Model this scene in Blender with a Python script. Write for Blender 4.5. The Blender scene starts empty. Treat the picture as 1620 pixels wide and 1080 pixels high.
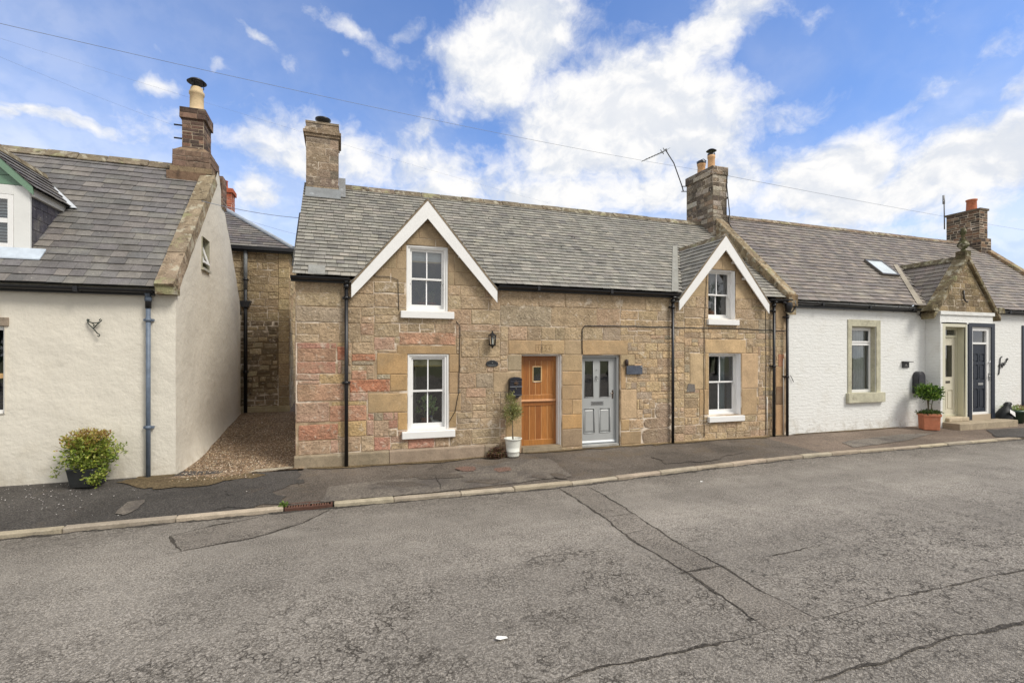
import bpy, bmesh, math, random
from mathutils import Vector, Matrix, noise
R = math.radians
rnd = random.Random(7)
scene = bpy.context.scene
COL = scene.collection

# ------------------------------------------------------------------ camera
F = 786.0                      # focal length in pixels of the 1620 wide photo
YAW = R(19.0)
CS, SN = math.cos(YAW), math.sin(YAW)
CD, CH = 10.2, 2.0             # camera distance from the cottage fronts, camera height
cam_d = bpy.data.cameras.new('camera')
cam = bpy.data.objects.new('camera', cam_d); COL.objects.link(cam)
cam.location = (0, -CD, CH); cam.rotation_euler = (R(90), 0, -YAW)
cam_d.sensor_width = 36; cam_d.lens = F / 1620 * 36
cam_d.shift_y = 21.0 / 1620
cam_d.clip_end = 2000; cam_d.clip_start = .05
scene.camera = cam
scene.view_settings.view_transform = 'Standard'; scene.view_settings.look = 'None'
scene.view_settings.exposure = 0.45; scene.view_settings.gamma = 1

def W(px, py, Y=0.0):
    """world x, z of a measured photo point on the upright plane at depth Y"""
    u = px - 810.0; d = CS * F - SN * u
    return (SN * F + CS * u) / d * (Y + CD), CH + (561.0 - py) / d * (Y + CD)
def G(px, py, z):
    """world x, y of a measured photo point on the level plane at height z"""
    u = px - 810.0; d = CS * F - SN * u
    t = (z - CH) * d / (561.0 - py)
    return (SN * F + CS * u) / d * t, t - CD
def AE(px, py):
    u = px - 810.0
    x, y, z = SN * F + CS * u, CS * F - SN * u, 561.0 - py
    return math.atan2(x, y), math.atan2(z, math.hypot(x, y))

# ------------------------------------------------------------------ node helpers
class NT:
    def __init__(s, tree): s.t = tree
    def n(s, typ, ins=None, **kw):
        nd = s.t.nodes.new(typ)
        for k, v in kw.items(): setattr(nd, k, v)
        for k, v in (ins or {}).items():
            sock = nd.inputs[k]
            if hasattr(v, 'is_output') or isinstance(v, bpy.types.NodeSocket): s.t.links.new(v, sock)
            else: sock.default_value = v
        return nd
    def math(s, op, a, b=0.0, clamp=False):
        return s.n('ShaderNodeMath', {0: a, 1: b}, operation=op, use_clamp=clamp).outputs[0]
    def mix(s, fac, a, b, blend='MIX'):
        nd = s.n('ShaderNodeMix', {0: fac, 6: a, 7: b}, data_type='RGBA', blend_type=blend)
        return nd.outputs[2]
    def noise(s, vec, scale, detail=4, rough=.55, dist=0.0):
        return s.n('ShaderNodeTexNoise', {'Vector': vec, 'Scale': scale, 'Detail': detail, 'Roughness': rough, 'Distortion': dist}).outputs['Fac']
    def ramp(s, v, lo, hi, a=0.0, b=1.0, smooth=True):
        nd = s.n('ShaderNodeMapRange', {0: v, 1: lo, 2: hi, 3: a, 4: b})
        nd.interpolation_type = 'SMOOTHSTEP' if smooth else 'LINEAR'
        return nd.outputs[0]
def lin(r, g, b, a=1.0):
    f = lambda c: (c / 255 / 12.92) if c / 255 <= .04045 else ((c / 255 + .055) / 1.055) ** 2.4
    return (f(r), f(g), f(b), a)
def jit(c, v=.08, h=.03):
    k = 1 + rnd.uniform(-v, v)
    return tuple(max(0, c[i] * k * (1 + rnd.uniform(-h, h))) for i in range(3)) + (1,)
def lerpc(a, b, t): return tuple(a[i] + (b[i] - a[i]) * t for i in range(3)) + (1,)

# ------------------------------------------------------------------ world: daylight sky with broken cloud
SUN_EL, SUN_AZ = R(47), R(139)      # azimuth from +Y towards +X: behind the camera, a little to the right
world = bpy.data.worlds.new("World"); scene.world = world; world.use_nodes = True
wt = NT(world.node_tree); world.node_tree.nodes.clear()
sky = wt.n('ShaderNodeTexSky', sky_type='NISHITA', sun_disc=False, sun_elevation=SUN_EL, sun_rotation=SUN_AZ,
           air_density=1.0, dust_density=.6, ozone_density=1.6)
tc = wt.n('ShaderNodeTexCoord')
sep = wt.n('ShaderNodeSeparateXYZ', {0: tc.outputs['Generated']})
az = wt.math('ARCTAN2', sep.outputs[0], sep.outputs[1]); el = wt.math('ARCSINE', sep.outputs[2])
ae = wt.n('ShaderNodeCombineXYZ', {0: az, 1: el, 2: 0.0}).outputs[0]
warp = wt.n('ShaderNodeTexNoise', {'Vector': ae, 'Scale': 5.0, 'Detail': 5.0, 'Roughness': .6})
wv = wt.n('ShaderNodeVectorMath', {0: warp.outputs['Color'], 1: (.5, .5, .5)}, operation='SUBTRACT').outputs[0]
wv = wt.n('ShaderNodeVectorMath', {0: wv, 'Scale': .09}, operation='SCALE').outputs[0]
aew = wt.n('ShaderNodeVectorMath', {0: ae, 1: wv}, operation='ADD').outputs[0]
BLOBS = [(800, 78, 140, 115, -20, 1.35), (980, 205, 215, 140, 5, 1.5), (1130, 50, 175, 72, -32, 1.15), (1010, 305, 360, 60, 0, 1.15),
         (720, 300, 150, 48, 0, .95), (1310, 275, 180, 78, -15, 1.35), (1520, 270, 230, 90, -12, 1.4), (1430, 320, 280, 60, 0, 1.25), (1100, 230, 110, 70, 0, 1.0), (1430, 165, 170, 36, -22, .62),
         (1240, 185, 150, 40, -10, .6), (255, 130, 62, 32, -15, .85), (110, 198, 140, 24, 2, .95), (400, 305, 75, 60, 20, .95),
         (560, 42, 110, 34, 18, .72), (668, 207, 44, 30, -40, .7), (408, 52, 40, 16, 28, .65), (590, 255, 420, 70, 0, .85),
         (352, 96, 22, 16, -20, .6), (1400, 365, 420, 30, 2, .85), (545, 85, 20, 16, 0, .55), (30, 190, 50, 26, 0, .9), (1640, 130, 90, 50, -20, .6),
         (635, 52, 44, 28, -30, .6), (1290, 30, 60, 22, -30, .3), (900, 45, 70, 70, 0, .6), (200, 60, 300, 60, 0, .25)]
acc = None
for (bx, by, rx, ry, rot, wgt) in BLOBS:
    a0, e0 = AE(bx, by)
    a1, _ = AE(bx + 10, by); _, e1 = AE(bx, by + 10)
    sx, sy = abs(a1 - a0) / 10 * rx, abs(e1 - e0) / 10 * ry
    mp = wt.n('ShaderNodeMapping', {'Vector': aew, 'Location': (a0, e0, 0), 'Rotation': (0, 0, -R(rot)), 'Scale': (sx, sy, 1)}, vector_type='TEXTURE')
    ln = wt.n('ShaderNodeVectorMath', {0: mp.outputs[0]}, operation='LENGTH').outputs['Value']
    v = wt.ramp(ln, 1.45, 0.0, 0.0, wgt)
    acc = v if acc is None else wt.math('MAXIMUM', acc, v)
# unseen cloud added behind the camera and overhead for neutral ambient light
behind = wt.ramp(wt.math('ABSOLUTE', wt.math('SUBTRACT', az, YAW)), 0.95, 1.35, 0.0, 1.15)
overhead = wt.ramp(el, .75, 1.0, 0.0, .85)
acc = wt.math('MAXIMUM', acc, wt.math('MAXIMUM', behind, overhead))
stretch = wt.n('ShaderNodeMapping', {'Vector': aew, 'Scale': (1, 1.35, 1), 'Rotation': (0, 0, R(16))}).outputs[0]
n1 = wt.noise(stretch, 6.0, 10, .62, .12)
n2 = wt.noise(aew, 17.0, 8, .66, .1)
dens = wt.math('ADD', acc, wt.math('MULTIPLY', wt.math('SUBTRACT', n1, .5), 1.9))
dens = wt.math('ADD', dens, wt.math('MULTIPLY', wt.math('SUBTRACT', n2, .5), .8))
mask = wt.ramp(dens, .16, 1.02)
mask = wt.math('MULTIPLY', mask, wt.math('GREATER_THAN', sep.outputs[2], -.02))
veil = wt.ramp(wt.noise(stretch, 3.2, 5, .55, .1), .36, .72, 0.0, .42)
lowv = wt.ramp(el, .44, .06, 0.0, .55)
leftv = wt.ramp(az, .25, -.55, 0.0, .15)
mask = wt.math('MAXIMUM', mask, wt.math('ADD', wt.math('ADD', wt.math('MULTIPLY', veil, wt.ramp(el, .66, .25)), lowv), leftv, True))
up_ = wt.n('ShaderNodeVectorMath', {0: stretch, 1: (.006, .030, 0)}, operation='ADD').outputs[0]
n1u = wt.noise(up_, 6.0, 4, .55, .12)
relief_ = wt.math('SUBTRACT', n1, n1u)                       # tops of the billows catch the light, undersides stay grey
shade = wt.ramp(relief_, -.09, .07)
thick = wt.ramp(dens, .7, 1.9)
ccol = wt.mix(shade, (5.5, 5.8, 6.35, 1), (7.4, 7.35, 7.3, 1))
ccol = wt.mix(wt.math('MULTIPLY', thick, .5), ccol, (7.6, 7.5, 7.4, 1))
skyc = wt.mix(1.0, sky.outputs[0], (1.06, 1.26, 1.64, 1), 'MULTIPLY')
final = wt.mix(mask, skyc, ccol)
bg = wt.n('ShaderNodeBackground', {'Color': final, 'Strength': .1})
wo = wt.n('ShaderNodeOutputWorld', {0: bg.outputs[0]})
try: world.cycles.sampling_method = 'MANUAL'; world.cycles.sample_map_resolution = 512
except Exception: pass

sd = bpy.data.lights.new('sun', 'SUN'); sd.energy = 2.2; sd.angle = R(20); sd.color = (1, .95, .87)
so = bpy.data.objects.new('sun', sd); COL.objects.link(so)
sv = Vector((math.sin(SUN_AZ) * math.cos(SUN_EL), math.cos(SUN_AZ) * math.cos(SUN_EL), math.sin(SUN_EL)))
so.rotation_euler = sv.to_track_quat('Z', 'Y').to_euler()
so.location = (0, -20, 30)

# ------------------------------------------------------------------ mesh builder
class MB:
    def __init__(s): s.v = []; s.f = []; s.c = []; s.m = []; s.s = []
    def add(s, vs, fs, col=(1, 1, 1, 1), mat=0, smooth=False):
        o = len(s.v); s.v += [tuple(v) for v in vs]
        for f in fs: s.f.append([i + o for i in f]); s.c.append(col); s.m.append(mat); s.s.append(smooth)
        return s
    def box(s, x0, x1, y0, y1, z0, z1, col=(1, 1, 1, 1), mat=0):
        x0, x1 = min(x0, x1), max(x0, x1); y0, y1 = min(y0, y1), max(y0, y1); z0, z1 = min(z0, z1), max(z0, z1)
        v = [(x, y, z) for z in (z0, z1) for y in (y0, y1) for x in (x0, x1)]
        return s.add(v, [(0, 2, 3, 1), (4, 5, 7, 6), (0, 1, 5, 4), (2, 6, 7, 3), (0, 4, 6, 2), (1, 3, 7, 5)], col, mat)
    def prism(s, poly, d, col=(1, 1, 1, 1), mat=0):
        """poly: list of 3D points (counter-clockwise seen from the front); extruded by vector d"""
        n = len(poly); d = Vector(d)
        v = [Vector(p) for p in poly] + [Vector(p) + d for p in poly]
        fs = [tuple(range(n)), tuple(range(2 * n - 1, n - 1, -1))] + [(i, i + n, (i + 1) % n + n, (i + 1) % n) for i in range(n)]
        return s.add(v, fs, col, mat)
    def tube(s, pts, r, n=8, col=(1, 1, 1, 1), mat=0, caps=True):
        pts = [Vector(p) for p in pts]; rs = r if isinstance(r, (list, tuple)) else [r] * len(pts)
        o = len(s.v); up = None
        for i, p in enumerate(pts):
            t = (pts[min(i + 1, len(pts) - 1)] - pts[max(i - 1, 0)]).normalized()
            if up is None or abs(up.dot(t)) > .98: up = Vector((0, 0, 1)) if abs(t.z) < .9 else Vector((0, 1, 0))
            a = up.cross(t).normalized(); b = t.cross(a).normalized(); up = b
            for k in range(n):
                an = 2 * math.pi * k / n
                s.v.append(tuple(p + (a * math.cos(an) + b * math.sin(an)) * rs[i]))
        for i in range(len(pts) - 1):
            for k in range(n):
                s.f.append([o + i * n + k, o + i * n + (k + 1) % n, o + (i + 1) * n + (k + 1) % n, o + (i + 1) * n + k])
                s.c.append(col); s.m.append(mat); s.s.append(True)
        if caps:
            s.f.append([o + k for k in range(n)][::-1]); s.c.append(col); s.m.append(mat); s.s.append(False)
            e = o + (len(pts) - 1) * n
            s.f.append([e + k for k in range(n)]); s.c.append(col); s.m.append(mat); s.s.append(False)
        return s
    def lathe(s, prof, c, n=20, col=(1, 1, 1, 1), mat=0, smooth=True):
        o = len(s.v)
        for (r, z) in prof:
            for k in range(n):
                an = 2 * math.pi * k / n
                s.v.append((c[0] + r * math.cos(an), c[1] + r * math.sin(an), c[2] + z))
        for i in range(len(prof) - 1):
            for k in range(n):
                s.f.append([o + i * n + k, o + i * n + (k + 1) % n, o + (i + 1) * n + (k + 1) % n, o + (i + 1) * n + k])
                s.c.append(col); s.m.append(mat); s.s.append(smooth)
        return s
    def build(s, name, mats, parent=None, bevel=0.0, jitter=0.0):
        mats = mats if isinstance(mats, (list, tuple)) else [mats]
        off = Vector((0, 0, 0))
        if parent is not None:
            q = parent
            while q is not None: off += q.location; q = q.parent
        me = bpy.data.meshes.new(name)
        me.from_pydata([tuple(Vector(v) - off) for v in s.v], [], s.f)
        for m in mats: me.materials.append(m)
        me.polygons.foreach_set('material_index', s.m); me.polygons.foreach_set('use_smooth', s.s)
        at = me.color_attributes.new('Col', 'FLOAT_COLOR', 'CORNER')
        data = []
        for p, c in zip(me.polygons, s.c): data += list(c) * p.loop_total
        at.data.foreach_set('color', data)
        if bevel > 0:
            bm = bmesh.new(); bm.from_mesh(me)
            bmesh.ops.remove_doubles(bm, verts=bm.verts, dist=1e-5)
            es = [e for e in bm.edges if len(e.link_faces) == 2 and e.calc_face_angle(0) > .6]
            bmesh.ops.bevel(bm, geom=es, offset=bevel, segments=1, affect='EDGES', clamp_overlap=True)
            bm.to_mesh(me); bm.free()
        me.update()
        o = bpy.data.objects.new(name, me); COL.objects.link(o)
        if parent is not None: o.parent = parent
        return o

def thing(name, label, cat, loc=(0, 0, 0), group=None):
    o = bpy.data.objects.new(name, None); COL.objects.link(o); o.location = loc; o.empty_display_size = .2
    o['label'] = label; o['category'] = cat
    if group: o['group'] = group
    return o
def tag(o, label, cat, group=None):
    o['label'] = label; o['category'] = cat
    if group: o['group'] = group
    return o
def struct(o, kind='structure', label=None):
    o['kind'] = kind
    if label: o['label'] = label
    return o

# ------------------------------------------------------------------ materials
MAT = {}
def base_mat(name):
    m = bpy.data.materials.new(name); m.use_nodes = True; t = NT(m.node_tree); m.node_tree.nodes.clear()
    out = t.n('ShaderNodeOutputMaterial'); MAT[name] = m
    return m, t, out
def surf(name, rough=.6, var=.12, vscale=6.0, bump=0.0, bscale=40.0, metal=0.0, spec=.5, stain=None, fine=0.0, fscale=120.0, bdist=.01, fstretch=None, hsv=None, splash=None):
    """attribute colour x mottling, with optional stains and bump"""
    m, t, out = base_mat(name)
    co = t.n('ShaderNodeTexCoord').outputs['Object']
    at = t.n('ShaderNodeAttribute', attribute_name='Col').outputs['Color']
    f = t.ramp(t.noise(co, vscale, 5, .6), .3, .7, 1 - var, 1 + var, False)
    c = t.mix(1.0, at, t.n('ShaderNodeCombineXYZ', {0: f, 1: f, 2: f}).outputs[0], 'MULTIPLY')
    if fine:
        g = t.ramp(t.noise(t.n('ShaderNodeMapping', {'Vector': co, 'Scale': fstretch}).outputs[0] if fstretch else co, fscale, 5, .75), .32, .68, 1 - fine, 1 + fine, False)
        c = t.mix(1.0, c, t.n('ShaderNodeCombineXYZ', {0: g, 1: g, 2: g}).outputs[0], 'MULTIPLY')
    if splash:
        zc = t.n('ShaderNodeSeparateXYZ', {0: co}).outputs[2]
        lo_ = t.math('MULTIPLY', t.ramp(t.noise(co, 3.0, 6, .7), .38, .66), t.ramp(t.math('ADD', zc, t.math('MULTIPLY', t.noise(co, 2.0, 4, .6), .35)), .62, .12, 0, .5))
        c = t.mix(lo_, c, splash)
    for st in (stain or []):
        sc, lo, hi, col, amt = st[:5]
        sv_ = co if len(st) < 6 else t.n('ShaderNodeMapping', {'Vector': co, 'Scale': st[5]}).outputs[0]
        fac = t.ramp(t.noise(sv_, sc, 6, .65, .3), lo, hi, 0, amt)
        c = t.mix(fac, c, col)
    if hsv: c = t.n('ShaderNodeHueSaturation', {'Saturation': hsv[0], 'Value': hsv[1], 'Color': c}).outputs[0]
    bs = t.n('ShaderNodeBsdfPrincipled', {'Base Color': c, 'Roughness': rough, 'Metallic': metal, 'Specular IOR Level': spec})
    if bump:
        h = t.noise(co, bscale, 6, .65)
        h = t.math('ADD', h, t.math('MULTIPLY', t.noise(co, bscale * .22, 4, .6), 2.0))
        t.t.links.new(t.n('ShaderNodeBump', {'Strength': bump, 'Distance': bdist, 'Height': h}).outputs[0], bs.inputs['Normal'])
    t.t.links.new(bs.outputs[0], out.inputs[0])
    return m
STONE = surf('sandstone', .92, .2, 2.2, .9, 22, spec=.2, fine=.40, fscale=24, bdist=.03, fstretch=(1, 1, 2.0), hsv=(.92, 1.13),
             stain=[(.9, .46, .70, lin(136, 118, 92), .55), (3.4, .55, .70, lin(178, 158, 132), .55), (6.0, .56, .70, lin(112, 96, 76), .55), (11, .56, .68, lin(200, 186, 166), .55), (2.6, .60, .67, lin(198, 184, 164), .6), (1.7, .60, .70, lin(120, 102, 80), .5, (1, 1, .45))])
MORTAR = surf('lime_mortar', .95, .2, 5, .7, 60, hsv=(.95, 1.12), spec=.15, fine=.2, stain=[(.9, .48, .58, lin(214, 200, 182), .85), (2.2, .52, .66, lin(112, 94, 74), .65)])
ASHLAR = surf('dressed_stone', .9, .16, hsv=(.90, 1.10), vscale=2.6, bump=.5, bscale=30, spec=.2, fine=.2, fscale=40, stain=[(1.2, .46, .70, lin(138, 120, 92), .5), (5, .56, .72, lin(124, 106, 80), .45), (9, .6, .72, lin(190, 172, 142), .35)])
SLATE = surf('slate', .66, .22, 4.0, .5, 40, spec=.35, fine=.24, fscale=45, stain=[(1.2, .50, .72, lin(150, 146, 132), .5), (2.2, .56, .72, lin(92, 88, 82), .5, (1, .5, .5)), (20, .62, .72, lin(192, 188, 174), .55), (14, .63, .72, lin(60, 56, 52), .6)])
LICHEN = surf('lichened_stone', .95, .3, 4, .9, 24, spec=.15, fine=.3, fscale=40, bdist=.02,
              stain=[(3.0, .5, .6, lin(112, 98, 78), .6), (5, .52, .62, lin(178, 172, 152), .75), (7, .54, .66, lin(70, 60, 48), .75), (2.2, .56, .64, lin(150, 148, 112), .7)])
BRICK = surf('old_brick', .92, .25, 9, .6, 60, spec=.2, fine=.25, fscale=60, stain=[(6, .52, .7, lin(64, 54, 48), .7), (11, .62, .74, lin(170, 158, 140), .4)])
RENDER = surf('cream_render', .9, splash=lin(150, 138, 116), var=.05, vscale=1.5, bump=.45, bscale=7, spec=.2, fine=.03, fscale=60, bdist=.035,
              stain=[(1.0, .55, .8, lin(190, 180, 160), .35), (3.0, .6, .78, lin(160, 146, 122), .3, (1, 1, .22))])
PAINT = surf('white_gloss_paint', .35, .03, 3, .12, 30, spec=.5, stain=[(7, .62, .8, lin(190, 186, 176), .35)])
UPVC = surf('white_plastic', .3, .02, 3, spec=.5)
BLACK = surf('black_paint', .38, .25, 8, .1, 40, spec=.5)
METAL = surf('weathered_metal', .5, .2, 8, .15, 40, spec=.5, stain=[(9, .58, .72, lin(150, 160, 170), .4, (1, 1, .3))])
LEAD = surf('lead_sheet', .5, .15, 6, .2, 20, spec=.5, stain=[(8, .55, .75, lin(190, 196, 200), .5)])
SKYG = surf('pale_painted_pane', .45, .12, 3, spec=.5)  # opaque pale pane, its colour stands in for sky reflected in glass
CHROME = surf('chrome', .22, .05, 6, metal=.9)
GPAINT = surf('door_paint', .35, .03, 4, .05, 60, spec=.5)
TERRA = surf('terracotta', .85, .12, 8, .2, 60, spec=.25, stain=[(6, .56, .75, lin(214, 170, 140), .5)])
CONC = surf('concrete', .92, .18, 4, .5, 50, spec=.2, fine=.2, fscale=60, stain=[(2.0, .52, .72, lin(104, 96, 80), .5), (6, .58, .75, lin(190, 182, 166), .4), (14, .6, .72, lin(88, 82, 72), .5)])
FABRIC = surf('cloth', .9, .06, 10)
BARK = surf('bark', .9, .2, 20, .5, 60)

def wood_mat():
    m, t, out = base_mat('oak')
    co = t.n('ShaderNodeTexCoord').outputs['Object']
    at = t.n('ShaderNodeAttribute', attribute_name='Col').outputs['Color']
    g = t.noise(t.n('ShaderNodeMapping', {'Vector': co, 'Scale': (26, 26, 1.6)}).outputs[0], 2.0, 6, .65, .8)
    f = t.ramp(g, .25, .75, .62, 1.22, False)
    c = t.mix(1.0, at, t.n('ShaderNodeCombineXYZ', {0: f, 1: f, 2: f}).outputs[0], 'MULTIPLY')
    bs = t.n('ShaderNodeBsdfPrincipled', {'Base Color': c, 'Roughness': .42})
    t.t.links.new(bs.outputs[0], out.inputs[0]); return m
OAK = wood_mat()
def leaf_mat():
    m, t, out = base_mat('leaf')
    at = t.n('ShaderNodeAttribute', attribute_name='Col').outputs['Color']
    bs = t.n('ShaderNodeBsdfPrincipled', {'Base Color': at, 'Roughness': .45})
    tr = t.n('ShaderNodeBsdfTranslucent', {'Color': at})
    mx = t.n('ShaderNodeMixShader', {0: .3, 1: bs.outputs[0], 2: tr.outputs[0]})
    t.t.links.new(mx.outputs[0], out.inputs[0]); return m
LEAF = leaf_mat()
def glass_mat(name, tint, base=.07, gain=1.0):
    m, t, out = base_mat(name)
    fr = t.n('ShaderNodeFresnel', {'IOR': 1.5}).outputs[0]
    f = t.math('ADD', t.math('MULTIPLY', fr, gain), base, True)
    co = t.n('ShaderNodeTexCoord').outputs['Object']
    b = t.n('ShaderNodeBump', {'Strength': .06, 'Distance': .02, 'Height': t.noise(co, 2.5, 2, .5)}).outputs[0]
    gl = t.n('ShaderNodeBsdfGlossy', {'Color': (1, 1, 1, 1), 'Roughness': .02, 'Normal': b})
    tr = t.n('ShaderNodeBsdfTransparent', {'Color': tint})
    mx = t.n('ShaderNodeMixShader', {0: f, 1: tr.outputs[0], 2: gl.outputs[0]})
    t.t.links.new(mx.outputs[0], out.inputs[0]); return m
GLASS = glass_mat('window_glass', (.86, .9, .9, 1), .06, 1.5)
def whitebrick_mat():
    m, t, out = base_mat('limewashed_brick')
    co = t.n('ShaderNodeTexCoord').outputs['Object']
    wv_ = t.n('ShaderNodeVectorMath', {0: co, 1: t.n('ShaderNodeVectorMath', {0: t.n('ShaderNodeTexNoise', {'Vector': co, 'Scale': 3.0, 'Detail': 3.0}).outputs['Color'], 'Scale': .10}, operation='SCALE').outputs[0]}, operation='ADD').outputs[0]
    sp = t.n('ShaderNodeSeparateXYZ', {0: wv_})
    v2 = t.n('ShaderNodeCombineXYZ', {0: t.math('ADD', sp.outputs[0], sp.outputs[1]), 1: sp.outputs[2], 2: 0.0}).outputs[0]
    br = t.n('ShaderNodeTexBrick', {'Vector': v2, 'Scale': 1.0, 'Mortar Size': .012, 'Mortar Smooth': .9, 'Brick Width': .29, 'Row Height': .088, 'Color1': (1, 1, 1, 1), 'Color2': (.55, .55, .55, 1), 'Mortar': (0, 0, 0, 1)})
    h = t.math('ADD', t.math('MULTIPLY', br.outputs['Color'], .6), t.math('MULTIPLY', t.noise(t.n('ShaderNodeMapping', {'Vector': co, 'Scale': (1, 1, 2.2)}).outputs[0], 6, 6, .65), 4.5))
    at = t.n('ShaderNodeAttribute', attribute_name='Col').outputs['Color']
    dirt = t.ramp(t.noise(co, 1.4, 6, .65, .4), .52, .76, 0, .4)
    c = t.mix(dirt, at, lin(204, 200, 188))
    gap = t.ramp(t.noise(co, 6, 5, .6), .5, .7, 0, .5)
    c = t.mix(t.math('MULTIPLY', br.outputs['Fac'], gap), c, lin(176, 170, 158))
    low = t.math('MULTIPLY', t.ramp(t.noise(co, 3.2, 6, .7), .45, .65), t.ramp(t.n('ShaderNodeSeparateXYZ', {0: co}).outputs[2], .55, -.05, 0, .55))
    c = t.mix(low, c, lin(168, 158, 140))
    bs = t.n('ShaderNodeBsdfPrincipled', {'Base Color': c, 'Roughness': .8, 'Specular IOR Level': .25})
    t.t.links.new(t.n('ShaderNodeBump', {'Strength': .45, 'Distance': .010, 'Height': h}).outputs[0], bs.inputs['Normal'])
    t.t.links.new(bs.outputs[0], out.inputs[0]); return m
WBRICK = whitebrick_mat()
def asphalt_mat(name, base, dark, light, sc=70.0, blotch=.35, moss=None, wear=1.0, crazed=False):
    m, t, out = base_mat(name)
    co = t.n('ShaderNodeTexCoord').outputs['Object']
    vo = t.n('ShaderNodeTexVoronoi', {'Vector': co, 'Scale': sc, 'Randomness': 1.0})
    chips = t.ramp(t.n('ShaderNodeSeparateXYZ', {0: vo.outputs['Color']}).outputs[0], .35, .95)
    pit = t.ramp(t.noise(co, sc * .55, 4, .75), .38, .56)
    loose = t.ramp(t.noise(co, 2.2, 6, .75), .32, .68, .3, .95)
    c = t.mix(t.math('MULTIPLY', chips, .7), base, light)
    c = t.mix(t.math('MULTIPLY', t.math('SUBTRACT', 1.0, pit), loose), c, dark)
    big = t.ramp(t.noise(co, .55, 6, .6, .4), .35, .72, 1 - blotch, 1 + blotch * .45, False)
    c = t.mix(1.0, c, t.n('ShaderNodeCombineXYZ', {0: big, 1: big, 2: big}).outputs[0], 'MULTIPLY')
    worn = t.math('MULTIPLY', t.ramp(t.noise(co, 1.7, 7, .7, .5), .55, .72), t.ramp(t.noise(co, 11, 4, .7), .45, .6, 0, .6 * wear))
    c = t.mix(worn, c, dark)
    strk = t.n('ShaderNodeMapping', {'Vector': co, 'Scale': (.10, .9, 1)}).outputs[0]
    st = t.ramp(t.noise(strk, 1.0, 5, .6), .36, .66, .84, 1.1, False)
    c = t.mix(1.0, c, t.n('ShaderNodeCombineXYZ', {0: st, 1: st, 2: st}).outputs[0], 'MULTIPLY')
    if crazed:
        yy = t.n('ShaderNodeSeparateXYZ', {0: co}).outputs[1]
        nz = t.noise(co, .9, 6, .7, .4)
        edge_ = t.ramp(t.math('ADD', yy, t.math('MULTIPLY', t.math('SUBTRACT', nz, .5), 1.8)), -3.3, -2.1, 0, .62)
        grit = t.ramp(t.noise(co, 26, 5, .75), .38, .6)
        c = t.mix(t.math('MULTIPLY', edge_, grit), c, lin(84, 77, 69))
        far_ = t.ramp(t.math('ADD', yy, t.math('MULTIPLY', t.math('SUBTRACT', nz, .5), 3.4)), -4.4, -6.0, 0, 1)
        area_ = t.math('MULTIPLY', t.ramp(t.noise(co, .55, 5, .65, .3), .34, .56), far_)
        cw = t.n('ShaderNodeVectorMath', {0: co, 1: t.n('ShaderNodeVectorMath', {0: t.n('ShaderNodeTexNoise', {'Vector': co, 'Scale': 9.0, 'Detail': 5.0}).outputs['Color'], 'Scale': .16}, operation='SCALE').outputs[0]}, operation='ADD').outputs[0]
        ve = t.n('ShaderNodeTexVoronoi', {'Vector': cw, 'Scale': 11.0}, feature='DISTANCE_TO_EDGE').outputs['Distance']
        brk = t.ramp(t.noise(co, 5.0, 5, .7), .42, .58)
        line = t.math('MULTIPLY', t.ramp(ve, .10, .0), brk)
        c = t.mix(t.math('MULTIPLY', t.math('MULTIPLY', line, area_), .9), c, lin(50, 45, 39))
        c = t.mix(t.math('MULTIPLY', area_, t.ramp(t.noise(co, 34, 5, .75), .48, .60, 0, .55)), c, lin(72, 65, 57))
    if moss:
        for (sc2, lo, hi, colr, amt) in moss: c = t.mix(t.ramp(t.noise(co, sc2, 6, .65, .5), lo, hi, 0, amt), c, colr)
    bs = t.n('ShaderNodeBsdfPrincipled', {'Base Color': c, 'Roughness': .82, 'Specular IOR Level': .3})
    h = t.math('ADD', t.math('MULTIPLY', vo.outputs['Distance'], -1.2), t.math('MULTIPLY', pit, 1.2))
    t.t.links.new(t.n('ShaderNodeBump', {'Strength': .75, 'Distance': .012, 'Height': h}).outputs[0], bs.inputs['Normal'])
    t.t.links.new(bs.outputs[0], out.inputs[0]); return m
ROAD = asphalt_mat('worn_asphalt', lin(170, 162, 151), lin(92, 86, 78), lin(204, 195, 183), 112, .22, crazed=True)
PATCH = asphalt_mat('patched_asphalt', lin(158, 150, 139), lin(78, 71, 64), lin(180, 170, 158), 90, .3)
CRACK = asphalt_mat('cracked_asphalt', lin(84, 78, 70), lin(46, 42, 37), lin(126, 118, 108), 60, .3)
PAVE = asphalt_mat('pavement_asphalt', lin(122, 112, 102), lin(74, 68, 62), lin(154, 144, 132), 80, .4,
                   [(1.1, .5, .7, lin(122, 106, 84), .5), (2.6, .58, .74, lin(64, 60, 56), .5), (4, .66, .76, lin(98, 96, 58), .35)])
PAVED = asphalt_mat('dark_pavement_asphalt', lin(94, 90, 86), lin(54, 51, 49), lin(124, 117, 110), 80, .3, [(2.0, .58, .74, lin(112, 98, 82), .35)])
PAVEL = asphalt_mat('pale_pavement_concrete', lin(140, 131, 120), lin(98, 92, 84), lin(160, 151, 139), 60, .25, [(1.6, .46, .64, lin(92, 86, 82), .7), (5, .56, .7, lin(84, 78, 74), .5)])
PAVER = asphalt_mat('brown_pavement_asphalt', lin(142, 125, 110), lin(100, 87, 76), lin(156, 142, 128), 70, .3, [(2.4, .55, .72, lin(92, 84, 78), .5)])
SLABM = asphalt_mat('pale_slab', lin(186, 174, 152), lin(140, 128, 108), lin(204, 194, 176), 60, .15)
REDP = asphalt_mat('reddish_repair', lin(138, 108, 94), lin(92, 72, 64), lin(160, 134, 120), 60, .2)
MOSSG = asphalt_mat('mossy_edge', lin(122, 104, 76), lin(84, 72, 50), lin(150, 132, 100), 50, .35, [(3, .5, .7, lin(92, 76, 56), .6)])
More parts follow.
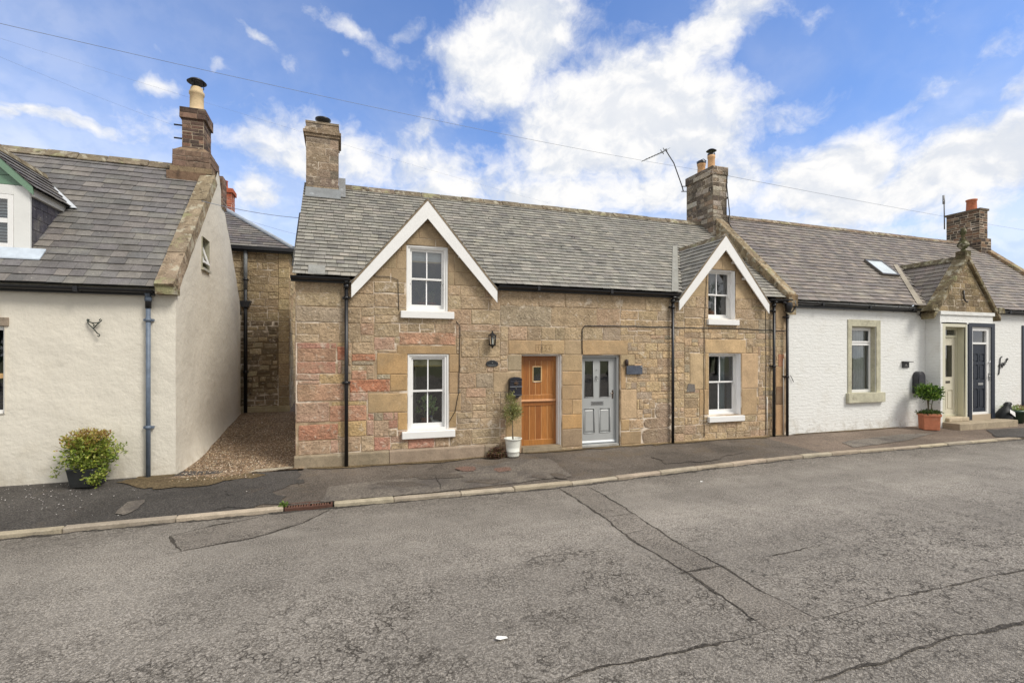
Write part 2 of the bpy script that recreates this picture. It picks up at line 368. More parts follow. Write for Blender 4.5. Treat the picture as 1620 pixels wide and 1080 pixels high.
GRAVEL = asphalt_mat('gravel', lin(138, 114, 88), lin(66, 52, 40), lin(196, 176, 150), 34, .25)
PEBBLE = surf('pebble', .85, .1, 30)
ROOM = surf('room_wall', .9, .08, 2)

WHITE = lin(232, 231, 228); BLK = (.012, .012, .014, 1)

# ------------------------------------------------------------------ 2D polygon tools
def clip_half(poly, nx, ny, c):
    """keep nx*x+ny*y <= c"""
    out = []
    for i in range(len(poly)):
        a, b = poly[i], poly[(i + 1) % len(poly)]
        da, db = nx * a[0] + ny * a[1] - c, nx * b[0] + ny * b[1] - c
        if da <= 0: out.append(a)
        if (da < 0 < db) or (db < 0 < da):
            t = da / (da - db); out.append((a[0] + (b[0] - a[0]) * t, a[1] + (b[1] - a[1]) * t))
    return out
def clip_convex(poly, conv):
    for i in range(len(conv)):
        if len(poly) < 3: return []
        a, b = conv[i], conv[(i + 1) % len(conv)]
        nx, ny = (b[1] - a[1]), -(b[0] - a[0])       # outward normal of a CCW polygon
        poly = clip_half(poly, nx, ny, nx * a[0] + ny * a[1])
    return poly if len(poly) >= 3 else []
def area(p): return .5 * sum(p[i][0] * p[(i + 1) % len(p)][1] - p[(i + 1) % len(p)][0] * p[i][1] for i in range(len(p)))
def rect_minus(r, h):
    x0, x1, y0, y1 = r; a0, a1, b0, b1 = h
    if a0 >= x1 or a1 <= x0 or b0 >= y1 or b1 <= y0: return [r]
    o = []
    if a0 > x0: o.append((x0, a0, y0, y1))
    if a1 < x1: o.append((a1, x1, y0, y1))
    m0, m1 = max(x0, a0), min(x1, a1)
    if b0 > y0: o.append((m0, m1, y0, b0))
    if b1 < y1: o.append((m0, m1, b1, y1))
    return o

def stone(mb, P, poly, col, relief=.012, wob=.010, mat=0, res=.11, rounding=0):
    """one stone: a wobbly pillow standing a little proud of the mortar"""
    pts = []
    n = len(poly)
    for i in range(n):
        a, b = poly[i], poly[(i + 1) % n]
        L = math.hypot(b[0] - a[0], b[1] - a[1]); k = max(1, int(L / res))
        for j in range(k): pts.append((a[0] + (b[0] - a[0]) * j / k, a[1] + (b[1] - a[1]) * j / k))
    for _ in range(rounding):
        q = []
        for i in range(len(pts)):
            a, b, c = pts[i - 1], pts[i], pts[(i + 1) % len(pts)]
            q.append((b[0] * .6 + (a[0] + c[0]) * .2, b[1] * .6 + (a[1] + c[1]) * .2))
        pts = q
    sd_ = rnd.uniform(0, 50)
    q = []
    for (x, y) in pts:
        nv = noise.noise_vector(Vector((x * 5.5, y * 5.5, sd_)))
        q.append((x + nv.x * wob, y + nv.y * wob))
    pts = q
    cx = sum(p[0] for p in pts) / len(pts); cy = sum(p[1] for p in pts) / len(pts)
    k = len(pts); ins = .012
    ring = []
    for (x, y) in pts:
        d = math.hypot(x - cx, y - cy) or 1
        s_ = max(.5, 1 - ins * 1.4 / d); ring.append((cx + (x - cx) * s_, cy + (y - cy) * s_))
    v = [P(x, y, -.006) for (x, y) in pts] + [P(x, y, relief * .45) for (x, y) in pts] + [P(x, y, relief) for (x, y) in ring]
    fs = [(i, (i + 1) % k, (i + 1) % k + k, i + k) for i in range(k)] + [(i + k, (i + 1) % k + k, (i + 1) % k + 2 * k, i + 2 * k) for i in range(k)]
    fs.append(tuple(range(2 * k, 3 * k)))
    mb.add(v, fs, col, mat)

def rubble(mb, P, zone, sizefn, colfn, holes=(), conv=None, gap=.012, relief=.011, wob=.012, mat=0, split=.35):
    a0, a1, b0, b1 = zone
    b = b0
    while b < b1 - .02:
        hh = sizefn((a0 + a1) / 2, b)[1] * rnd.uniform(.78, 1.25)
        if b1 - (b + hh) < hh * .45: hh = b1 - b
        a = a0
        while a < a1 - .01:
            tw = sizefn(a, b)[0]
            ww = tw * rnd.uniform(.6, 1.45)
            if a1 - (a + ww) < tw * .4: ww = a1 - a
            pieces = [(a, a + ww, b, b + hh)]
            if rnd.random() < split and hh > .17:
                t = rnd.uniform(.4, .6)
                if rnd.random() < .5: pieces = [(a, a + ww, b, b + hh * t), (a, a + ww, b + hh * t, b + hh)]
                else:
                    s_ = rnd.uniform(.35, .65)
                    pieces = [(a, a + ww * s_, b, b + hh), (a + ww * s_, a + ww, b, b + hh * t), (a + ww * s_, a + ww, b + hh * t, b + hh)]
            for pc in pieces:
                rs = [pc]
                for h in holes:
                    rs = [q for r_ in rs for q in rect_minus(r_, h)]
                for (x0, x1, y0, y1) in rs:
                    g = gap / 2
                    q_ = lambda: g * rnd.choice((.5, .8, 1, 1.4, 2.4))
                    x0 += q_(); x1 -= q_(); y0 += q_(); y1 -= q_()
                    if x1 - x0 < .035 or y1 - y0 < .03: continue
                    poly = [(x0, y0), (x1, y0), (x1, y1), (x0, y1)]
                    if conv: poly = clip_convex(poly, conv)
                    if len(poly) < 3 or abs(area(poly)) < .0015: continue
                    cx, cy = (x0 + x1) / 2, (y0 + y1) / 2
                    stone(mb, P, poly, colfn(cx, cy), relief * rnd.uniform(.5, 1.5), wob, mat)
            a += ww
        b += hh

def sheet(mb, P, zone, holes, depth, col, mat=0):
    """flat wall skin with rectangular openings and their reveals"""
    a0, a1, b0, b1 = zone
    xs = sorted({a0, a1} | {h[0] for h in holes} | {h[1] for h in holes}); ys = sorted({b0, b1} | {h[2] for h in holes} | {h[3] for h in holes})
    xs = [x for x in xs if a0 <= x <= a1]; ys = [y for y in ys if b0 <= y <= b1]
    for i in range(len(xs) - 1):
        for j in range(len(ys) - 1):
            cx, cy = (xs[i] + xs[i + 1]) / 2, (ys[j] + ys[j + 1]) / 2
            if any(h[0] < cx < h[1] and h[2] < cy < h[3] for h in holes): continue
            mb.add([P(xs[i], ys[j], 0), P(xs[i + 1], ys[j], 0), P(xs[i + 1], ys[j + 1], 0), P(xs[i], ys[j + 1], 0)], [(0, 1, 2, 3)], col, mat)
    for (x0, x1, y0, y1) in holes:
        for (p, q) in (((x0, y0), (x0, y1)), ((x1, y1), (x1, y0)), ((x0, y1), (x1, y1)), ((x1, y0), (x0, y0))):
            mb.add([P(p[0], p[1], 0), P(q[0], q[1], 0), P(q[0], q[1], -depth), P(p[0], p[1], -depth)], [(0, 1, 2, 3)], col, mat)

def slates(mb, O, U, V, poly, row, w, colfn, skip=None, thick=.011, rough=1.0, mat=0, deck=None, tilt=.024):
    O, U, V = Vector(O), Vector(U).normalized(), Vector(V).normalized(); N = U.cross(V).normalized()
    us = [p[0] for p in poly]; vs = [p[1] for p in poly]
    if area(poly) < 0: poly = poly[::-1]
    v = min(vs); i = 0
    while v < max(vs):
        u = min(us) - rnd.uniform(0, w)
        while u < max(us):
            ww = w * rnd.uniform(.72, 1.3)
            dv = rnd.uniform(-.006, .006) * rough; lift = rnd.uniform(0, .006) * rough
            if rnd.random() < .02: dv -= .012 * rough
            r_ = [(u + .002, v + dv), (u + ww - .003, v + dv + rnd.uniform(-.004, .004) * rough), (u + ww - .003, v + row * 1.3), (u + .002, v + row * 1.3)]
            p = clip_convex(r_, poly)
            cu, cv = u + ww / 2, v + row * .5
            if len(p) >= 3 and abs(area(p)) > .0008 and not (skip and skip(cu, cv)):
                def P(q, d):
                    t = (q[1] - v) / (row * 1.3)
                    return O + U * q[0] + V * q[1] + N * ((tilt + lift) * (1 - t) + .002 + d)
                k = len(p)
                vv = [P(q, 0) for q in p] + [P(q, -thick) for q in p]
                mb.add(vv, [tuple(range(k))] + [(j, j + k, (j + 1) % k + k, (j + 1) % k) for j in range(k)], colfn(cu, cv), mat)
            u += ww
        v += row; i += 1
    for dk in (deck or [poly]):
        mb.add([O + U * p[0] + V * p[1] - N * .006 for p in dk], [tuple(range(len(dk)))], (.03, .03, .03, 1), mat)

FRONT = lambda Y: (lambda a, b, d: (a, Y - d, b))
def RIGHT(X): return lambda a, b, d: (X + d, a, b)      # wall facing +X, a = y
def LEFT(X): return lambda a, b, d: (X - d, -a, b)      # wall facing -X, a = -y
def BACK(Y): return lambda a, b, d: (-a, Y + d, b)

def stack(mb, x0, x1, y0, y1, z0, z1, size, colfn, gap=.012, relief=.01, mcol=lin(120, 108, 92), mats=(0, 1), wob=.006):
    """block-built chimney stack: core and the stones or bricks of all four faces"""
    mb.box(x0, x1, y0, y1, z0, z1, mcol, mats[1])
    sf = lambda a, b: size
    for (P, a0, a1) in ((FRONT(y0), x0, x1), (LEFT(x0), -y1, -y0), (RIGHT(x1), y0, y1), (BACK(y1), -x1, -x0)):
        rubble(mb, P, (a0, a1, z0, z1), sf, colfn, gap=gap, relief=relief, wob=wob, mat=mats[0], split=.12)

# ------------------------------------------------------------------ windows and doors
def ring(mb, x0, x1, z0, z1, y0, y1, wl, wr=None, wt_=None, wb=None, col=WHITE, mat=0):
    wr = wl if wr is None else wr; wt_ = wl if wt_ is None else wt_; wb = wl if wb is None else wb
    mb.box(x0, x0 + wl, y0, y1, z0, z1, col, mat); mb.box(x1 - wr, x1, y0, y1, z0, z1, col, mat)
    mb.box(x0 + wl, x1 - wr, y0, y1, z1 - wt_, z1, col, mat); mb.box(x0 + wl, x1 - wr, y0, y1, z0, z0 + wb, col, mat)
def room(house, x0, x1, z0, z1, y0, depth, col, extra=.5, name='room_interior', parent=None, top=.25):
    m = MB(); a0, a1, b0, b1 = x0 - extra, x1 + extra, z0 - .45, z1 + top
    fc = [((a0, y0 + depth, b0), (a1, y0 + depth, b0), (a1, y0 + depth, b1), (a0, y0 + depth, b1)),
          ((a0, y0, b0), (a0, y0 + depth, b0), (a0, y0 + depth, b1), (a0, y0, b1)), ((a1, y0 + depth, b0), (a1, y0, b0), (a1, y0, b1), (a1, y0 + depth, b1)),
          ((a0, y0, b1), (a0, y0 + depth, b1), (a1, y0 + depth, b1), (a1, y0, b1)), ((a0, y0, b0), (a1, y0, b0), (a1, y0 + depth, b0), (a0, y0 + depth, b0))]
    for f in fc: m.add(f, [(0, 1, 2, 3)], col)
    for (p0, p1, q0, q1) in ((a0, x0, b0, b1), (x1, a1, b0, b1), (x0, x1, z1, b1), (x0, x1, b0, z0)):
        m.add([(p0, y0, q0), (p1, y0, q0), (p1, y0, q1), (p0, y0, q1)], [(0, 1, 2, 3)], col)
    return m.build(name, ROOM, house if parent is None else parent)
def sash_window(house, x0, x1, z0, z1, rec, box_w, sill=(.11, .15), lining=False, roomcol=(.06, .055, .05, 1), split=.5, blind=None, upper=False):
    fm = MB()
    y0 = rec
    ring(fm, x0 + .003, x1 - .003, z0, z1 - .003, y0, y0 + .13, box_w, box_w, box_w * .8, .05)
    if lining:
        fm.box(x1 - .014, x1 - .003, .012, y0 - .001, z0, z1 - .004); fm.box(x0 + .003, x0 + .014, .012, y0 - .001, z0, z1 - .004)
        fm.box(x0 + .015, x1 - .015, .012, y0 - .001, z1 - .014, z1 - .004)
    else:
        ring(fm, x0 + .002, x1 - .002, z0, z1 - .002, y0 - .022, y0 - .001, .03, .03, .03, .001)
    win = fm.build('window', PAINT, house, bevel=.004)
    a0, a1, b0, b1 = x0 + box_w, x1 - box_w, z0 + .05, z1 - box_w * .8
    mid = b0 + (b1 - b0) * split; st = .042
    for (lo, hi, yy, bot, top) in ((mid - .02, b1, y0 + .045, .04, .05), (b0, mid + .02, y0 + .085, .085, .04)):
        sm = MB(); ring(sm, a0 + .001, a1 - .001, lo, hi, yy, yy + .036, st, st, top, bot)
        cx = (a0 + a1) / 2; sm.box(cx - .011, cx + .011, yy + .004, yy + .032, lo + bot, hi - top)
        if yy < y0 + .06:      # sash horns
            for hx in (a0 + .001, a1 - .043): sm.prism([(hx, yy + .002, lo), (hx + .042, yy + .002, lo), (hx + .032, yy + .002, lo - .07), (hx + .01, yy + .002, lo - .07)][::-1], (0, .03, 0), WHITE)
        sm.build('sash', PAINT, win)
    pm = MB()
    for (lo, hi, yy) in ((mid, b1 - .03, y0 + .065), (b0 + .06, mid, y0 + .105)):
        pm.add([(a0 + .02, yy, lo), (a1 - .02, yy, lo), (a1 - .02, yy, hi), (a0 + .02, yy, hi)], [(0, 1, 2, 3)])
    pm.build('pane', GLASS, win)
    s = MB(); ov, hh = sill
    s.prism([(x0 - ov, -.085, z0 - hh), (x0 - ov, -.085, z0 - .012), (x0 - ov, rec - .002, z0 - .001), (x0 - ov, rec - .002, z0 - hh)], (x1 - x0 + 2 * ov, 0, 0), WHITE)
    s.build('sill', PAINT, win, bevel=.008)
    if blind:
        bmb = MB(); drop, bc = blind
        for k in range(6):
            bmb.box(a0, a1, y0 + .16 + .012 * (k % 2), y0 + .172 + .012 * (k % 2), b1 - drop * (k + 1) / 6, b1 - drop * k / 6 + .004, bc)
        bmb.box(a0, a1, y0 + .157, y0 + .19, b1 - drop - .03, b1 - drop, lerpc(bc, lin(180, 150, 70), .7))
        bmb.build('blind', FABRIC, win)
    room(house, x0, x1, z0, z1, rec + .2, 1.35 if upper else 2.4, roomcol, .0 if upper else .5, top=.0 if upper else .25)
    return win

# ================================================================== GROUND
KERB = [(-60, -2.30), (-30, -2.27), (-4, -2.26), (-.78, -2.24), (3.5, -2.33), (6.5, -2.08), (9.35, -1.87), (17.6, -1.94), (30, -2.0), (80, -2.1)]
ZR = -.285                       # road level
ZK = -.245                       # kerb top
def kerb_y(x):
    for (a, b) in zip(KERB, KERB[1:]):
        if a[0] <= x <= b[0]: return a[1] + (b[1] - a[1]) * (x - a[0]) / (b[0] - a[0])
    return -2.2
def wall_z(x):                   # ground level at the foot of the fronts
    ks = [(-99, -.105), (-2.75, -.105), (-.8, -.142), (1.0, -.182), (2.9, -.175), (3.5, -.145), (99, -.145)]
    for (a, b) in zip(ks, ks[1:]):
        if a[0] <= x <= b[0]: return a[1] + (b[1] - a[1]) * (x - a[0]) / (b[0] - a[0])
    return -.145
def pave_z(x, y):
    t = min(1, max(0, -y / -kerb_y(x))); return wall_z(x) + (ZK - wall_z(x)) * t
g = MB(); g.add([(-400, -400, -.6), (400, -400, -.6), (400, 400, -.6), (-400, 400, -.6)], [(0, 1, 2, 3)], lin(110, 112, 80))
struct(g.build('ground', CONC))
g = MB()
xs = [-80 + i * 2.0 for i in range(91)]
rows = [0, -.5, -2, -5, -8, -12, -40]
for i, x in enumerate(xs):
    for r_ in rows:
        y = kerb_y(x) - .06 + r_
        g.v.append((x, y, ZR + .012 * math.exp(r_ * .4) * 0 + (.02 * math.sin(min(1, -r_ / 8) * math.pi) if r_ > -9 else 0)))
nr = len(rows)
for i in range(len(xs) - 1):
    for j in range(nr - 1):
        g.f.append([i * nr + j, i * nr + j + 1, (i + 1) * nr + j + 1, (i + 1) * nr + j]); g.c.append((1, 1, 1, 1)); g.m.append(0); g.s.append(True)
struct(g.build('road', ROAD))
def road_z(x, y):
    r_ = y - kerb_y(x) + .06
    ks = [(0, 0)] + [(q, (.02 * math.sin(min(1, -q / 8) * math.pi) if q > -9 else 0)) for q in rows[1:]]
    for (a, b) in zip(ks, ks[1:]):
        if b[0] <= r_ <= a[0]: return ZR + a[1] + (b[1] - a[1]) * (a[0] - r_) / (a[0] - b[0])
    return ZR
# pavement strips
def pave(name, x0, x1, mat, y_in=0.06, lift=0.0, ya=None, yb=None, n=12):
    m = MB(); k = 60
    for i in range(k + 1):
        x = x0 + (x1 - x0) * i / k
        for j in range(n + 1):
            ty = j / n; yk = kerb_y(x) + .1 if yb is None else yb(x); yt = y_in if ya is None else ya(x)
            y = yt + (yk - yt) * ty
            z = pave_z(x, y) + lift + .008 * noise.noise(Vector((x * .9, y * 1.3, 3)))
            m.v.append((x, y, z))
    for i in range(k):
        for j in range(n):
            m.f.append([i * (n + 1) + j, i * (n + 1) + j + 1, (i + 1) * (n + 1) + j + 1, (i + 1) * (n + 1) + j]); m.c.append((1,) * 4); m.m.append(0); m.s.append(True)
    return struct(m.build(name, mat))
pave('pavement', -60, -1.2, PAVED, y_in=.3)
pave('pavement', -1.2, 10.4, PAVE, y_in=.3)
pave('pavement', 10.4, 60, PAVER, y_in=.3)
def blob_sheet(name, pts, zf, mat, lift=.004, wob=.05, res=.12, label=None):
    """thin sheet with a ragged outline lying on the ground"""
    q = []
    for i in range(len(pts)):
        a, b = pts[i], pts[(i + 1) % len(pts)]
        L = math.hypot(b[0] - a[0], b[1] - a[1]); k = max(1, int(L / res))
        for j in range(k): q.append((a[0] + (b[0] - a[0]) * j / k, a[1] + (b[1] - a[1]) * j / k))
    sd_ = rnd.uniform(0, 99); m = MB(); o = []
    for (x, y) in q:
        nv = noise.noise_vector(Vector((x * 3.3, y * 3.3, sd_))) * wob + noise.noise_vector(Vector((x * 14, y * 14, sd_))) * wob * .4
        x += nv.x; y += nv.y; o.append((x, y, zf(x, y) + lift))
    m.add(o, [tuple(range(len(o)))])
    return struct(m.build(name, mat))
def ribbon(name, pts, width, zf, mat, lift=.006, wob=.02):
    m = MB(); q = []
    for (a, b) in zip(pts, pts[1:]):
        L = math.hypot(b[0] - a[0], b[1] - a[1]); k = max(1, int(L / .035))
        for j in range(k): q.append((a[0] + (b[0] - a[0]) * j / k, a[1] + (b[1] - a[1]) * j / k, b[0] - a[0], b[1] - a[1], L))
    q.append((*pts[-1], q[-1][2], q[-1][3], q[-1][4])); sd_ = rnd.uniform(0, 99)
    for i, (x, y, dx, dy, L) in enumerate(q):
        nx, ny = -dy / L, dx / L
        o = noise.noise(Vector((x * 2.5, y * 2.5, sd_))) * wob * 1.5 + noise.noise(Vector((x * 13, y * 13, sd_))) * wob
        wl = width * (.55 + .75 * abs(noise.noise(Vector((x * 9, y * 9, sd_ + 7))))) * (.6 + .8 * noise.noise(Vector((x * 23, y * 23, sd_ + 3))) ** 2 + .3)
        taper = min(1, i / 14 + .15, (len(q) - 1 - i) / 14 + .15) * (.35 + 1.0 * min(1, max(0, noise.noise(Vector((x * 3.1, y * 3.1, sd_ + 11))) * 1.6 + .55)))
        for s_ in (-1, 1):
            px, py = x + nx * (o + s_ * wl * .5 * taper), y + ny * (o + s_ * wl * .5 * taper)
            m.v.append((px, py, zf(px, py) + lift))
    for i in range(len(q) - 1):
        m.f.append([2 * i, 2 * i + 1, 2 * i + 3, 2 * i + 2]); m.c.append((1,) * 4); m.m.append(0); m.s.append(False)
    return struct(m.build(name, mat))
GR = lambda p: G(p[0], p[1], ZR + .01)
trL = [(880, 768), (950, 815), (1000, 855), (1060, 890), (1085, 907), (1150, 950), (1215, 998)]
trR = [(926, 767), (985, 800), (1050, 845), (1100, 875), (1140, 897), (1200, 935), (1292, 979)]
blob_sheet('road_patch', [GR(p) for p in trL] + [GR(p) for p in trR[::-1]], road_z, PATCH, .003, .01)
ribbon('road_crack', [GR(p) for p in trL], .042, road_z, CRACK)
ribbon('road_crack', [GR(p) for p in trR], .032, road_z, CRACK)
ribbon('road_crack', [GR((1078, 908)), GR((1108, 902)), GR((1146, 895))], .085, road_z, CRACK, .007, .012)
for (a, b, w_) in (((1062, 888), (1112, 880), .02), ((990, 846), (1026, 838), .03), ((955, 820), (1000, 812), .015), ((1010, 860), (1050, 846), .015)):
    ribbon('road_crack', [GR(a), GR(b)], w_, road_z, CRACK, .0065)
ribbon('road_crack', [GR(p) for p in ((1215, 998), (1130, 1021), (1000, 1046), (880, 1078), (800, 1090))], .028, road_z, CRACK)
ribbon('road_crack', [GR(p) for p in ((1292, 979), (1340, 968), (1400, 950), (1500, 928), (1640, 897))], .024, road_z, CRACK)
ribbon('road_crack', [GR(p) for p in ((1285, 1082), (1340, 1060), (1400, 1048), (1500, 1010), (1560, 998), (1650, 978))], .045, road_z, CRACK)
ribbon('road_crack', [GR(p) for p in ((1180, 886), (1240, 876), (1310, 860))], .016, road_z, CRACK)
gp = [(268, 848), (400, 818), (486, 806), (522, 804), (480, 825), (400, 850), (285, 872)]
blob_sheet('road_patch', [GR(p) for p in gp], road_z, PATCH, .003, .02)
ribbon('road_crack', [GR(p) for p in ((522, 805), (480, 826), (400, 851), (285, 872), (268, 848), (340, 830), (420, 815))], .045, road_z, CRACK, .0055, .02)
ribbon('road_crack', [GR(p) for p in ((820, 895), (850, 880), (905, 875))], .012, road_z, CRACK)
# damp, crumbly channel along the kerb
ch_pts = [(x / 2, kerb_y(x / 2) - .075) for x in range(-10, 44)]
ribbon('road_channel', ch_pts, .10, road_z, CRACK, .004, .03)
# kerb stones: long pale blocks, slightly uneven
kb = MB(); x = -40.0
while x < 60:
    L = rnd.uniform(.85, 1.1) if x > -.9 else rnd.uniform(1.1, 1.5)
    if not (-.80 < x < -.1):
        e = x + L - .005
        if x < -.80 < e: e = -.80
        dy, dz = rnd.uniform(-.012, .012), rnd.uniform(-.008, .008)
        ya, yb_ = kerb_y(x) + dy, kerb_y(e) + dy
        c = jit(lin(166, 154, 135), .14, .03)
        z0, z1 = ZR - .1, ZK + .012 + dz
        v = [(x, ya, z0), (e, yb_, z0), (e, yb_ + .115, z0), (x, ya + .115, z0), (x, ya, z1 - .008), (e, yb_, z1 - .008), (e, yb_ + .115, z1), (x, ya + .115, z1)]
        kb.add(v, [(0, 1, 5, 4), (1, 2, 6, 5), (2, 3, 7, 6), (3, 0, 4, 7), (4, 5, 6, 7)], c)
    x += L
    if -.80 <= x < -.1: x = -.1
struct(kb.build('kerb', CONC, bevel=.012))
blob_sheet('pavement_patch', [(-1.7, -.1), (-.75, -.12), (-.6, -.9), (-1.0, -1.4), (-.75, -2.05), (-1.7, -2.1)], pave_z, PAVED, .010, .22)
# pavement repairs and stains (real patches of a different surfacing)
PV = lambda p: G(p[0], p[1], -.21)
blob_sheet('pavement_patch', [PV(p) for p in ((182, 812), (200, 797), (228, 793), (222, 804), (200, 813))], pave_z, PAVEL, .012, .04)
blob_sheet('pavement_patch', [PV(p) for p in ((508, 792), (520, 770), (640, 757), (740, 745), (800, 733), (870, 728), (905, 752), (700, 775))], pave_z, PAVEL, .012, .05)
for (cx, cy, rx, ry, mt) in ((738, 743, 16, 3, REDP), (796, 743, 13, 4, REDP), (690, 754, 40, 4, PAVE), (770, 760, 34, 4, PAVE), (850, 754, 16, 3, PAVE), (640, 766, 40, 4, PAVE), (880, 752, 12, 3, PAVE)):
    blob_sheet('pavement_patch', [PV((cx + rx * math.cos(a), cy + ry * math.sin(a))) for a in [k * .7 for k in range(9)]], pave_z, mt, .017 + rnd.uniform(0, .004), .16)
blob_sheet('pavement_patch', [PV(p) for p in ((1030, 722), (1100, 712), (1160, 708), (1180, 716), (1120, 728), (1050, 733))], pave_z, PAVE, .012, .14)
blob_sheet('pavement_patch', [PV(p) for p in ((1560, 681), (1640, 676), (1640, 690), (1575, 690))], pave_z, PAVED, .012, .05)
blob_sheet('pavement_patch', [PV(p) for p in ((1330, 700), (1420, 689), (1480, 686), (1430, 697), (1350, 707))], pave_z, PAVEL, .012, .05)
ribbon('pavement_crack', [PV(p) for p in ((680, 742), (692, 757), (698, 772))], .02, pave_z, CRACK, .022)
# mossy silt along the foot of the walls
for (x0, x1, wd) in ((-3.3, -2.75, .18), (-.6, 3.2, .22), (3.3, 7, .14), (7, 11.2, .16), (11.5, 15.6, .10), (18.6, 24, .5)):
    k = int((x1 - x0) / .4); top = [(x0 + (x1 - x0) * i / k, .03) for i in range(k + 1)]
    bot = [(x0 + (x1 - x0) * i / k, -wd * rnd.uniform(.4, 1.2)) for i in range(k + 1)]
    blob_sheet('moss_edge', bot + top[::-1], pave_z, MOSSG, .0135, .05)
# gravel alley, rising to the back
def alley_z(x, y): return -.128 + max(0, y) * .07 + (.02 * noise.noise(Vector((x * 1.5, y * 1.5, 1))))
m = MB()
for i in range(21):
    for j in range(41):
        x, y = -3.0 + 2.35 * i / 20, -.42 + 9.0 * j / 40
        if j == 0: y += .16 * noise.noise(Vector((x * 2.2, 0, 4))) + (.36 if x > -1.5 else 0)
        m.v.append((x, y, max(alley_z(x, y), pave_z(x, y) + .012 if y < 0 else -9)))
for i in range(20):
    for j in range(40):
        m.f.append([i * 41 + j, (i + 1) * 41 + j, (i + 1) * 41 + j + 1, i * 41 + j + 1]); m.c.append((1,) * 4); m.m.append(0); m.s.append(True)
struct(m.build('gravel_path', GRAVEL))
m = MB(); pal = [lin(190, 168, 140), lin(150, 122, 92), lin(112, 88, 66), lin(206, 192, 172), lin(164, 140, 112), lin(92, 76, 62)]
for k in range(7000):
    x = rnd.uniform(-2.74, -.84); y = -.5 + 6.4 * rnd.random() ** 1.5
    if x > -1.45 and y < -.02: continue
    if y < -.05 and rnd.random() < .5 + .8 * abs(y): continue
    s_ = rnd.uniform(.006, .017); z = max(alley_z(x, y), pave_z(x, y) + .012 if y < 0 else -9)
    a = rnd.uniform(0, 6.3); ca, sa = math.cos(a) * s_, math.sin(a) * s_
    m.add([(x + ca, y + sa, z), (x - sa * .8, y + ca * .8, z + s_ * .1), (x - ca, y - sa, z), (x + sa * .8, y - ca * .8, z + .002), (x + ca * .2, y + sa * .2, z + s_ * .8)],
          [(0, 1, 4), (1, 2, 4), (2, 3, 4), (3, 0, 4)], jit(rnd.choice(pal), .15, .05))
struct(m.build('gravel', PEBBLE), 'stuff')
blob_sheet('concrete_slab', [(-1.58, -.17), (-1.46, .02), (-.85, .04), (-.85, -.10), (-1.15, -.16)], lambda x, y: max(pave_z(x, y) + .016, alley_z(x, y) + .012), SLABM, .0, .03)
blob_sheet('moss_edge', [(-3.3, -.06), (-2.7, -.30), (-2.0, -.36), (-1.5, -.24), (-1.2, -.40), (-1.7, -.62), (-2.4, -.80), (-3.1, -.72), (-3.5, -.3)], pave_z, MOSSG, .0145, .16)
# blown petals on the pavement at the left
m = MB()
for k in range(170):
    px, py = rnd.uniform(-6, 130) if rnd.random() < .75 else rnd.uniform(60, 420), 0
    py = rnd.gauss(785, 12) if px < 130 else rnd.uniform(770, 812)
    if px > 130 and rnd.random() < .5: continue
    x, y = G(px, py, -.16); 
    if y > -.06 or y < -2.1: continue
    s_ = rnd.uniform(.004, .013); a = rnd.uniform(0, 6.3); z = pave_z(x, y) + .014
    m.add([(x + s_ * math.cos(a + t) * (1 if i % 2 else .6), y + s_ * math.sin(a + t), z + rnd.uniform(0, .006)) for i, t in enumerate((0, 1.5, 3.1, 4.6))], [(0, 1, 2, 3)], jit(lin(226, 220, 214), .1))
struct(m.build('fallen_petals', FABRIC), 'stuff')

# ================================================================== STONE COTTAGES
HX0, HX1 = -.806, 11.29
EZ, RZ, RY = 3.50, 6.30, 3.20          # eaves, ridge height, ridge depth
house = thing('stone_cottage', 'tan sandstone double cottage with two white gabled dormers, oak stable door and grey front door', 'house', (5.2, 0, -.15))
def wx(px, Y=0.0): return W(px, 561, Y)[0]
WIN = {}
def op(name, px0, px1, py0, py1, Y=0.0):
    x0 = wx(px0, Y); x1 = wx(px1, Y); cx = (px0 + px1) / 2
    WIN[name] = (x0, x1, W(cx, py1, Y)[1], W(cx, py0, Y)[1]); return WIN[name]
op('lu', 643, 708.5, 389.5, 492); op('ll', 645, 710, 560, 680)
op('ru', 1120.5, 1163.5, 427, 505); op('rl', 1121.5, 1172.5, 559, 657)
op('orange', 825, 888.5, 560.5, 709); op('grey', 921, 981.5, 561.5, 707)
holes = list(WIN.values())
GA = dict(l=(1.66, 5.02, 1.42), r=(9.14, 4.90, 1.35))      # gable centre x, wall apex z, half width at the eaves
SL = 1.19
# palette of the stones
TAN, BRN, OCH, PNK, RED, GRY = lin(168, 146, 115), lin(155, 134, 106), lin(172, 144, 100), lin(170, 136, 114), lin(166, 120, 98), lin(154, 138, 116)
def stone_col(x, z):
    r_ = rnd.random()
    if x < 2.0 and z < 2.25:
        t = .62 * (1 - max(0, x - .6) / 1.6)
        if r_ < t * .55: return jit(PNK, .08)
        if r_ < t * .85: return jit(RED, .07)
        if r_ < .75: return jit(lerpc(TAN, PNK, rnd.uniform(.1, .5)), .07)
        return jit(rnd.choice([TAN, OCH, GRY]), .07)
    if z > 3.0: return jit(lerpc(BRN, TAN, rnd.uniform(.2, .9) if x < 5 else rnd.uniform(.6, 1.1)), .05)
    if x > 6.1:
        if r_ < .62: return jit(lerpc(TAN, lin(186, 158, 118), rnd.random()), .05)
        return jit(rnd.choice([BRN, TAN, GRY, lerpc(TAN, PNK, .4)]), .06)
    if r_ < .5: return jit(lerpc(BRN, TAN, rnd.random()), .06)
    if r_ < .75: return jit(TAN, .06)
    if r_ < .86: return jit(lerpc(TAN, PNK, .6), .06)
    return jit(rnd.choice([GRY, BRN]), .06)
wall = MB(); P0 = FRONT(0.0)
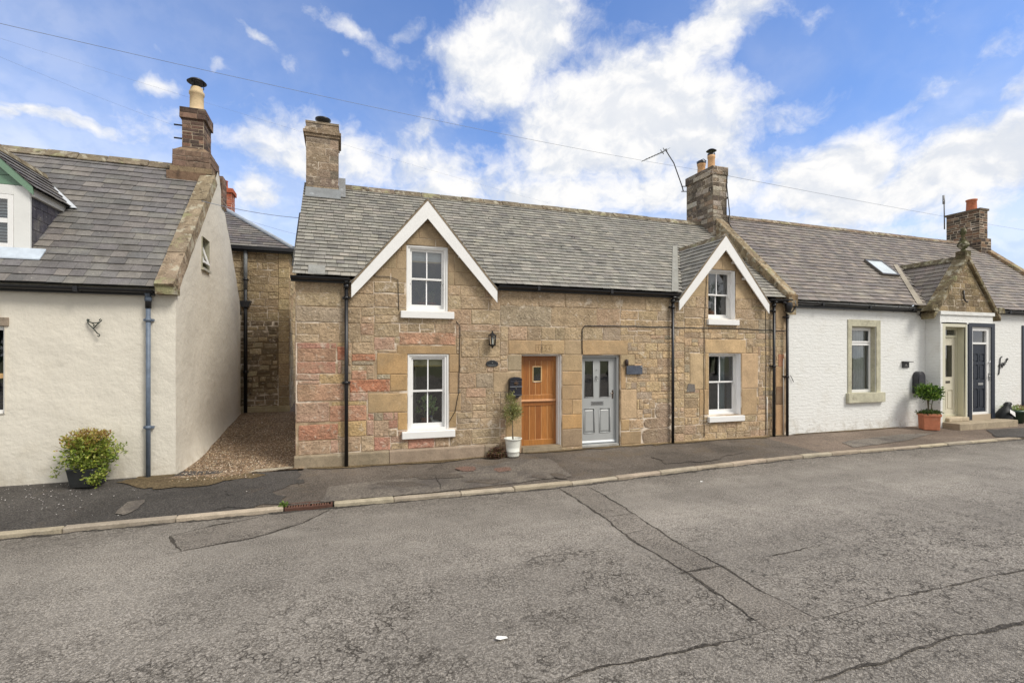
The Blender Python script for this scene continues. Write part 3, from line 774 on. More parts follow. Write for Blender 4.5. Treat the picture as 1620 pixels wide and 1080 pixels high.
# body: front skin with openings, gables, ends, back
sheet(wall, P0, (HX0, HX1, -.4, EZ - .03), holes, .36, lin(162, 140, 112), 1)
for k in 'lr':
    cx, az_, hw = GA[k]; nm = 'lu' if k == 'l' else 'ru'; h = WIN[nm]
    zb = EZ - .03; zt = h[3]
    def xl(z): return cx - (az_ - z) / SL
    def xr(z): return cx + (az_ - z) / SL
    mc = lin(158, 134, 104)
    for quad in ([(xl(zb), zb), (h[0], zb), (h[0], zt), (xl(zt), zt)] if xl(zt) < h[0] else [(xl(zb), zb), (h[0], zb), (h[0], az_ - (cx - h[0]) * SL)],
                 [(h[1], zb), (xr(zb), zb), (xr(zt), zt), (h[1], zt)], [(xl(zt), zt), (xr(zt), zt), (cx, az_)]):
        wall.add([P0(a, b, 0) for (a, b) in quad], [tuple(range(len(quad)))], mc, 1)
    for (p, q) in (((h[0], zb), (h[0], zt)), ((h[1], zt), (h[1], zb)), ((h[0], zt), (h[1], zt))):
        wall.add([P0(*p, 0), P0(*q, 0), P0(*q, -.36), P0(*p, -.36)], [(0, 1, 2, 3)], TAN, 1)
for X in (HX0, HX1):
    wall.add([(X, 0, -.4), (X, 6.4, -.4), (X, 6.4, EZ), (X, RY, RZ - .05), (X, 0, EZ - .06)], [(0, 1, 2, 3, 4) if X > 5 else (4, 3, 2, 1, 0)], lin(150, 126, 96), 1)
wall.add([(HX1, 6.4, -.4), (HX0, 6.4, -.4), (HX0, 6.4, EZ), (HX1, 6.4, EZ)], [(0, 1, 2, 3)], BRN, 1)
# dressed stones measured round the openings: photo rectangles and their colour
DR = [((628, 547, 722, 560), lin(166, 130, 78)), ((596, 558, 644.5, 592), lin(182, 140, 80)), ((617, 592, 644.5, 618), lin(176, 136, 80)), ((582, 622, 644.5, 652), lin(180, 142, 86)),
      ((629, 652, 644.5, 680), lin(178, 138, 74)), ((710.5, 560, 727, 589), lin(168, 134, 86)), ((710.5, 589, 724, 622), lin(160, 130, 88)), ((710.5, 622, 729, 650), lin(166, 136, 92)), ((710.5, 650, 722, 676), lin(164, 132, 84)),
      ((632, 526, 721, 545), lin(184, 132, 104)), ((553, 600, 617, 620), lin(174, 98, 66)), ((533, 548, 551, 570), lin(176, 94, 64)), ((556, 560, 594, 571), lin(172, 108, 78)), ((556, 586, 580, 600), lin(178, 122, 96)),
      ((470, 551, 532, 572), lin(158, 116, 94)), ((472, 671, 535, 696), lin(176, 110, 82)), ((521, 641, 580, 666), lin(174, 120, 94)), ((470, 607, 544, 634), lin(168, 124, 98)),
      ((804, 538, 856, 560), lin(170, 138, 92)), ((856, 538, 893, 560), lin(172, 142, 96)), ((921, 538, 993, 561), lin(178, 144, 92)), ((893, 538, 921, 561), lin(162, 138, 102)),
      ((803, 561, 825, 586), lin(150, 138, 112)), ((780, 588, 825, 620), lin(164, 140, 104)), ((806, 622, 825, 656), lin(168, 134, 92)), ((800, 658, 825, 700), lin(176, 138, 84)),
      ((889, 561, 920.5, 587), lin(168, 140, 98)), ((889, 587, 920.5, 609), lin(172, 138, 88)), ((889, 609, 920.5, 632), lin(166, 134, 86)), ((889, 632, 905, 655), lin(172, 136, 84)), ((905, 632, 920.5, 655), lin(180, 144, 92)), ((889, 655, 920.5, 678), lin(184, 138, 68)), ((889, 678, 920.5, 706), lin(150, 128, 98)),
      ((982, 561, 1004, 578), lin(176, 150, 108)), ((982, 616, 1007, 662), lin(182, 152, 110)), ((982, 663, 996, 681), lin(178, 144, 88)), ((982, 682, 1014, 702), lin(160, 132, 88)), ((982, 580, 990, 615), lin(172, 136, 88)),
      ((1115, 537, 1180, 558.5), lin(190, 156, 106)), ((1091, 558.5, 1115, 616), lin(186, 156, 112)), ((1115.4, 558.5, 1121, 616), lin(182, 146, 92)), ((1106, 616, 1121, 656), lin(176, 140, 90)), ((1173, 558.5, 1199, 614), lin(186, 152, 108)), ((1173, 614, 1197, 656), lin(172, 142, 100)),
      ((1231, 560, 1240.5, 580), lin(178, 104, 66)), ((1227, 580, 1241, 612), lin(176, 136, 90)), ((1227, 612, 1241, 640), lin(126, 92, 64)), ((1227, 640, 1241, 688), lin(172, 132, 88)), ((1227, 470, 1240, 520), lin(166, 138, 98)),
      ((1036, 637, 1063, 661), lin(158, 134, 118)), ((1018, 660, 1063, 677), lin(156, 128, 114)), ((1016, 677, 1063, 701), lin(152, 130, 116))]
dh = []
for (r_, c) in DR:
    x0, x1 = wx(r_[0]), wx(r_[2]); cx = (r_[0] + r_[2]) / 2
    z0, z1 = W(cx, r_[3])[1], W(cx, r_[1])[1]
    dh.append((x0, x1, z0, z1)); big = (r_[2] - r_[0]) * (r_[3] - r_[1]) < 0
    g_ = .005
    rough_ = r_[0] >= 1016 and r_[3] > 636 and r_[2] < 1064
    redd = c[0] / c[1] > 1.42 and r_[0] < 640 and r_[1] > 520 and c[2] / c[1] > .42
    lum = (c[0] + c[1] + c[2]) / 3 / ((TAN[0] + TAN[1] + TAN[2]) / 3); k_ = .30 if c[0] / c[1] > 1.75 else .42
    c = lerpc(c, tuple(q * lum for q in TAN), k_)
    stone(wall, P0, [(x0 + g_, z0 + g_), (x1 - g_, z0 + g_), (x1 - g_, z1 - g_), (x0 + g_, z1 - g_)], jit(c, .04, .02), .016 if rough_ else .012, .018 if rough_ else .012 if redd else .004, 0 if rough_ or redd else 2, rounding=2 if rough_ else 0)
allh = [(h[0] - .004, h[1] + .004, h[2] - .02, h[3] + .004) for h in holes] + dh
big = lambda a, b: (.62, .33)
mid_ = lambda a, b: (.5, .28)
def small(a, b): return (.34, .2) if b < 2.75 else (.5, .26)
zt = EZ - .05
rubble(wall, P0, (HX0 + .005, .62, .10, zt), big, stone_col, allh, split=.22)
rubble(wall, P0, (.62, 1.28, .10, 2.35), mid_, stone_col, allh, split=.45)
rubble(wall, P0, (.62, 3.24, 2.35, zt), big, stone_col, allh, split=.3)
rubble(wall, P0, (1.28, 3.24, .10, 2.35), mid_, stone_col, allh, split=.4)
rubble(wall, P0, (3.24, 5.25, -.16, 2.28), mid_, stone_col, allh, split=.35)
rubble(wall, P0, (3.24, 6.2, 2.28, zt), lambda a, b: (.85, .36), stone_col, allh, split=.2)
rubble(wall, P0, (5.25, 8.0, -.16, 2.28), small, stone_col, allh, split=.4)
rubble(wall, P0, (6.2, 8.0, 2.28, zt), small, stone_col, allh, split=.4)
rubble(wall, P0, (8.0, 11.22, -.16, 2.55), small, stone_col, allh, split=.4, wob=.014)
rubble(wall, P0, (8.0, 11.22, 2.55, zt), lambda a, b: (.55, .3), stone_col, allh, split=.25)
for k in 'lr':
    cx, az_, hw = GA[k]; zb = zt
    conv = [(cx - (az_ - zb) / SL + .02, zb), (cx + (az_ - zb) / SL - .02, zb), (cx, az_ - .02)]
    gc = (lambda x, z: jit(lerpc(lin(150, 130, 100), lin(158, 136, 104), rnd.random()), .05, .015)) if k == 'l' else (lambda x, z: jit(lerpc(lin(172, 148, 112), lin(182, 156, 118), rnd.random()), .05, .015))
    rubble(wall, P0, (conv[0][0], conv[1][0], zb, az_), lambda a, b: (.58, .33), gc, allh, conv, gap=.008, relief=.007, wob=.004, mat=2, split=.05)
# left return of the wall seen down the alley
rubble(wall, LEFT(HX0), (-6.3, -.0, -.1, EZ - .1), lambda a, b: (.45, .24), stone_col, (), split=.3)
wall.build('wall', [STONE, MORTAR, ASHLAR], house)
p = MB()
def plinth(x0, x1, z, c, d=.045):
    x = x0
    while x < x1 - .05:
        e = min(x + rnd.uniform(1.2, 2.0), x1)
        p = MB(); p.prism([(x, 0, -.4), (x, -d, -.4), (x, -d, z - .02), (x, 0, z + .015)], (e - x - .006, 0, 0), jit(c, .08)); p.build('plinth', CONC, house, bevel=.01); x = e
plinth(HX0 - .03, 3.22, .085, lin(150, 136, 116))
plinth(4.72, 5.18, -.115, lin(150, 132, 104), .02); plinth(6.22, 11.2, -.12, lin(152, 130, 100), .03)

# roofs of slate
SLC = [lin(140, 136, 127), lin(147, 143, 133), lin(132, 129, 121), lin(156, 151, 139), lin(122, 119, 113)]
def slate_col(x, v): return jit(rnd.choices(SLC, (6, 5, 5, 1, 1))[0], .06, .015)
VS = Vector((0, RY + .12, RZ - EZ)); VL = VS.length
def main_skip(u, v):
    x = HX0 + u; y = -.12 + v / VL * VS.y; z = EZ + v / VL * VS.z
    for k in 'lr':
        cx, az_, hw = GA[k]
        if z < az_ + .12 - abs(x - cx) * SL - .12 and y < 1.9: return True
    return False
rf = MB()
slates(rf, (HX0 - .05, -.12, EZ), (1, 0, 0), VS, [(0, 0), (HX1 - HX0 - .05, 0), (HX1 - HX0 - .05, VL - .04), (0, VL - .04)], .15, .20, slate_col, main_skip, rough=1.3,
       deck=[[(a - HX0, .3), (b - HX0, .3), (b - HX0, 2.62), (a - HX0, 2.62)] for (a, b) in ((HX0 - .03, .22), (3.1, 7.78), (10.5, HX1 - .05))] + [[(0, 2.62), (HX1 - HX0 - .05, 2.62), (HX1 - HX0 - .05, VL - .04), (0, VL - .04)]])
# a few slipped or missing slates show as dark holes; rear slope
rf.add([(HX0 - .05, RY, RZ - .01), (HX1, RY, RZ - .01), (HX1, 6.5, EZ), (HX0 - .05, 6.5, EZ)], [(3, 2, 1, 0)], lin(110, 110, 108))
for k in range(26):
    u, v = rnd.uniform(3.4, 8.6), rnd.uniform(1.6, 3.6)
    if main_skip(u, v): continue
    o = Vector((HX0 + u, -.12, EZ)) + VS.normalized() * v; n_ = Vector((0, -VS.z, VS.y)).normalized() * .034; s_ = rnd.uniform(.02, .04)
    vd = VS.normalized()
    rf.add([o + n_, o + n_ + Vector((s_, 0, 0)), o + n_ + Vector((s_, 0, 0)) + vd * s_ * .9, o + n_ + vd * s_ * .9], [(0, 1, 2, 3)], (.015, .015, .015, 1))
# one pale replacement slate by the left eaves
o = Vector((HX0 + .22, -.14, EZ + .015)); vd = VS.normalized()
rf.add([o, o + Vector((.30, 0, 0)), o + Vector((.30, 0, 0)) + vd * .30 + Vector((0, -.02, .02)), o + vd * .30 + Vector((0, -.02, .02))], [(0, 1, 2, 3)], lin(140, 140, 136))
rf.build('roof', SLATE, house)
rt = MB(); x = HX0 + .8
while x < HX1 - .25:
    L = rnd.uniform(.5, .75); e = min(x + L, HX1 - .2); dz = rnd.uniform(-.008, .008)
    c = jit(lin(120, 110, 94), .14)
    rt.prism([(x, RY - .21, RZ - .13 + dz), (x, RY - .03, RZ + .045 + dz), (x, RY + .03, RZ + .045 + dz), (x, RY + .21, RZ - .13 + dz)][::-1], (e - x - .008, 0, 0), c); x = e
rt.build('ridge_tiles', LICHEN, house, bevel=.012)
for k in 'lr':
    cx, az_, hw = GA[k]; top = az_ + .12
    y_hit = (top - EZ) / VS.z * VS.y - .12 + .1
    gr = MB()
    for sgn in (-1, 1):
        # plane from ridge (cx, y) down to the eaves; verge in front at y=-.17
        dn = Vector((sgn, 0, -SL)); Lg = math.hypot(hw + .06, (hw + .06) * SL)
        x_e = cx + sgn * (hw + .06); z_e = top - (hw + .06) * SL
        y_e = max(-.1, (z_e - EZ) / VS.z * VS.y)
        if sgn < 0:
            slates(gr, (x_e, y_hit, z_e), (0, -1, 0), (1, 0, SL), [(0, Lg), (y_hit + .16, Lg), (y_hit + .16, 0), (y_hit + .02, 0)], .15, .24, slate_col)
        else:
            slates(gr, (x_e, -.16, z_e), (0, 1, 0), (-1, 0, SL), [(0, 0), (.14, 0), (y_hit + .16, Lg), (0, Lg)], .15, .24, slate_col)
        # tilted verge mortar between slates and bargeboard
        gr.prism([(cx, -.165, top - .03), (cx + sgn * (hw + .05), -.165, z_e - .03), (cx + sgn * (hw + .05), -.165, z_e + .015), (cx, -.165, top + .015)], (0, .05, 0), lin(128, 112, 90))
    gm = gr.build('gable_roof', SLATE, house)
    rr = MB(); y = -.12; s0 = top - .03
    while y < y_hit:
        e = min(y + .42, y_hit); dz = rnd.uniform(-.006, .006)
        rr.prism([(cx - .15, y, s0 - .13 + dz), (cx + .15, y, s0 - .13 + dz), (cx + .045, y, s0 + .035 + dz), (cx, y, s0 + .055 + dz), (cx - .045, y, s0 + .035 + dz)], (0, e - y - .008, 0), jit(lin(124, 112, 94), .12)); y = e
    rr.build('ridge_tiles', LICHEN, gm, bevel=.01)
    bb = MB(); tb = top - .03; d = .265
    for sgn in (-1, 1):
        hx = hw + .05
        pts = [(cx, -.16, tb), (cx + sgn * hx, -.16, tb - hx * SL), (cx + sgn * hx, -.16, tb - hx * SL - d * .98), (cx, -.16, tb - d * 1.36)]
        if sgn > 0: pts = pts[::-1]
        bb.prism(pts, (0, .03, 0), WHITE)
        bb.prism([(cx, -.13, tb - .01), (cx + sgn * hx, -.13, tb - hx * SL - .01), (cx + sgn * hx, -.13, tb - hx * SL - .04), (cx, -.13, tb - .04)], (0, .15, 0), lin(200, 198, 192))
    bb.build('bargeboard', PAINT, house)
    for z in ((4.05, 4.45) if k == 'l' else (3.95, 4.35)):
        for sgn in (1,):
            bt = MB(); xx = cx + sgn * ((az_ - z) / SL - .10); bt.box(xx - .06, xx + .04, -.13, .02, z - .03, z + .03, lin(222, 220, 214)); bt.build('bracket', PAINT, house, bevel=.006)
    # lead valley at the side that shows
    vm = MB()
    if k == 'r':
        a = Vector((cx - hw - .14, -.13, EZ - .0)); b = Vector((cx - .02, y_hit, top - .02))
        zof = lambda x, y: EZ + (y + .12) / VS.y * VS.z + .045
        a2 = (cx - hw - .16, -.14); b2 = (cx - .05, y_hit - .02)
        vm.add([(a2[0] - .10, a2[1], zof(*a2)), (a2[0] + .10, a2[1], zof(*a2) + .012), (b2[0] + .06, b2[1], zof(*b2) + .01), (b2[0] - .10, b2[1], zof(*b2))], [(0, 1, 2, 3)], lin(142, 140, 130))
        vm.build('valley', LEAD, house)
# gutters and downpipes
def gutter(parent, x0, x1, z, y=-.155, name='gutter', dz=0.0):
    m = MB(); n_ = 7; prof = [(y + .055 * math.cos(math.pi + math.pi * i / n_), z + .055 * math.sin(math.pi + math.pi * i / n_) * 1.1) for i in range(n_ + 1)]
    m.prism([(x0, a, b) for (a, b) in prof][::-1], (x1 - x0, 0, dz), BLK)
    x = x0 + .9
    while x < x1 - .2:
        t = (x - x0) / (x1 - x0); m.box(x - .03, x + .03, y - .063, y + .063, z - .072 + dz * t, z + .012 + dz * t, BLK); x += 1.8
    m.box(x0, x1, -.09, -.01, z - .09 + min(dz, 0), z - .01 + min(dz, 0), (.02, .02, .022, 1))
    return m.build(name, BLACK, parent)
gutter(house, HX0 - .08, .16, EZ - .03); gutter(house, 3.16, 7.74, EZ - .03); gutter(house, 10.56, 11.3, EZ - .04)
def downpipe(parent, x, y, z0, z1, col=BLK, r=.036, hopper=True, mat=None, collars=(1.6,), shoe=False):
    m = MB(); m.tube([(x, y, z0), (x, y, z1)], r, 12, col)
    for c in collars: m.tube([(x, y, c - .03), (x, y, c + .03)], r * 1.28, 12, col); m.box(x - .075, x + .075, y + r * .2, y + .09, c - .018, c + .018, col)
    m.tube([(x, y, z1 - .02), (x, y, z1 + .06)], r * 1.5, 12, col)
    if hopper: m.tube([(x, y, z1 + .03), (x, y - .03, z1 + .1), (x, y - .08, z1 + .13)], r * 1.1, 10, col)
    return m.build('downpipe', mat or BLACK, parent)
downpipe(house, wx(548, -.09), -.09, -.19, EZ - .20, collars=(1.46, 3.1)); downpipe(house, wx(1064.5, -.09), -.09, -.17, EZ - .22, collars=(3.15,)); downpipe(house, wx(1224.5, -.09), -.09, -.17, EZ - .22, collars=(3.15, 1.7))
for (px, z0, z1) in ((1213.5, -.16, .9), (1222.5, -.16, 1.05)):
    m = MB(); m.tube([(wx(px, -.02), -.02, z0), (wx(px, -.02), -.02, z1)], .012, 6, lin(214, 210, 200)); m.build('waste_pipe', PAINT, house)
# chimneys of the double cottage
BST = [lin(146, 128, 108), lin(136, 118, 98), lin(126, 110, 94), lin(152, 134, 112), lin(114, 102, 90)]
ch = MB(); stack(ch, HX0 + .01, -.06, 2.78, 3.62, 5.55, 7.62, (.40, .20), lambda a, b: jit(rnd.choice(BST), .07), relief=.004, gap=.008)
for (z, o) in ((7.30, .02), (7.37, .055), (7.44, .02)):
    ch.box(HX0 - o, -.05 + o, 2.77 - o, 3.63 + o, z, z + .07, jit(lin(128, 110, 88), .05), 0)
ch.box(HX0 - .005, -.045, 2.765, 3.635, 7.62, 7.67, lin(132, 118, 98), 0)
cm = ch.build('chimney', [STONE, MORTAR], house)
m = MB(); m.lathe([(.10, 0), (.10, .06)], (-.42, 3.0, 7.66), 16, BLK); m.lathe([(.10, .05), (.13, .09), (.185, .15), (.185, .18), (.15, .19), (0, .20)], (-.42, 3.0, 7.66), 20, BLK)
m.build('cowl', BLACK, cm)
m = MB()     # lead soaker where the stack meets the slates
zz = lambda y: EZ + (y + .12) / VS.y * VS.z
m.prism([(HX0 - .0, 2.765, zz(2.765) + .13), (HX0, 2.765, zz(2.765) + .02), (HX0, 2.50, zz(2.50) + .045), (HX0, 2.50, zz(2.50) + .05)], (.80, 0, 0), lin(124, 127, 128))
m.prism([(-.05, 2.765, zz(2.765) + .14), (-.05, 2.60, zz(2.6) + .05), (-.05, 3.2, zz(3.2) + .05), (-.05, 3.2, zz(3.2) + .2)], (.16, 0, 0), lin(126, 127, 126))
m.build('flashing', LEAD, cm)
ch = MB(); GST = [lin(128, 118, 104), lin(106, 96, 84), lin(92, 82, 72), lin(150, 140, 126), lin(84, 76, 68), lin(136, 116, 96), lin(168, 158, 144)]
gcol = lambda a, b: jit(rnd.choice(GST), .12)
stack(ch, 11.13, 11.68, 2.60, 3.86, 5.5, 7.92, (.26, .135), gcol, relief=.008)
stack(ch, 11.07, 11.75, 2.52, 3.92, 5.6, 6.42, (.28, .15), gcol, relief=.01)
stack(ch, 11.10, 11.71, 2.57, 3.89, 7.72, 7.98, (.28, .13), gcol, relief=.006)
cm = ch.build('chimney', [STONE, MORTAR], house)
for (y, r_, h_) in ((3.45, .13, .42), (2.98, .115, .50)):
    m = MB(); x = 11.40; c = lin(204, 164, 122)
    m.lathe([(r_ * 1.08, 0), (r_ * 1.05, .05), (r_, .08), (r_ * .94, h_ - .1), (r_ * 1.06, h_ - .08), (r_ * 1.06, h_), (r_ * .8, h_)], (x, y, 7.97), 20, c)
    pt = m.build('chimney_pot', TERRA, cm)
    m = MB()
    if y < 3.2:
        for k in range(4): m.tube([(x + r_ * .9 * math.cos(k * 1.57 + .4), y + r_ * .9 * math.sin(k * 1.57 + .4), 7.95 + h_), (x + r_ * .9 * math.cos(k * 1.57 + .4), y + r_ * .9 * math.sin(k * 1.57 + .4), 8.13 + h_)], .008, 6, BLK)
        m.lathe([(0, .21), (.1, .2), (.165, .15), (.155, .145), (.0, .16)], (x, y, 7.97 + h_), 20, BLK); m.lathe([(r_ * 1.0, -.03), (r_ * 1.05, .05), (r_ * .9, .05)], (x, y, 7.97 + h_), 18, BLK)
    else:
        m.lathe([(r_ * 1.12, -.02), (r_ * 1.15, .05), (r_ * .9, .08), (0, .09)], (x, y, 7.97 + h_), 18, BLK)
        for k in range(3): m.tube([(x - .12, y - .1 + .1 * k, 8.03 + h_), (x, y - .1 + .1 * k, 8.09 + h_), (x + .12, y - .1 + .1 * k, 8.03 + h_)], .008, 5, BLK)
    m.build('cowl', BLACK, pt)
m = MB(); m.tube([(11.70, 2.585, 7.9), (11.66, 2.58, 7.4), (11.70, 2.50, 6.5), (11.66, 2.49, 6.2), (11.5, 2.2, 5.95)], .016, 6, BLK); m.build('cable', BLACK, cm)
for z in (7.55, 7.28, 7.05):
    m = MB(); m.tube([(11.69, 2.75, z), (11.80, 2.75, z)], .014, 6, BLK); m.lathe([(.01, -.01), (.035, .01), (.04, .05), (.02, .09), (.005, .1)], (11.80, 2.75, z - .02), 10, BLK); m.build('insulator', BLACK, cm)


# sash windows
sash_window(house, *WIN['lu'], .03, .075, (.12, .155), False, (.20, .215, .24, 1), upper=True, blind=(.22, lin(226, 228, 230)))  # blue-grey room colour mimics sky reflected in these panes
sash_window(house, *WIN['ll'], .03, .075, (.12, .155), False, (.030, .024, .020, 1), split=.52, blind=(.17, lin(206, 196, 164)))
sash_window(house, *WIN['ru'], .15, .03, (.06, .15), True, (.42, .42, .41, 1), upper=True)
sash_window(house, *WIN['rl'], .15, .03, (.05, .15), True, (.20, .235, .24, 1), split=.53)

def curtain(parent, x0, x1, y, z0, z1, col):
    m = MB(); n_ = 24
    for i in range(n_ + 1):
        x = x0 + (x1 - x0) * i / n_; yy = y + .018 * math.sin(i * 1.9) + .008 * math.sin(i * .7)
        m.v += [(x, yy, z0), (x, yy, z1)]
    for i in range(n_): m.f.append([2 * i, 2 * i + 2, 2 * i + 3, 2 * i + 1]); m.c.append(col); m.m.append(0); m.s.append(True)
    return m.build('curtain', FABRIC, parent)
_w = [o for o in house.children if o.name.startswith('window')]
curtain(_w[1], WIN['ll'][0] + .13, WIN['ll'][0] + .24, .46, WIN['ll'][2] + .1, WIN['ll'][3] - .2, lin(150, 146, 138))
curtain(_w[2], WIN['ru'][1] - .26, WIN['ru'][1] - .06, .62, WIN['ru'][2] + .1, WIN['ru'][3] - .02, lin(206, 206, 204))
curtain(_w[3], WIN['rl'][0] + .08, WIN['rl'][0] + .26, .50, WIN['rl'][2] + .1, WIN['rl'][3] - .05, lin(170, 176, 178))
curtain(_w[3], WIN['rl'][1] - .30, WIN['rl'][1] - .08, .50, WIN['rl'][2] + .1, WIN['rl'][3] - .05, lin(150, 166, 172))
# oak stable door
x0, x1, z0, z1 = WIN['orange']; Y = .20
fr = MB(); ring(fr, x0 - .04, x1 - .004, z0 + .02, z1 - .003, .10, .30, .055, .045, .03, .001)
fr.box(x1 - .02, x1 - .004, .02, .0995, z0 + .01, z1 - .004, WHITE)
od = fr.build('stable_door', PAINT, house, bevel=.003)
O1, O2, O3 = lin(166, 108, 52), lin(176, 116, 58), lin(152, 95, 44)
lx0, lx1 = x0 + .017, x1 - .051; zm = W(852, 633, Y)[1]; zb_, zt_ = W(852, 706, Y)[1], z1 - .034
def oak_leaf(name, b0, b1, rail_t, rail_b, hole=None):
    m = MB(); sx = .105
    m.box(lx0, lx0 + sx, Y, Y + .045, b0, b1, jit(O1, .05)); m.box(lx1 - sx * .62, lx1, Y, Y + .045, b0, b1, jit(O1, .05))
    m.box(lx0 + sx, lx1 - sx * .62, Y, Y + .045, b1 - rail_t, b1, jit(O3, .05)); m.box(lx0 + sx, lx1 - sx * .62, Y, Y + .045, b0, b0 + rail_b, jit(O2, .05))
    a, e = lx0 + sx, lx1 - sx * .62; n_ = 5; wd = (e - a) / n_
    m.box(a, e, Y + .026, Y + .04, b0 + rail_b, b1 - rail_t, lin(210, 156, 104)) if not hole else None
    for i in range(n_):
        p0, p1 = a + wd * i + .003, a + wd * (i + 1) - .009; c = jit(rnd.choice([O1, O2, O3]), .07, .03)
        segs = [(b0 + rail_b, b1 - rail_t)]
        if hole and p1 > hole[0] and p0 < hole[1]:
            for (q0, q1) in ((b0 + rail_b, hole[2]), (hole[3], b1 - rail_t)): m.box(p0, p1, Y + .014, Y + .04, q0, q1, c)
            if p0 < hole[0]: m.box(p0, hole[0], Y + .014, Y + .04, hole[2], hole[3], c)
            if p1 > hole[1]: m.box(hole[1], p1, Y + .014, Y + .04, hole[2], hole[3], c)
        else: m.box(p0, p1, Y + .014, Y + .04, b0 + rail_b, b1 - rail_t, c)
        if i: m.box(p0 - .009, p0 + .003, Y + .012, Y + .04, b0 + rail_b, (hole[2] if hole and hole[0] < p0 < hole[1] else b1 - rail_t), lin(204, 152, 100))
        if i and hole and hole[0] < p0 < hole[1]: m.box(p0 - .009, p0 + .003, Y + .012, Y + .04, hole[3], b1 - rail_t, lin(204, 152, 100))
    m.tube([(lx1 - sx * .62 - .006, Y + .008, b0 + rail_b), (lx1 - sx * .62 - .006, Y + .008, b1 - rail_t)], .006, 5, lin(214, 160, 106))
    m.tube([(a, Y + .008, b0 + rail_b + .004), (e, Y + .008, b0 + rail_b + .004)], .006, 5, lin(214, 160, 106))
    return m.build(name, OAK, od)
wxa, wxb = W(842.5, 590, Y)[0], W(857.5, 590, Y)[0]; wza, wzb = W(850, 604, Y)[1], W(850, 579, Y)[1]
oak_leaf('upper_leaf', zm, zt_, .11, .12, (wxa, wxb, wza, wzb)); oak_leaf('lower_leaf', zb_ + .005, zm - .008, .11, .15)
m = MB(); ring(m, wxa, wxb, wza, wzb, Y + .002, Y + .04, .024, col=lin(214, 178, 128)); m.build('light_frame', OAK, od, bevel=.003)
m = MB(); m.add([(wxa + .02, Y + .02, wza + .02), (wxb - .02, Y + .02, wza + .02), (wxb - .02, Y + .02, wzb - .02), (wxa + .02, Y + .02, wzb - .02)], [(0, 1, 2, 3)]); m.build('pane', GLASS, od)
for z in (zm - .02, zb_ - .01):
    m = MB(); m.prism([(lx0 + .02, Y - .035, z), (lx0 + .02, Y - .03, z + .018), (lx0 + .02, Y + .0, z + .05), (lx0 + .02, Y, z)][::-1], (lx1 - lx0 - .025, 0, 0), lin(190, 136, 88)); m.build('weather_bar', OAK, od, bevel=.003)
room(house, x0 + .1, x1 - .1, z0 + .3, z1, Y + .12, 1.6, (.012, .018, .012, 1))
m = MB(); m.box(x0 + .01, x1 - .01, -.03, .40, -.3, z0 + .035, lin(150, 136, 114)); m.box(x0 + .012, x1 - .012, -.015, .19, z0 + .035, z0 + .05, lin(140, 126, 104)); m.build('doorstep', CONC, od, bevel=.012)

# grey panelled door
x0, x1, z0, z1 = WIN['grey']; Y = .13; GC = lin(164, 166, 165)
fr = MB(); ring(fr, x0 - .03, x1 - .004, z0 + .02, z1 - .003, .06, .22, .05, .055, .05, .05, col=lin(168, 170, 169))
gd = fr.build('panelled_door', GPAINT, house, bevel=.004)
def gx(px): return W(px, 600, Y)[0]
def gz(py): return W(948, py, Y)[1]
lx0, lx1 = x0 + .022, x1 - .061
G1 = (max(lx0 + .06, gx(924.5)), gx(938.5), gz(628), gz(570.5)); G2 = (gx(948.5), gx(963), gz(628), gz(570.5))
P1 = (max(lx0 + .05, gx(923.5)), gx(940.5), gz(684), gz(645.5)); P2 = (gx(948), gx(965), gz(684), gz(645.5))
m = MB(); sheet(m, FRONT(Y), (lx0, lx1, z0 + .07, z1 - .054), [G1, G2, P1, P2], .022, GC)
for q in (P1, P2):
    m.add([FRONT(Y)(a, b, -.022) for (a, b) in ((q[0], q[2]), (q[1], q[2]), (q[1], q[3]), (q[0], q[3]))], [(0, 1, 2, 3)], GC)
    a, b, c, d = q; i_ = .05
    m.add([(a + .02, Y + .021, c + .02), (b - .02, Y + .021, c + .02), (b - .02, Y + .021, d - .02), (a + .02, Y + .021, d - .02), (a + i_, Y + .004, c + i_), (b - i_, Y + .004, c + i_), (b - i_, Y + .004, d - i_), (a + i_, Y + .004, d - i_)], [(0, 1, 5, 4), (1, 2, 6, 5), (2, 3, 7, 6), (3, 0, 4, 7), (4, 5, 6, 7)], GC)
for q in (P1, P2, G1, G2):     # planted mouldings
    a, b, c, d = q
    for (s0, s1) in (((a, c), (b, c)), ((b, c), (b, d)), ((b, d), (a, d)), ((a, d), (a, c))): m.tube([(s0[0], Y - .002, s0[1]), (s1[0], Y - .002, s1[1])], .009, 6, GC)
m.prism([(lx0, Y - .03, z0 + .09), (lx0, Y - .026, z0 + .105), (lx0, Y, z0 + .14), (lx0, Y, z0 + .09)][::-1], (lx1 - lx0, 0, 0), lin(176, 180, 182))
m.build('leaf', GPAINT, gd)
m = MB()
for q in (G1, G2): m.add([(q[0], Y + .015, q[2]), (q[1], Y + .015, q[2]), (q[1], Y + .015, q[3]), (q[0], Y + .015, q[3])], [(0, 1, 2, 3)])
m.build('pane', GLASS, gd)
m = MB(); m.box(gx(935), gx(954.5), Y - .012, Y - .001, gz(640), gz(634), lin(190, 192, 194)); m.box(gx(936.5), gx(953), Y - .017, Y - .0125, gz(639), gz(635.2), lin(150, 152, 154)); m.build('letter_plate', CHROME, gd, bevel=.002)
m = MB(); cx = gx(943.5); zk = gz(596); m.lathe([(.0, 0), (.02, .002), (.024, .02), (.016, .03), (0, .032)], (cx, Y - .02, zk), 12, lin(200, 200, 200))
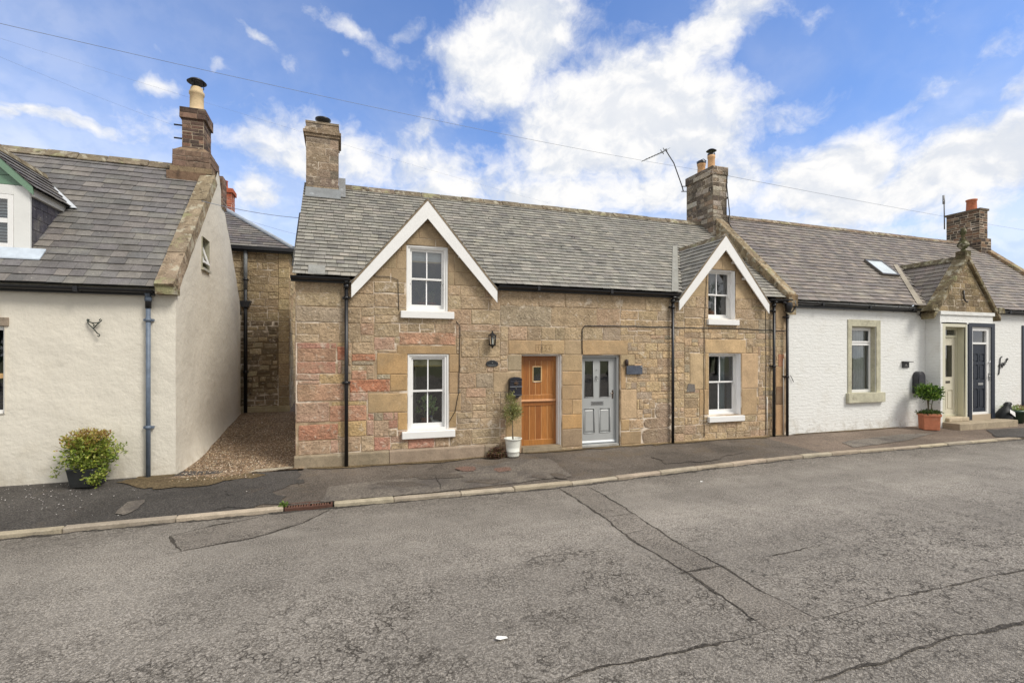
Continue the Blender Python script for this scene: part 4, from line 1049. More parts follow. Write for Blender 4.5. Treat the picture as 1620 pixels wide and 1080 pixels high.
m.tube([(cx + .03 * math.sin(a), Y - .025, zk - .02 - .03 * (1 - math.cos(a))) for a in [k * .52 for k in range(13)]], .006, 6, lin(190, 190, 190)); m.build('door_knocker', CHROME, gd); m = MB(); m.lathe([(0, 0), (.012, 0), (.012, .012), (0, .012)], (cx, Y - .012, gz(585)), 10, lin(180, 180, 180)); m.build('spyhole', CHROME, gd)
m = MB(); hx = gx(969); hz = gz(624); m.box(hx - .017, hx + .017, Y - .01, Y - .001, hz - .1, hz + .1, lin(110, 96, 88)); m.tube([(hx, Y - .01, hz + .03), (hx, Y - .05, hz + .03), (hx - .1, Y - .055, hz + .025)], .01, 8, lin(130, 116, 106)); m.build('handle', CHROME, gd, bevel=.002)
m = MB(); m.box(x0 + .003, x1 - .008, .03, .2, z0 - .0, z0 + .055, lin(166, 164, 158)); m.box(x0 - .0, x1, -.02, .3, -.3, z0, lin(140, 126, 104)); m.build('doorstep', CONC, gd, bevel=.008)
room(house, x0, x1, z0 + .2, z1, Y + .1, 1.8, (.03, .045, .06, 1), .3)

# incised date panel on the lintel
m = MB(); xa, xb = wx(847), wx(873); za, zb2 = W(860, 556)[1], W(860, 545.5)[1]; c = lin(104, 82, 52); t_ = .006
for (a0, a1, b0, b1) in ((xa, xb, za, za + t_), (xa, xb, zb2 - t_, zb2), (xa, xa + t_, za, zb2), (xb - t_, xb, za, zb2)): m.box(a0, a1, -.0145, -.012, b0, b1, c)
def strokes(mb, digit, x, z, w, h, y, r_, col):
    D = {'1': [[(.3, .8), (.55, 1), (.55, 0)]], '8': [[(.5, .52), (.15, .75), (.5, 1), (.85, .75), (.5, .52), (.1, .25), (.5, 0), (.9, .25), (.5, .52)]],
         '5': [[(.85, 1), (.2, 1), (.2, .55), (.6, .6), (.9, .3), (.55, 0), (.1, .12)]], '4': [[(.7, 0), (.7, 1), (.1, .3), (.95, .3)]], '2': [[(.1, .8), (.45, 1), (.85, .8), (.7, .5), (.1, .02), (.9, .02)]]}
    for s_ in D[digit]: mb.tube([(x + p_[0] * w, y, z + p_[1] * h) for p_ in s_], r_, 5, col)
dw = (xb - xa) / 4.6
for i, d in enumerate('1854'): strokes(m, d, xa + .03 + i * dw * 1.05, za + .025, dw * .72, (zb2 - za) - .05, -.0125, .0045, c)
m.build('date_stone', ASHLAR, house)
# loose grey slate vent patch in the wall and small fixings
m = MB(); sx0, sz0 = W(1085, 620); m.prism([(sx0, -.02, sz0), (sx0 + .27, -.02, sz0 + .01), (sx0 + .25, -.02, sz0 + .19), (sx0 + .07, -.02, sz0 + .21)], (0, .02, 0), lin(112, 106, 100)); m.build('wall_patch', SLATE, house)
# cables clipped to the front
def wire(name, pts, r_=.008, parent=None, Y=-.022): 
    m = MB(); q = []
    for (a, b) in zip(pts, pts[1:]):
        k = max(1, int(math.hypot(b[0] - a[0], b[1] - a[1]) / 12))
        for j in range(k):
            px, py = a[0] + (b[0] - a[0]) * j / k, a[1] + (b[1] - a[1]) * j / k
            x, z = W(px + rnd.uniform(-.3, .3), py + rnd.uniform(-.5, .5), Y); q.append((x, Y, z))
    x, z = W(*pts[-1], Y); q.append((x, Y, z)); m.tube(q, r_, 5, (.02, .018, .016, 1)); return m.build(name, BLACK, parent)
wire('cable', [(921, 560), (921, 520), (925, 515), (1000, 515.5), (1114, 519), (1170, 519), (1205, 522), (1243, 523)], .011, house)
wire('cable', [(591, 425), (594, 437), (614, 438), (630, 442), (631, 491)], .007, house)
wire('cable', [(722, 508), (728, 516), (727, 560), (726, 620), (720, 650), (711, 666)], .007, house)
wire('cable', [(1121, 400), (1117, 460), (1114, 520), (1114, 690)], .007, house)
wire('cable', [(1211, 480), (1212, 560), (1211, 688)], .007, house)
# stone skew between the two roofs
WEZ, WRZ = 3.46, 6.62
sk = MB(); sx0, sx1 = 11.17, 11.47
n_ = 6
for i in range(n_):
    ta, tb_ = i / n_, (i + 1) / n_ - .004
    f = lambda t: (-.16 + (RY - .45 + .16) * t, WEZ + .05 + (WRZ - .28 - WEZ) * t)
    (ya, za), (yb2, zb3) = f(ta), f(tb_)
    sk.add([(x, y, z + d) for (y, z) in ((ya, za), (yb2, zb3)) for x in (sx0, sx1) for d in (-.45, .13)], [(0, 4, 5, 1), (2, 3, 7, 6), (1, 5, 7, 3), (0, 1, 3, 2), (4, 6, 7, 5)], jit(lin(146, 130, 104), .12))
sk.prism([(sx0 - .02, -.2, WEZ - .18), (sx1 + .02, -.2, WEZ - .18), (sx1 + .02, -.2, WEZ + .14), (sx0 - .02, -.2, WEZ + .14)], (0, .22, 0), lin(128, 108, 82))
sk.build('skew', LICHEN, house, bevel=.015)

# ================================================================== CREAM HOUSE (left)
CX1 = -2.75; CX0 = -14.0; CEZ, CRZ = 3.16, 6.36; CB = 5.95
CREAM = lin(216, 210, 196)
cream = thing('rendered_house', 'cream rendered house with slate roof, white dormer and stone skews at the left', 'house', (-8, 0, -.1))
w = MB(); lw = (-6.15, -5.10, 1.05, 2.46)
# front skin: a fine grid so that the hand-laid render can undulate
def und(x, z): return .018 * noise.noise(Vector((x * .8, z * .8, 5))) + .007 * noise.noise(Vector((x * 3, z * 3, 9)))
def grid_wall(mb, P, a0, a1, b0, b1, step, holes, col, topfn=None, depthfn=und):
    xs = sorted(set([a0 + (a1 - a0) * i / max(1, round((a1 - a0) / step)) for i in range(int(round((a1 - a0) / step)) + 1)] + [h[i] for h in holes for i in (0, 1)]))
    zs = sorted(set([b0 + (b1 - b0) * i / max(1, round((b1 - b0) / step)) for i in range(int(round((b1 - b0) / step)) + 1)] + [h[i] for h in holes for i in (2, 3)]))
    o = len(mb.v)
    for x in xs:
        for z in zs:
            zz_ = b0 + (z - b0) * ((topfn(x) - b0) / (b1 - b0)) if topfn else z
            mb.v.append(tuple(P(x, zz_, depthfn(x, zz_))))
    nz = len(zs)
    for i in range(len(xs) - 1):
        for j in range(nz - 1):
            cx, cz = (xs[i] + xs[i + 1]) / 2, (zs[j] + zs[j + 1]) / 2
            if any(h[0] < cx < h[1] and h[2] < cz < h[3] for h in holes): continue
            mb.f.append([o + i * nz + j, o + (i + 1) * nz + j, o + (i + 1) * nz + j + 1, o + i * nz + j + 1]); mb.c.append(col); mb.m.append(0); mb.s.append(True)
grid_wall(w, FRONT(0), CX0, CX1 - .0, -.3, CEZ, .22, [lw], CREAM)
x0, x1, z0, z1 = lw
for (p, q) in (((x1, z1), (x1, z0)), ((x0, z1), (x1, z1)), ((x0, z0), (x0, z1)), ((x1, z0), (x0, z0))):
    w.add([(p[0], -.02, p[1]), (q[0], -.02, q[1]), (q[0], .2, q[1]), (p[0], .2, p[1])], [(0, 1, 2, 3)], CREAM)
# gable: follows the roof, its foot spreads a little
def gtop(y): return CEZ + (CRZ - CEZ) * (y / RY if y < RY else max(0, 1 - (y - RY) / (CB + .2 - RY) * .98))
gw = []
for (px, py) in ((319, 374), (330, 382), (330, 430), (319, 422)):
    u = px - 810; d = CS * F - SN * u; ratio = (SN * F + CS * u) / d; dist = CX1 / ratio; gw.append((dist - CD, CH + (561 - py) / d * dist))
gy0, gy1 = gw[0][0], gw[1][0]; gz0, gz1 = (gw[3][1] + gw[2][1]) / 2, (gw[0][1] + gw[1][1]) / 2
def gund(a, b): return und(a + 3, b) + max(0, .45 - b) ** 2 * .5 * min(1, max(0, a) / 1.2)
ys = sorted(set([CB * i / 34 for i in range(35)] + [gy0, gy1]))
o = len(w.v); NZ = 30
zl = sorted(set([i / NZ for i in range(NZ + 1)]))
def gcol_z(y):
    t = gtop(y); zs = [-.35 + (t + .35) * q for q in zl]
    for tgt in (gz0, gz1):        # snap the nearest grid line to the window edges
        i = min(range(1, NZ), key=lambda k: abs((-.35 + (gtop((gy0 + gy1) / 2) + .35) * zl[k]) - tgt)); zs[i] = tgt
    return zs
i0 = min(range(1, NZ), key=lambda k: abs((-.35 + (gtop((gy0 + gy1) / 2) + .35) * zl[k]) - gz0)); i1 = min(range(1, NZ), key=lambda k: abs((-.35 + (gtop((gy0 + gy1) / 2) + .35) * zl[k]) - gz1))
for y in ys:
    base_z = [-.35 + (gtop(y) + .35) * q for q in zl]
    near = gy0 - 1e-6 <= y <= gy1 + 1e-6
    if near:
        base_z[i0], base_z[i1] = gz0, gz1
        for k in range(i0 + 1, i1): base_z[k] = gz0 + (gz1 - gz0) * (k - i0) / (i1 - i0)
        for k in range(0, i0): base_z[k] = -.35 + (gz0 + .35) * k / i0
        for k in range(i1 + 1, NZ + 1): base_z[k] = gz1 + (gtop(y) - gz1) * (k - i1) / (NZ - i1)
    for z in base_z: w.v.append((CX1 + gund(y, z) if y > .01 else CX1 + (gund(y, z) if z < .45 else 0), y - (0 if y > .01 else und(CX1, z)), z))
for i in range(len(ys) - 1):
    for j in range(NZ):
        if gy0 - 1e-6 <= ys[i] and ys[i + 1] <= gy1 + 1e-6 and i0 <= j < i1: continue
        a = o + i * (NZ + 1) + j; w.f.append([a, a + NZ + 1, a + NZ + 2, a + 1]); w.c.append(CREAM); w.m.append(0); w.s.append(True)
for (p, q) in (((gy0, gz0), (gy0, gz1)), ((gy1, gz1), (gy1, gz0)), ((gy0, gz1), (gy1, gz1)), ((gy1, gz0), (gy0, gz0))):
    w.add([(CX1 + .02, p[0], p[1]), (CX1 + .02, q[0], q[1]), (CX1 - .25, q[0], q[1]), (CX1 - .25, p[0], p[1])], [(0, 1, 2, 3)], lin(150, 148, 128))
w.add([(CX0, CB, -.3), (CX1, CB, -.3), (CX1, CB, CEZ), (CX0, CB, CEZ)], [(3, 2, 1, 0)], CREAM); w.add([(CX0, 0, -.3), (CX0, CB, -.3), (CX0, CB, CEZ), (CX0, RY, CRZ), (CX0, 0, CEZ)], [(4, 3, 2, 1, 0)], CREAM)
w.build('wall', RENDER, cream)
CSL = [lin(108, 104, 101), lin(114, 110, 106), lin(102, 99, 97), lin(122, 117, 111), lin(108, 105, 104)]
cs = lambda u, v: jit(rnd.choice(CSL), .08, .02)
CV = Vector((0, RY + .14, CRZ - CEZ)); CL = CV.length
czof = lambda y: CEZ + (y + .14) / CV.y * CV.z
r_ = MB(); slates(r_, (CX0, -.14, CEZ), (1, 0, 0), CV, [(0, 0), (CX1 - CX0 - .2, 0), (CX1 - CX0 - .2, CL - .05), (0, CL - .05)], .205, .27, cs, rough=1.1, thick=.010, tilt=.017)
r_.add([(CX0, RY, CRZ - .02), (CX1, RY, CRZ - .02), (CX1, CB + .2, CEZ), (CX0, CB + .2, CEZ)], [(3, 2, 1, 0)], CSL[0]); r_.build('roof', SLATE, cream)
m = MB(); x = CX0
while x < -3.62:
    e = min(x + rnd.uniform(.5, .8), -3.6); dz = rnd.uniform(-.012, .012)
    m.prism([(x, RY - .2, CRZ - .13 + dz), (x, RY - .04, CRZ + .06 + dz), (x, RY + .04, CRZ + .06 + dz), (x, RY + .2, CRZ - .13 + dz)][::-1], (e - x - .008, 0, 0), jit(lin(122, 112, 96), .15)); x = e
m.build('ridge_tiles', LICHEN, cream, bevel=.015)
m = MB(); yy = -.17; lens = [1.0, .95, 1.0, .9]; kx0, kx1 = CX1 - .27, CX1 + .05; tt = 0; dirv = CV.normalized()
tot = (RY - .38 + .17) / dirv.y; t0 = 0
for L in (1.0, 1.0, 1.05, 1.2):
    t1 = min(t0 + L * tot / 4.25, tot); a = Vector((0, -.17, CEZ - .03)) + dirv * t0; b = Vector((0, -.17, CEZ - .03)) + dirv * (t1 - .008)
    dn = rnd.uniform(-.01, .01); N_ = Vector((0, -dirv.z, dirv.y))
    k = 6; vv = []
    for i in range(k + 1):
        c = a + (b - a) * i / k
        for (xx, d) in ((kx0, -.06), (kx0 + .01, .11), (kx1 - .02, .12), (kx1, -.10)):
            nv = noise.noise(Vector((xx * 3, c.y * 5, c.z * 5))) * .016
            vv.append((xx + nv, c.y + N_.y * (d + dn + nv), c.z + N_.z * (d + dn + nv)))
    fs = [(i * 4 + j, i * 4 + j + 1, i * 4 + 5 + j, i * 4 + 4 + j) for i in range(k) for j in range(3)] + [(0, 3, 2, 1), (k * 4, k * 4 + 1, k * 4 + 2, k * 4 + 3)]
    m.add(vv, fs, jit(lin(142, 128, 108), .12)); t0 = t1
m.prism([(kx0 + .02, -.2, CEZ - .12), (kx1, -.2, CEZ - .12), (kx1, -.2, CEZ + .05), (kx0 + .02, -.2, CEZ + .05)], (0, .25, 0), lin(112, 98, 78))
m.build('skew', LICHEN, cream, bevel=.0)
gutter(cream, CX0, CX1 - .3, CEZ - .05, -.17)
downpipe(cream, wx(234.5, -.07), -.07, -.13, CEZ - .22, lin(98, 110, 126), .036, mat=METAL, collars=(.75, 2.6))
m = MB(); m.tube([(wx(234.5, -.07), -.07, CEZ - .36), (wx(234.5, -.07), -.07, CEZ - .08)], .047, 12, BLK); m.build('gutter_outlet', BLACK, cream)
# brick chimney on the gable
ch = MB(); BKC = [lin(122, 94, 80), lin(106, 82, 72), lin(92, 76, 68), lin(136, 110, 94), lin(82, 70, 64), lin(118, 100, 88)]
bc = lambda a, b: jit(rnd.choice(BKC), .14)
stack(ch, -3.40, -2.97, 2.86, 3.52, 6.4, 7.52, (.24, .085), bc, gap=.012, relief=.006, mcol=lin(150, 136, 116), wob=.004)
stack(ch, -3.44, -2.93, 2.82, 3.56, 7.36, 7.60, (.26, .1), bc, gap=.01, relief=.006, mcol=lin(110, 96, 82), wob=.004)
stack(ch, -3.56, -2.82, 2.76, 3.62, 6.22, 6.60, (.34, .13), lambda a, b: jit(lin(122, 102, 88), .14), gap=.008, relief=.01, mcol=lin(110, 96, 82))
ch.prism([(-3.55, 2.78, 6.60), (-2.83, 2.78, 6.60), (-2.95, 2.86, 6.70), (-3.42, 2.86, 6.70)], (0, .66, 0), lin(128, 108, 88), 0)
ch.box(-3.60, -2.78, 2.72, 3.64, 6.1, 6.22, lin(138, 120, 96), 0); ch.box(-3.66, -2.90, 2.70, 3.5, 5.55, 6.1, lin(120, 98, 80), 0)
# rear offset of the stack seen past the gable
stack(ch, -3.2, -2.72, 3.55, 3.95, 5.6, 6.35, (.24, .085), bc, gap=.01, relief=.006, mcol=lin(120, 104, 88), wob=.004)
cm = ch.build('chimney', [BRICK, MORTAR], cream)
m = MB(); cx, cy = -3.185, 3.18
m.lathe([(.185, 0), (.185, .06), (.165, .10), (.145, .12), (.14, .44), (.158, .46), (.158, .52), (.13, .54), (.125, .62), (.11, .63)], (cx, cy, 7.60), 20, lin(196, 174, 138)); pt = m.build('chimney_pot', TERRA, cm)
m = MB(); m.lathe([(0, .88), (.14, .85), (.205, .79), (.195, .785), (0, .83)], (cx, cy, 7.56), 22, BLK)
for k in range(3): m.tube([(cx + .14 * math.cos(k * 2.1), cy + .14 * math.sin(k * 2.1), 8.2), (cx + .14 * math.cos(k * 2.1), cy + .14 * math.sin(k * 2.1), 8.37)], .009, 6, BLK)
m.build('cowl', BLACK, pt)
for z in (7.22, 6.92): m = MB(); m.tube([(-3.40, 2.95, z), (-3.58, 2.95, z)], .018, 6, BLK); m.build('cable_bracket', BLACK, cm)
# small gable window, its sash hinged open at the foot
m = MB(); X = CX1 - .14
for (a, b, c, d) in ((gy0, gy0 + .045, gz0, gz1), (gy1 - .045, gy1, gz0, gz1), (gy0 + .045, gy1 - .045, gz0, gz0 + .045), (gy0 + .045, gy1 - .045, gz1 - .045, gz1)): m.box(X - .05, X, a, b, c, d, lin(150, 150, 132))
m.box(CX1 - .02, CX1 + .05, gy0 - .02, gy1 + .02, gz0 - .05, gz0 - .001, lin(170, 166, 148))
gwn = m.build('window', GPAINT, cream)
m = MB(); ang = R(24); hz = gz0 + .05
def sp_(y, t, o=0.0): return (X + .03 + math.sin(ang) * 0 + (gz1 - .05 - hz) * 0 + (1 - t) * math.sin(ang) * .38 + o, y, gz1 - .06 - (1 - t) * math.cos(ang) * (gz1 - gz0 - .12))
for (ya, yb, ta, tb) in ((gy0 + .05, gy0 + .10, 0, 1), (gy1 - .10, gy1 - .05, 0, 1), (gy0 + .10, gy1 - .10, 0, .12), (gy0 + .10, gy1 - .10, .88, 1)):
    m.add([sp_(ya, ta), sp_(yb, ta), sp_(yb, tb), sp_(ya, tb), sp_(ya, ta, -.035), sp_(yb, ta, -.035), sp_(yb, tb, -.035), sp_(ya, tb, -.035)], [(0, 1, 2, 3), (7, 6, 5, 4), (0, 4, 5, 1), (1, 5, 6, 2), (2, 6, 7, 3), (3, 7, 4, 0)], WHITE)
m.build('sash', UPVC, gwn)
m = MB(); m.add([sp_(gy0 + .09, .1, -.015), sp_(gy1 - .09, .1, -.015), sp_(gy1 - .09, .9, -.015), sp_(gy0 + .09, .9, -.015)], [(0, 1, 2, 3)]); m.build('pane', GLASS, gwn)
m = MB(); xb_ = CX1 - .26; m.box(xb_ - .02, xb_, gy0 - .2, gy1 + .2, gz0 - .2, gz1 + .2, (.05, .05, .05, 1)); m.build('room_interior', ROOM, cream)
# ground-floor window cut by the left edge of the picture
x0, x1, z0, z1 = lw
m = MB(); ring(m, x0 + .004, x1 - .004, z0 + .004, z1 - .004, .03, .09, .06, .032); m.box(x0 + .06, x1 - .032, .032, .088, 1.62, 1.70, lin(196, 160, 110)); lwin = m.build('window', UPVC, cream, bevel=.004)
m = MB(); m.add([(x0 + .05, .06, z0 + .05), (x1 - .03, .06, z0 + .05), (x1 - .03, .06, z1 - .05), (x0 + .05, .06, z1 - .05)], [(0, 1, 2, 3)]); m.build('pane', GLASS, lwin)
m = MB(); z = z0 + .08
while z < 1.62: m.box(x0 + .06, x1 - .06, .12, .15, z, z + .025, (.05, .05, .055, 1)); z += .06
m.build('blind', FABRIC, lwin)
m = MB(); m.box(x0 - .06, x1 + .05, -.03, .03, z1 + .0, z1 + .14, lin(150, 136, 120)); m.build('lintel', CONC, lwin, bevel=.006)
room(cream, x0, x1, z0, z1, .2, 2.0, (.02, .03, .06, 1))
# dormer
dX, dW, dY = -5.70, .69, .48; dz0 = czof(dY); dz1 = 4.86; dR = 5.55
dm = MB(); dx0, dx1 = dX - dW, dX + dW
dm.box(dx1 - .22, dx1, dY, dY + .05, dz0 + .02, dz1, lin(222, 222, 218)); dm.box(dx0, dx0 + .22, dY, dY + .05, dz0 + .02, dz1, lin(222, 222, 218)); dm.box(dx0 + .22, dx1 - .22, dY, dY + .05, dz1 - .16, dz1, lin(222, 222, 218))
dorm = dm.build('dormer', PAINT, cream, bevel=.005)
m = MB(); a0, a1, b0, b1 = dx0 + .225, dx1 - .225, dz0 + .05, dz1 - .165
ring(m, a0, a1, b0, b1, dY + .0, dY + .05, .075); m.box(a0 + .075, a1 - .075, dY + .002, dY + .048, (b0 + b1) / 2 - .03, (b0 + b1) / 2 + .05, WHITE); dwin = m.build('window', UPVC, dorm, bevel=.004)
# (a window of the dormer keeps its pane and blind inside one mesh each at part level)
m = MB(); m.add([(a0 + .06, dY + .03, b0 + .06), (a1 - .06, dY + .03, b0 + .06), (a1 - .06, dY + .03, b1 - .06), (a0 + .06, dY + .03, b1 - .06)], [(0, 1, 2, 3)]); m.build('pane', GLASS, dorm)
m = MB(); z = b0 + .07
while z < b1 - .08: m.add([(a0 + .06, dY + .09, z), (a1 - .06, dY + .09, z), (a1 - .06, dY + .125, z + .04), (a0 + .06, dY + .125, z + .04)], [(0, 1, 2, 3)], lin(206, 212, 214)); z += .052
m.build('blind', FABRIC, dorm); room(cream, a0, a1, b0, b1, dY + .16, .5, (.06, .09, .09, 1), .02, parent=dorm)
m = MB(); yb3 = (dz1 - CEZ) / CV.z * CV.y - .14
def cheek_P(a, b, d): return (dx1 - .006 + d, a, b)
m.add([(dx1 - .012, dY + .05, dz0), (dx1 - .012, yb3, dz1), (dx1 - .012, dY + .05, dz1)], [(0, 1, 2)], (.03, .03, .035, 1))
conv = [(dY + .052, czof(dY + .05) + .02), (yb3 - .02, dz1 - .01), (dY + .052, dz1 - .01)]
z = dz0; i = 0
while z < dz1:
    y = dY + .05 - (i % 2) * .12
    while y < yb3:
        pl = clip_convex([(y + .004, z), (y + .236, z), (y + .236, z + .24), (y + .004, z + .24)], conv)
        if len(pl) > 2: m.add([cheek_P(a, b, .012 - (b - z) * .03) for (a, b) in pl], [tuple(range(len(pl)))], jit(lin(74, 72, 80), .18))
        y += .24
    z += .2; i += 1
m.build('cheek', SLATE, dorm); m = MB(); m.add([(dx0, dY + .05, dz0), (dx0, dY + .05, dz1), (dx0, yb3, dz1)], [(0, 1, 2)], lin(70, 70, 76)); m.build('cheek', SLATE, dorm)
m = MB(); m.box(dx1 - .02, dx1 + .05, dY + .02, yb3 - .1, dz1 - .16, dz1 - .02, lin(196, 194, 188)); m.build('soffit_board', PAINT, dorm, bevel=.005)
m = MB(); GRN = lin(104, 136, 112); s_ = (dR - dz1) / dW
for k in range(4):
    za, zb4 = dz1 + .01 + k * .16, min(dz1 + .165 + k * .16, dR - .05)
    if zb4 <= za: break
    ha, hb = (dR - za) / s_ - .02, max(.01, (dR - zb4) / s_ - .02)
    m.prism([(dX - ha, dY + .0, za), (dX + ha, dY + .0, za), (dX + hb, dY + .012, zb4), (dX - hb, dY + .012, zb4)], (0, .03, 0), GRN)
for sg in (-1, 1):
    e = dW + .07; pts = [(dX, dY - .07, dR + .06), (dX + sg * e, dY - .07, dR + .06 - e * s_), (dX + sg * e, dY - .07, dR - .08 - e * s_), (dX, dY - .07, dR - .10)]
    m.prism(pts if sg < 0 else pts[::-1], (0, .03, 0), lin(112, 142, 118))
m.build('bargeboard', GPAINT, dorm)
m = MB(); yh = (dR + .05 - CEZ) / CV.z * CV.y - .14
e = dW + .12; Lg = math.hypot(e, e * s_); zt_ = dR + .07
slates(m, (dX + e, dY - .08, zt_ - e * s_), (0, 1, 0), (-1, 0, s_), [(0, 0), (max(.1, yb3 - dY), 0), (yh - dY + .1, Lg), (0, Lg)], .17, .3, cs, rough=1.5)
slates(m, (dX - e, yh, zt_ - e * s_), (0, -1, 0), (1, 0, s_), [(0, Lg), (yh - dY + .08, Lg), (yh - dY + .08, 0), (yh - yb3, 0)], .17, .3, cs, rough=1.5)
m.build('dormer_roof', SLATE, dorm)
m = MB(); m.prism([(dX - .13, dY - .1, zt_ - .09), (dX + .13, dY - .1, zt_ - .09), (dX + .035, dY - .1, zt_ + .05), (dX - .035, dY - .1, zt_ + .05)], (0, yh - dY + .18, 0), lin(128, 118, 98)); m.build('ridge_tiles', LICHEN, dorm, bevel=.01)
m = MB()      # white lead valley
va = Vector((dX + e - .05, yb3 - .12, czof(yb3 - .12) + .06)); vb = Vector((dX + .22, yh - .35, czof(yh - .35) + .07))
wv3 = Vector((.11, -.0, 0)); m.add([va - wv3, va + wv3 * 1.1 + Vector((.05, -.02, -.0)), vb + wv3, vb - wv3 * .4, va + Vector((.0, 0, -.03))], [(0, 1, 2, 3)], lin(196, 200, 204)); m.add([va + wv3 * 1.1 + Vector((.05, -.02, -.06)), vb + wv3 + Vector((0, 0, -.06)), vb + wv3, va + wv3 * 1.1 + Vector((.05, -.02, 0))], [(0, 1, 2, 3)], lin(180, 184, 186)); m.build('valley', LEAD, dorm)
m = MB(); m.prism([(dx0 - .2, dY - .2, czof(dY - .2) + .05), (dx0 - .2, dY, dz0 + .06), (dx0 - .2, dY, dz0 + .03), (dx0 - .2, dY - .2, czof(dY - .2) + .03)], (2 * dW + .42, 0, 0), lin(186, 196, 206)); m.build('apron_flashing', LEAD, dorm)
# scrolled iron bracket on the wall
m = MB(); bx, bz = W(139, 503)[0], W(139, 505)[1]; S_ = .0118
def scroll(pts, r_=.009): m.tube([(bx + a * S_, -.03 - abs(a) * .002, bz - b * S_) for (a, b) in pts], r_, 6, (.03, .04, .03, 1))
scroll([(1, 3), (0, 1.5), (1, 0), (2.5, .5), (2.5, 2), (1.5, 2)]); scroll([(1, 0), (1, 5), (3, 8), (7, 12), (13, 20)]); scroll([(1, 3), (6, 5), (13, 5), (17, 3)])
scroll([(17, 3), (18.5, 1), (17, -.5), (15.5, .5), (16, 2)]); scroll([(16, 4), (12, 8), (8, 13)]); scroll([(13, 20), (15, 21), (16, 23), (14.5, 24.5), (13, 23.5)]); scroll([(7, 6), (9, 8), (8, 10)])
br_ = m.build('wall_bracket', BLACK); tag(br_, 'scrolled black iron hanging-basket bracket on the cream wall', 'bracket')
# flat stone drain cover by the cream downpipe
m = MB(); x, y = G(232, 757, -.14); m.prism([(x - .16, y - .10, -.15), (x + .22, y - .12, -.15), (x + .24, y + .10, -.15), (x - .14, y + .12, -.15)], (0, 0, .035), lin(124, 112, 92)); tag(m.build('drain_slab', CONC, bevel=.01), 'small flat stone slab under the blue-grey downpipe', 'slab')

# ================================================================== STONE HOUSE at the back of the alley
bk = thing('stone_house', 'rough stone house with hipped slate roof closing the gravel alley', 'house', (-3.5, 6.2, .2))
BY = 6.2; bx1 = -1.48; bzt = 5.12
m = MB(); hcol = lambda a, b: jit(rnd.choice([lin(134, 117, 90), lin(114, 99, 76), lin(146, 128, 98), lin(100, 87, 68), lin(156, 140, 110), lin(124, 109, 86)]), .14)
m.add([FRONT(BY)(a, b, 0) for (a, b) in ((-8, 0), (bx1, 0), (bx1, bzt), (-8, bzt))], [(0, 1, 2, 3)], lin(112, 96, 72), 1)
m.add([RIGHT(bx1)(a, b, 0) for (a, b) in ((BY, 0), (14, 0), (14, bzt), (BY, bzt))], [(0, 1, 2, 3)], lin(140, 118, 86), 1)
rubble(m, FRONT(BY), (-3.6, bx1 - .30, .35, 3.0), lambda a, b: (.26, .16), hcol, wob=.03, relief=.02, split=.4, gap=.03)
rubble(m, FRONT(BY), (-3.6, bx1 - .30, 3.0, bzt), lambda a, b: (.42, .2), lambda a, b: jit(rnd.choice([lin(156, 136, 102), lin(142, 123, 92), lin(164, 144, 110)]), .1), wob=.02, split=.3)
z = .4; i = 0
while z < bzt - .1:
    h_ = min(rnd.uniform(.28, .36), bzt - z); L = .3 if i % 2 else .3
    stone(m, FRONT(BY), [(bx1 - .29, z + .006), (bx1 - .002, z + .006), (bx1 - .002, z + h_ - .006), (bx1 - .29, z + h_ - .006)], jit(lin(158, 137, 102), .10), .012, .006, 0, rounding=0)
    z += h_; i += 1
rubble(m, RIGHT(bx1), (BY, 9.5, .3, bzt), lambda a, b: (.4, .22), lambda a, b: jit(rnd.choice([lin(188, 162, 118), lin(170, 144, 104), lin(160, 132, 96)]), .12), wob=.02)  # paler stones and mortar paint the light on this return wall
m.add([(-8, 14, 0), (-8, BY, 0), (-8, BY, bzt), (-8, 14, bzt)], [(0, 1, 2, 3)], lin(112, 96, 72), 1); m.add([(bx1, 14, 0), (-8, 14, 0), (-8, 14, bzt), (bx1, 14, bzt)], [(0, 1, 2, 3)], lin(112, 96, 72), 1)
m.build('wall', [STONE, MORTAR, ASHLAR], bk)
m = MB(); m.box(-3.4, bx1 + .03, BY - .07, BY, .1, .47, lin(176, 162, 132)); m.build('plinth', CONC, bk, bevel=.01)
hp = .70; run = 3.2; m = MB(); ex = bx1 + .12; ey = BY - .12; ez = bzt + .05
L = math.hypot(run, run * hp)
slates(m, (-9, ey, ez), (1, 0, 0), (0, 1, hp), [(0, 0), (ex + 9, 0), (ex + 9 - run, L), (0, L)], .17, .28, lambda u, v: jit(rnd.choice([lin(112, 106, 104), lin(124, 118, 112), lin(100, 96, 96)]), .1))
slates(m, (ex, ey, ez), (0, 1, 0), (-1, 0, hp), [(0, 0), (7, 0), (7 - run, L), (run, L)], .17, .28, lambda u, v: jit(lin(116, 110, 106), .1))
m.add([(-9, ey + run, ez + run * hp), (ex - run, ey + run, ez + run * hp), (ex - run, ey + 8, ez - .4), (-9, ey + 8, ez - .4)], [(0, 1, 2, 3)], lin(110, 106, 104)); m.build('roof', SLATE, bk)
m = MB(); m.tube([(ex, ey, ez + .03), (ex - run, ey + run, ez + run * hp + .05)], .07, 8, lin(150, 158, 168)); m.build('hip_flashing', LEAD, bk)
m = MB(); m.prism([(-8, ey - .10, ez - .1), (ex + .1, ey - .10, ez - .1), (ex + .1, ey - .10, ez + .0), (-8, ey - .10, ez + .0)], (0, .1, 0), BLK); m.box(ex - .01, ex + .1, ey - .0, 13, ez - .1, ez, BLK); m.box(-8, ex, ey, BY, ez - .14, ez - .05, (.02, .02, .02, 1)); m.build('gutter', BLACK, bk)
dpx = W(388.5, 560, BY - .09)[0]; downpipe(bk, dpx, BY - .09, .3, ez - .1, BLK, .05, False, collars=(1.5, 4.2))
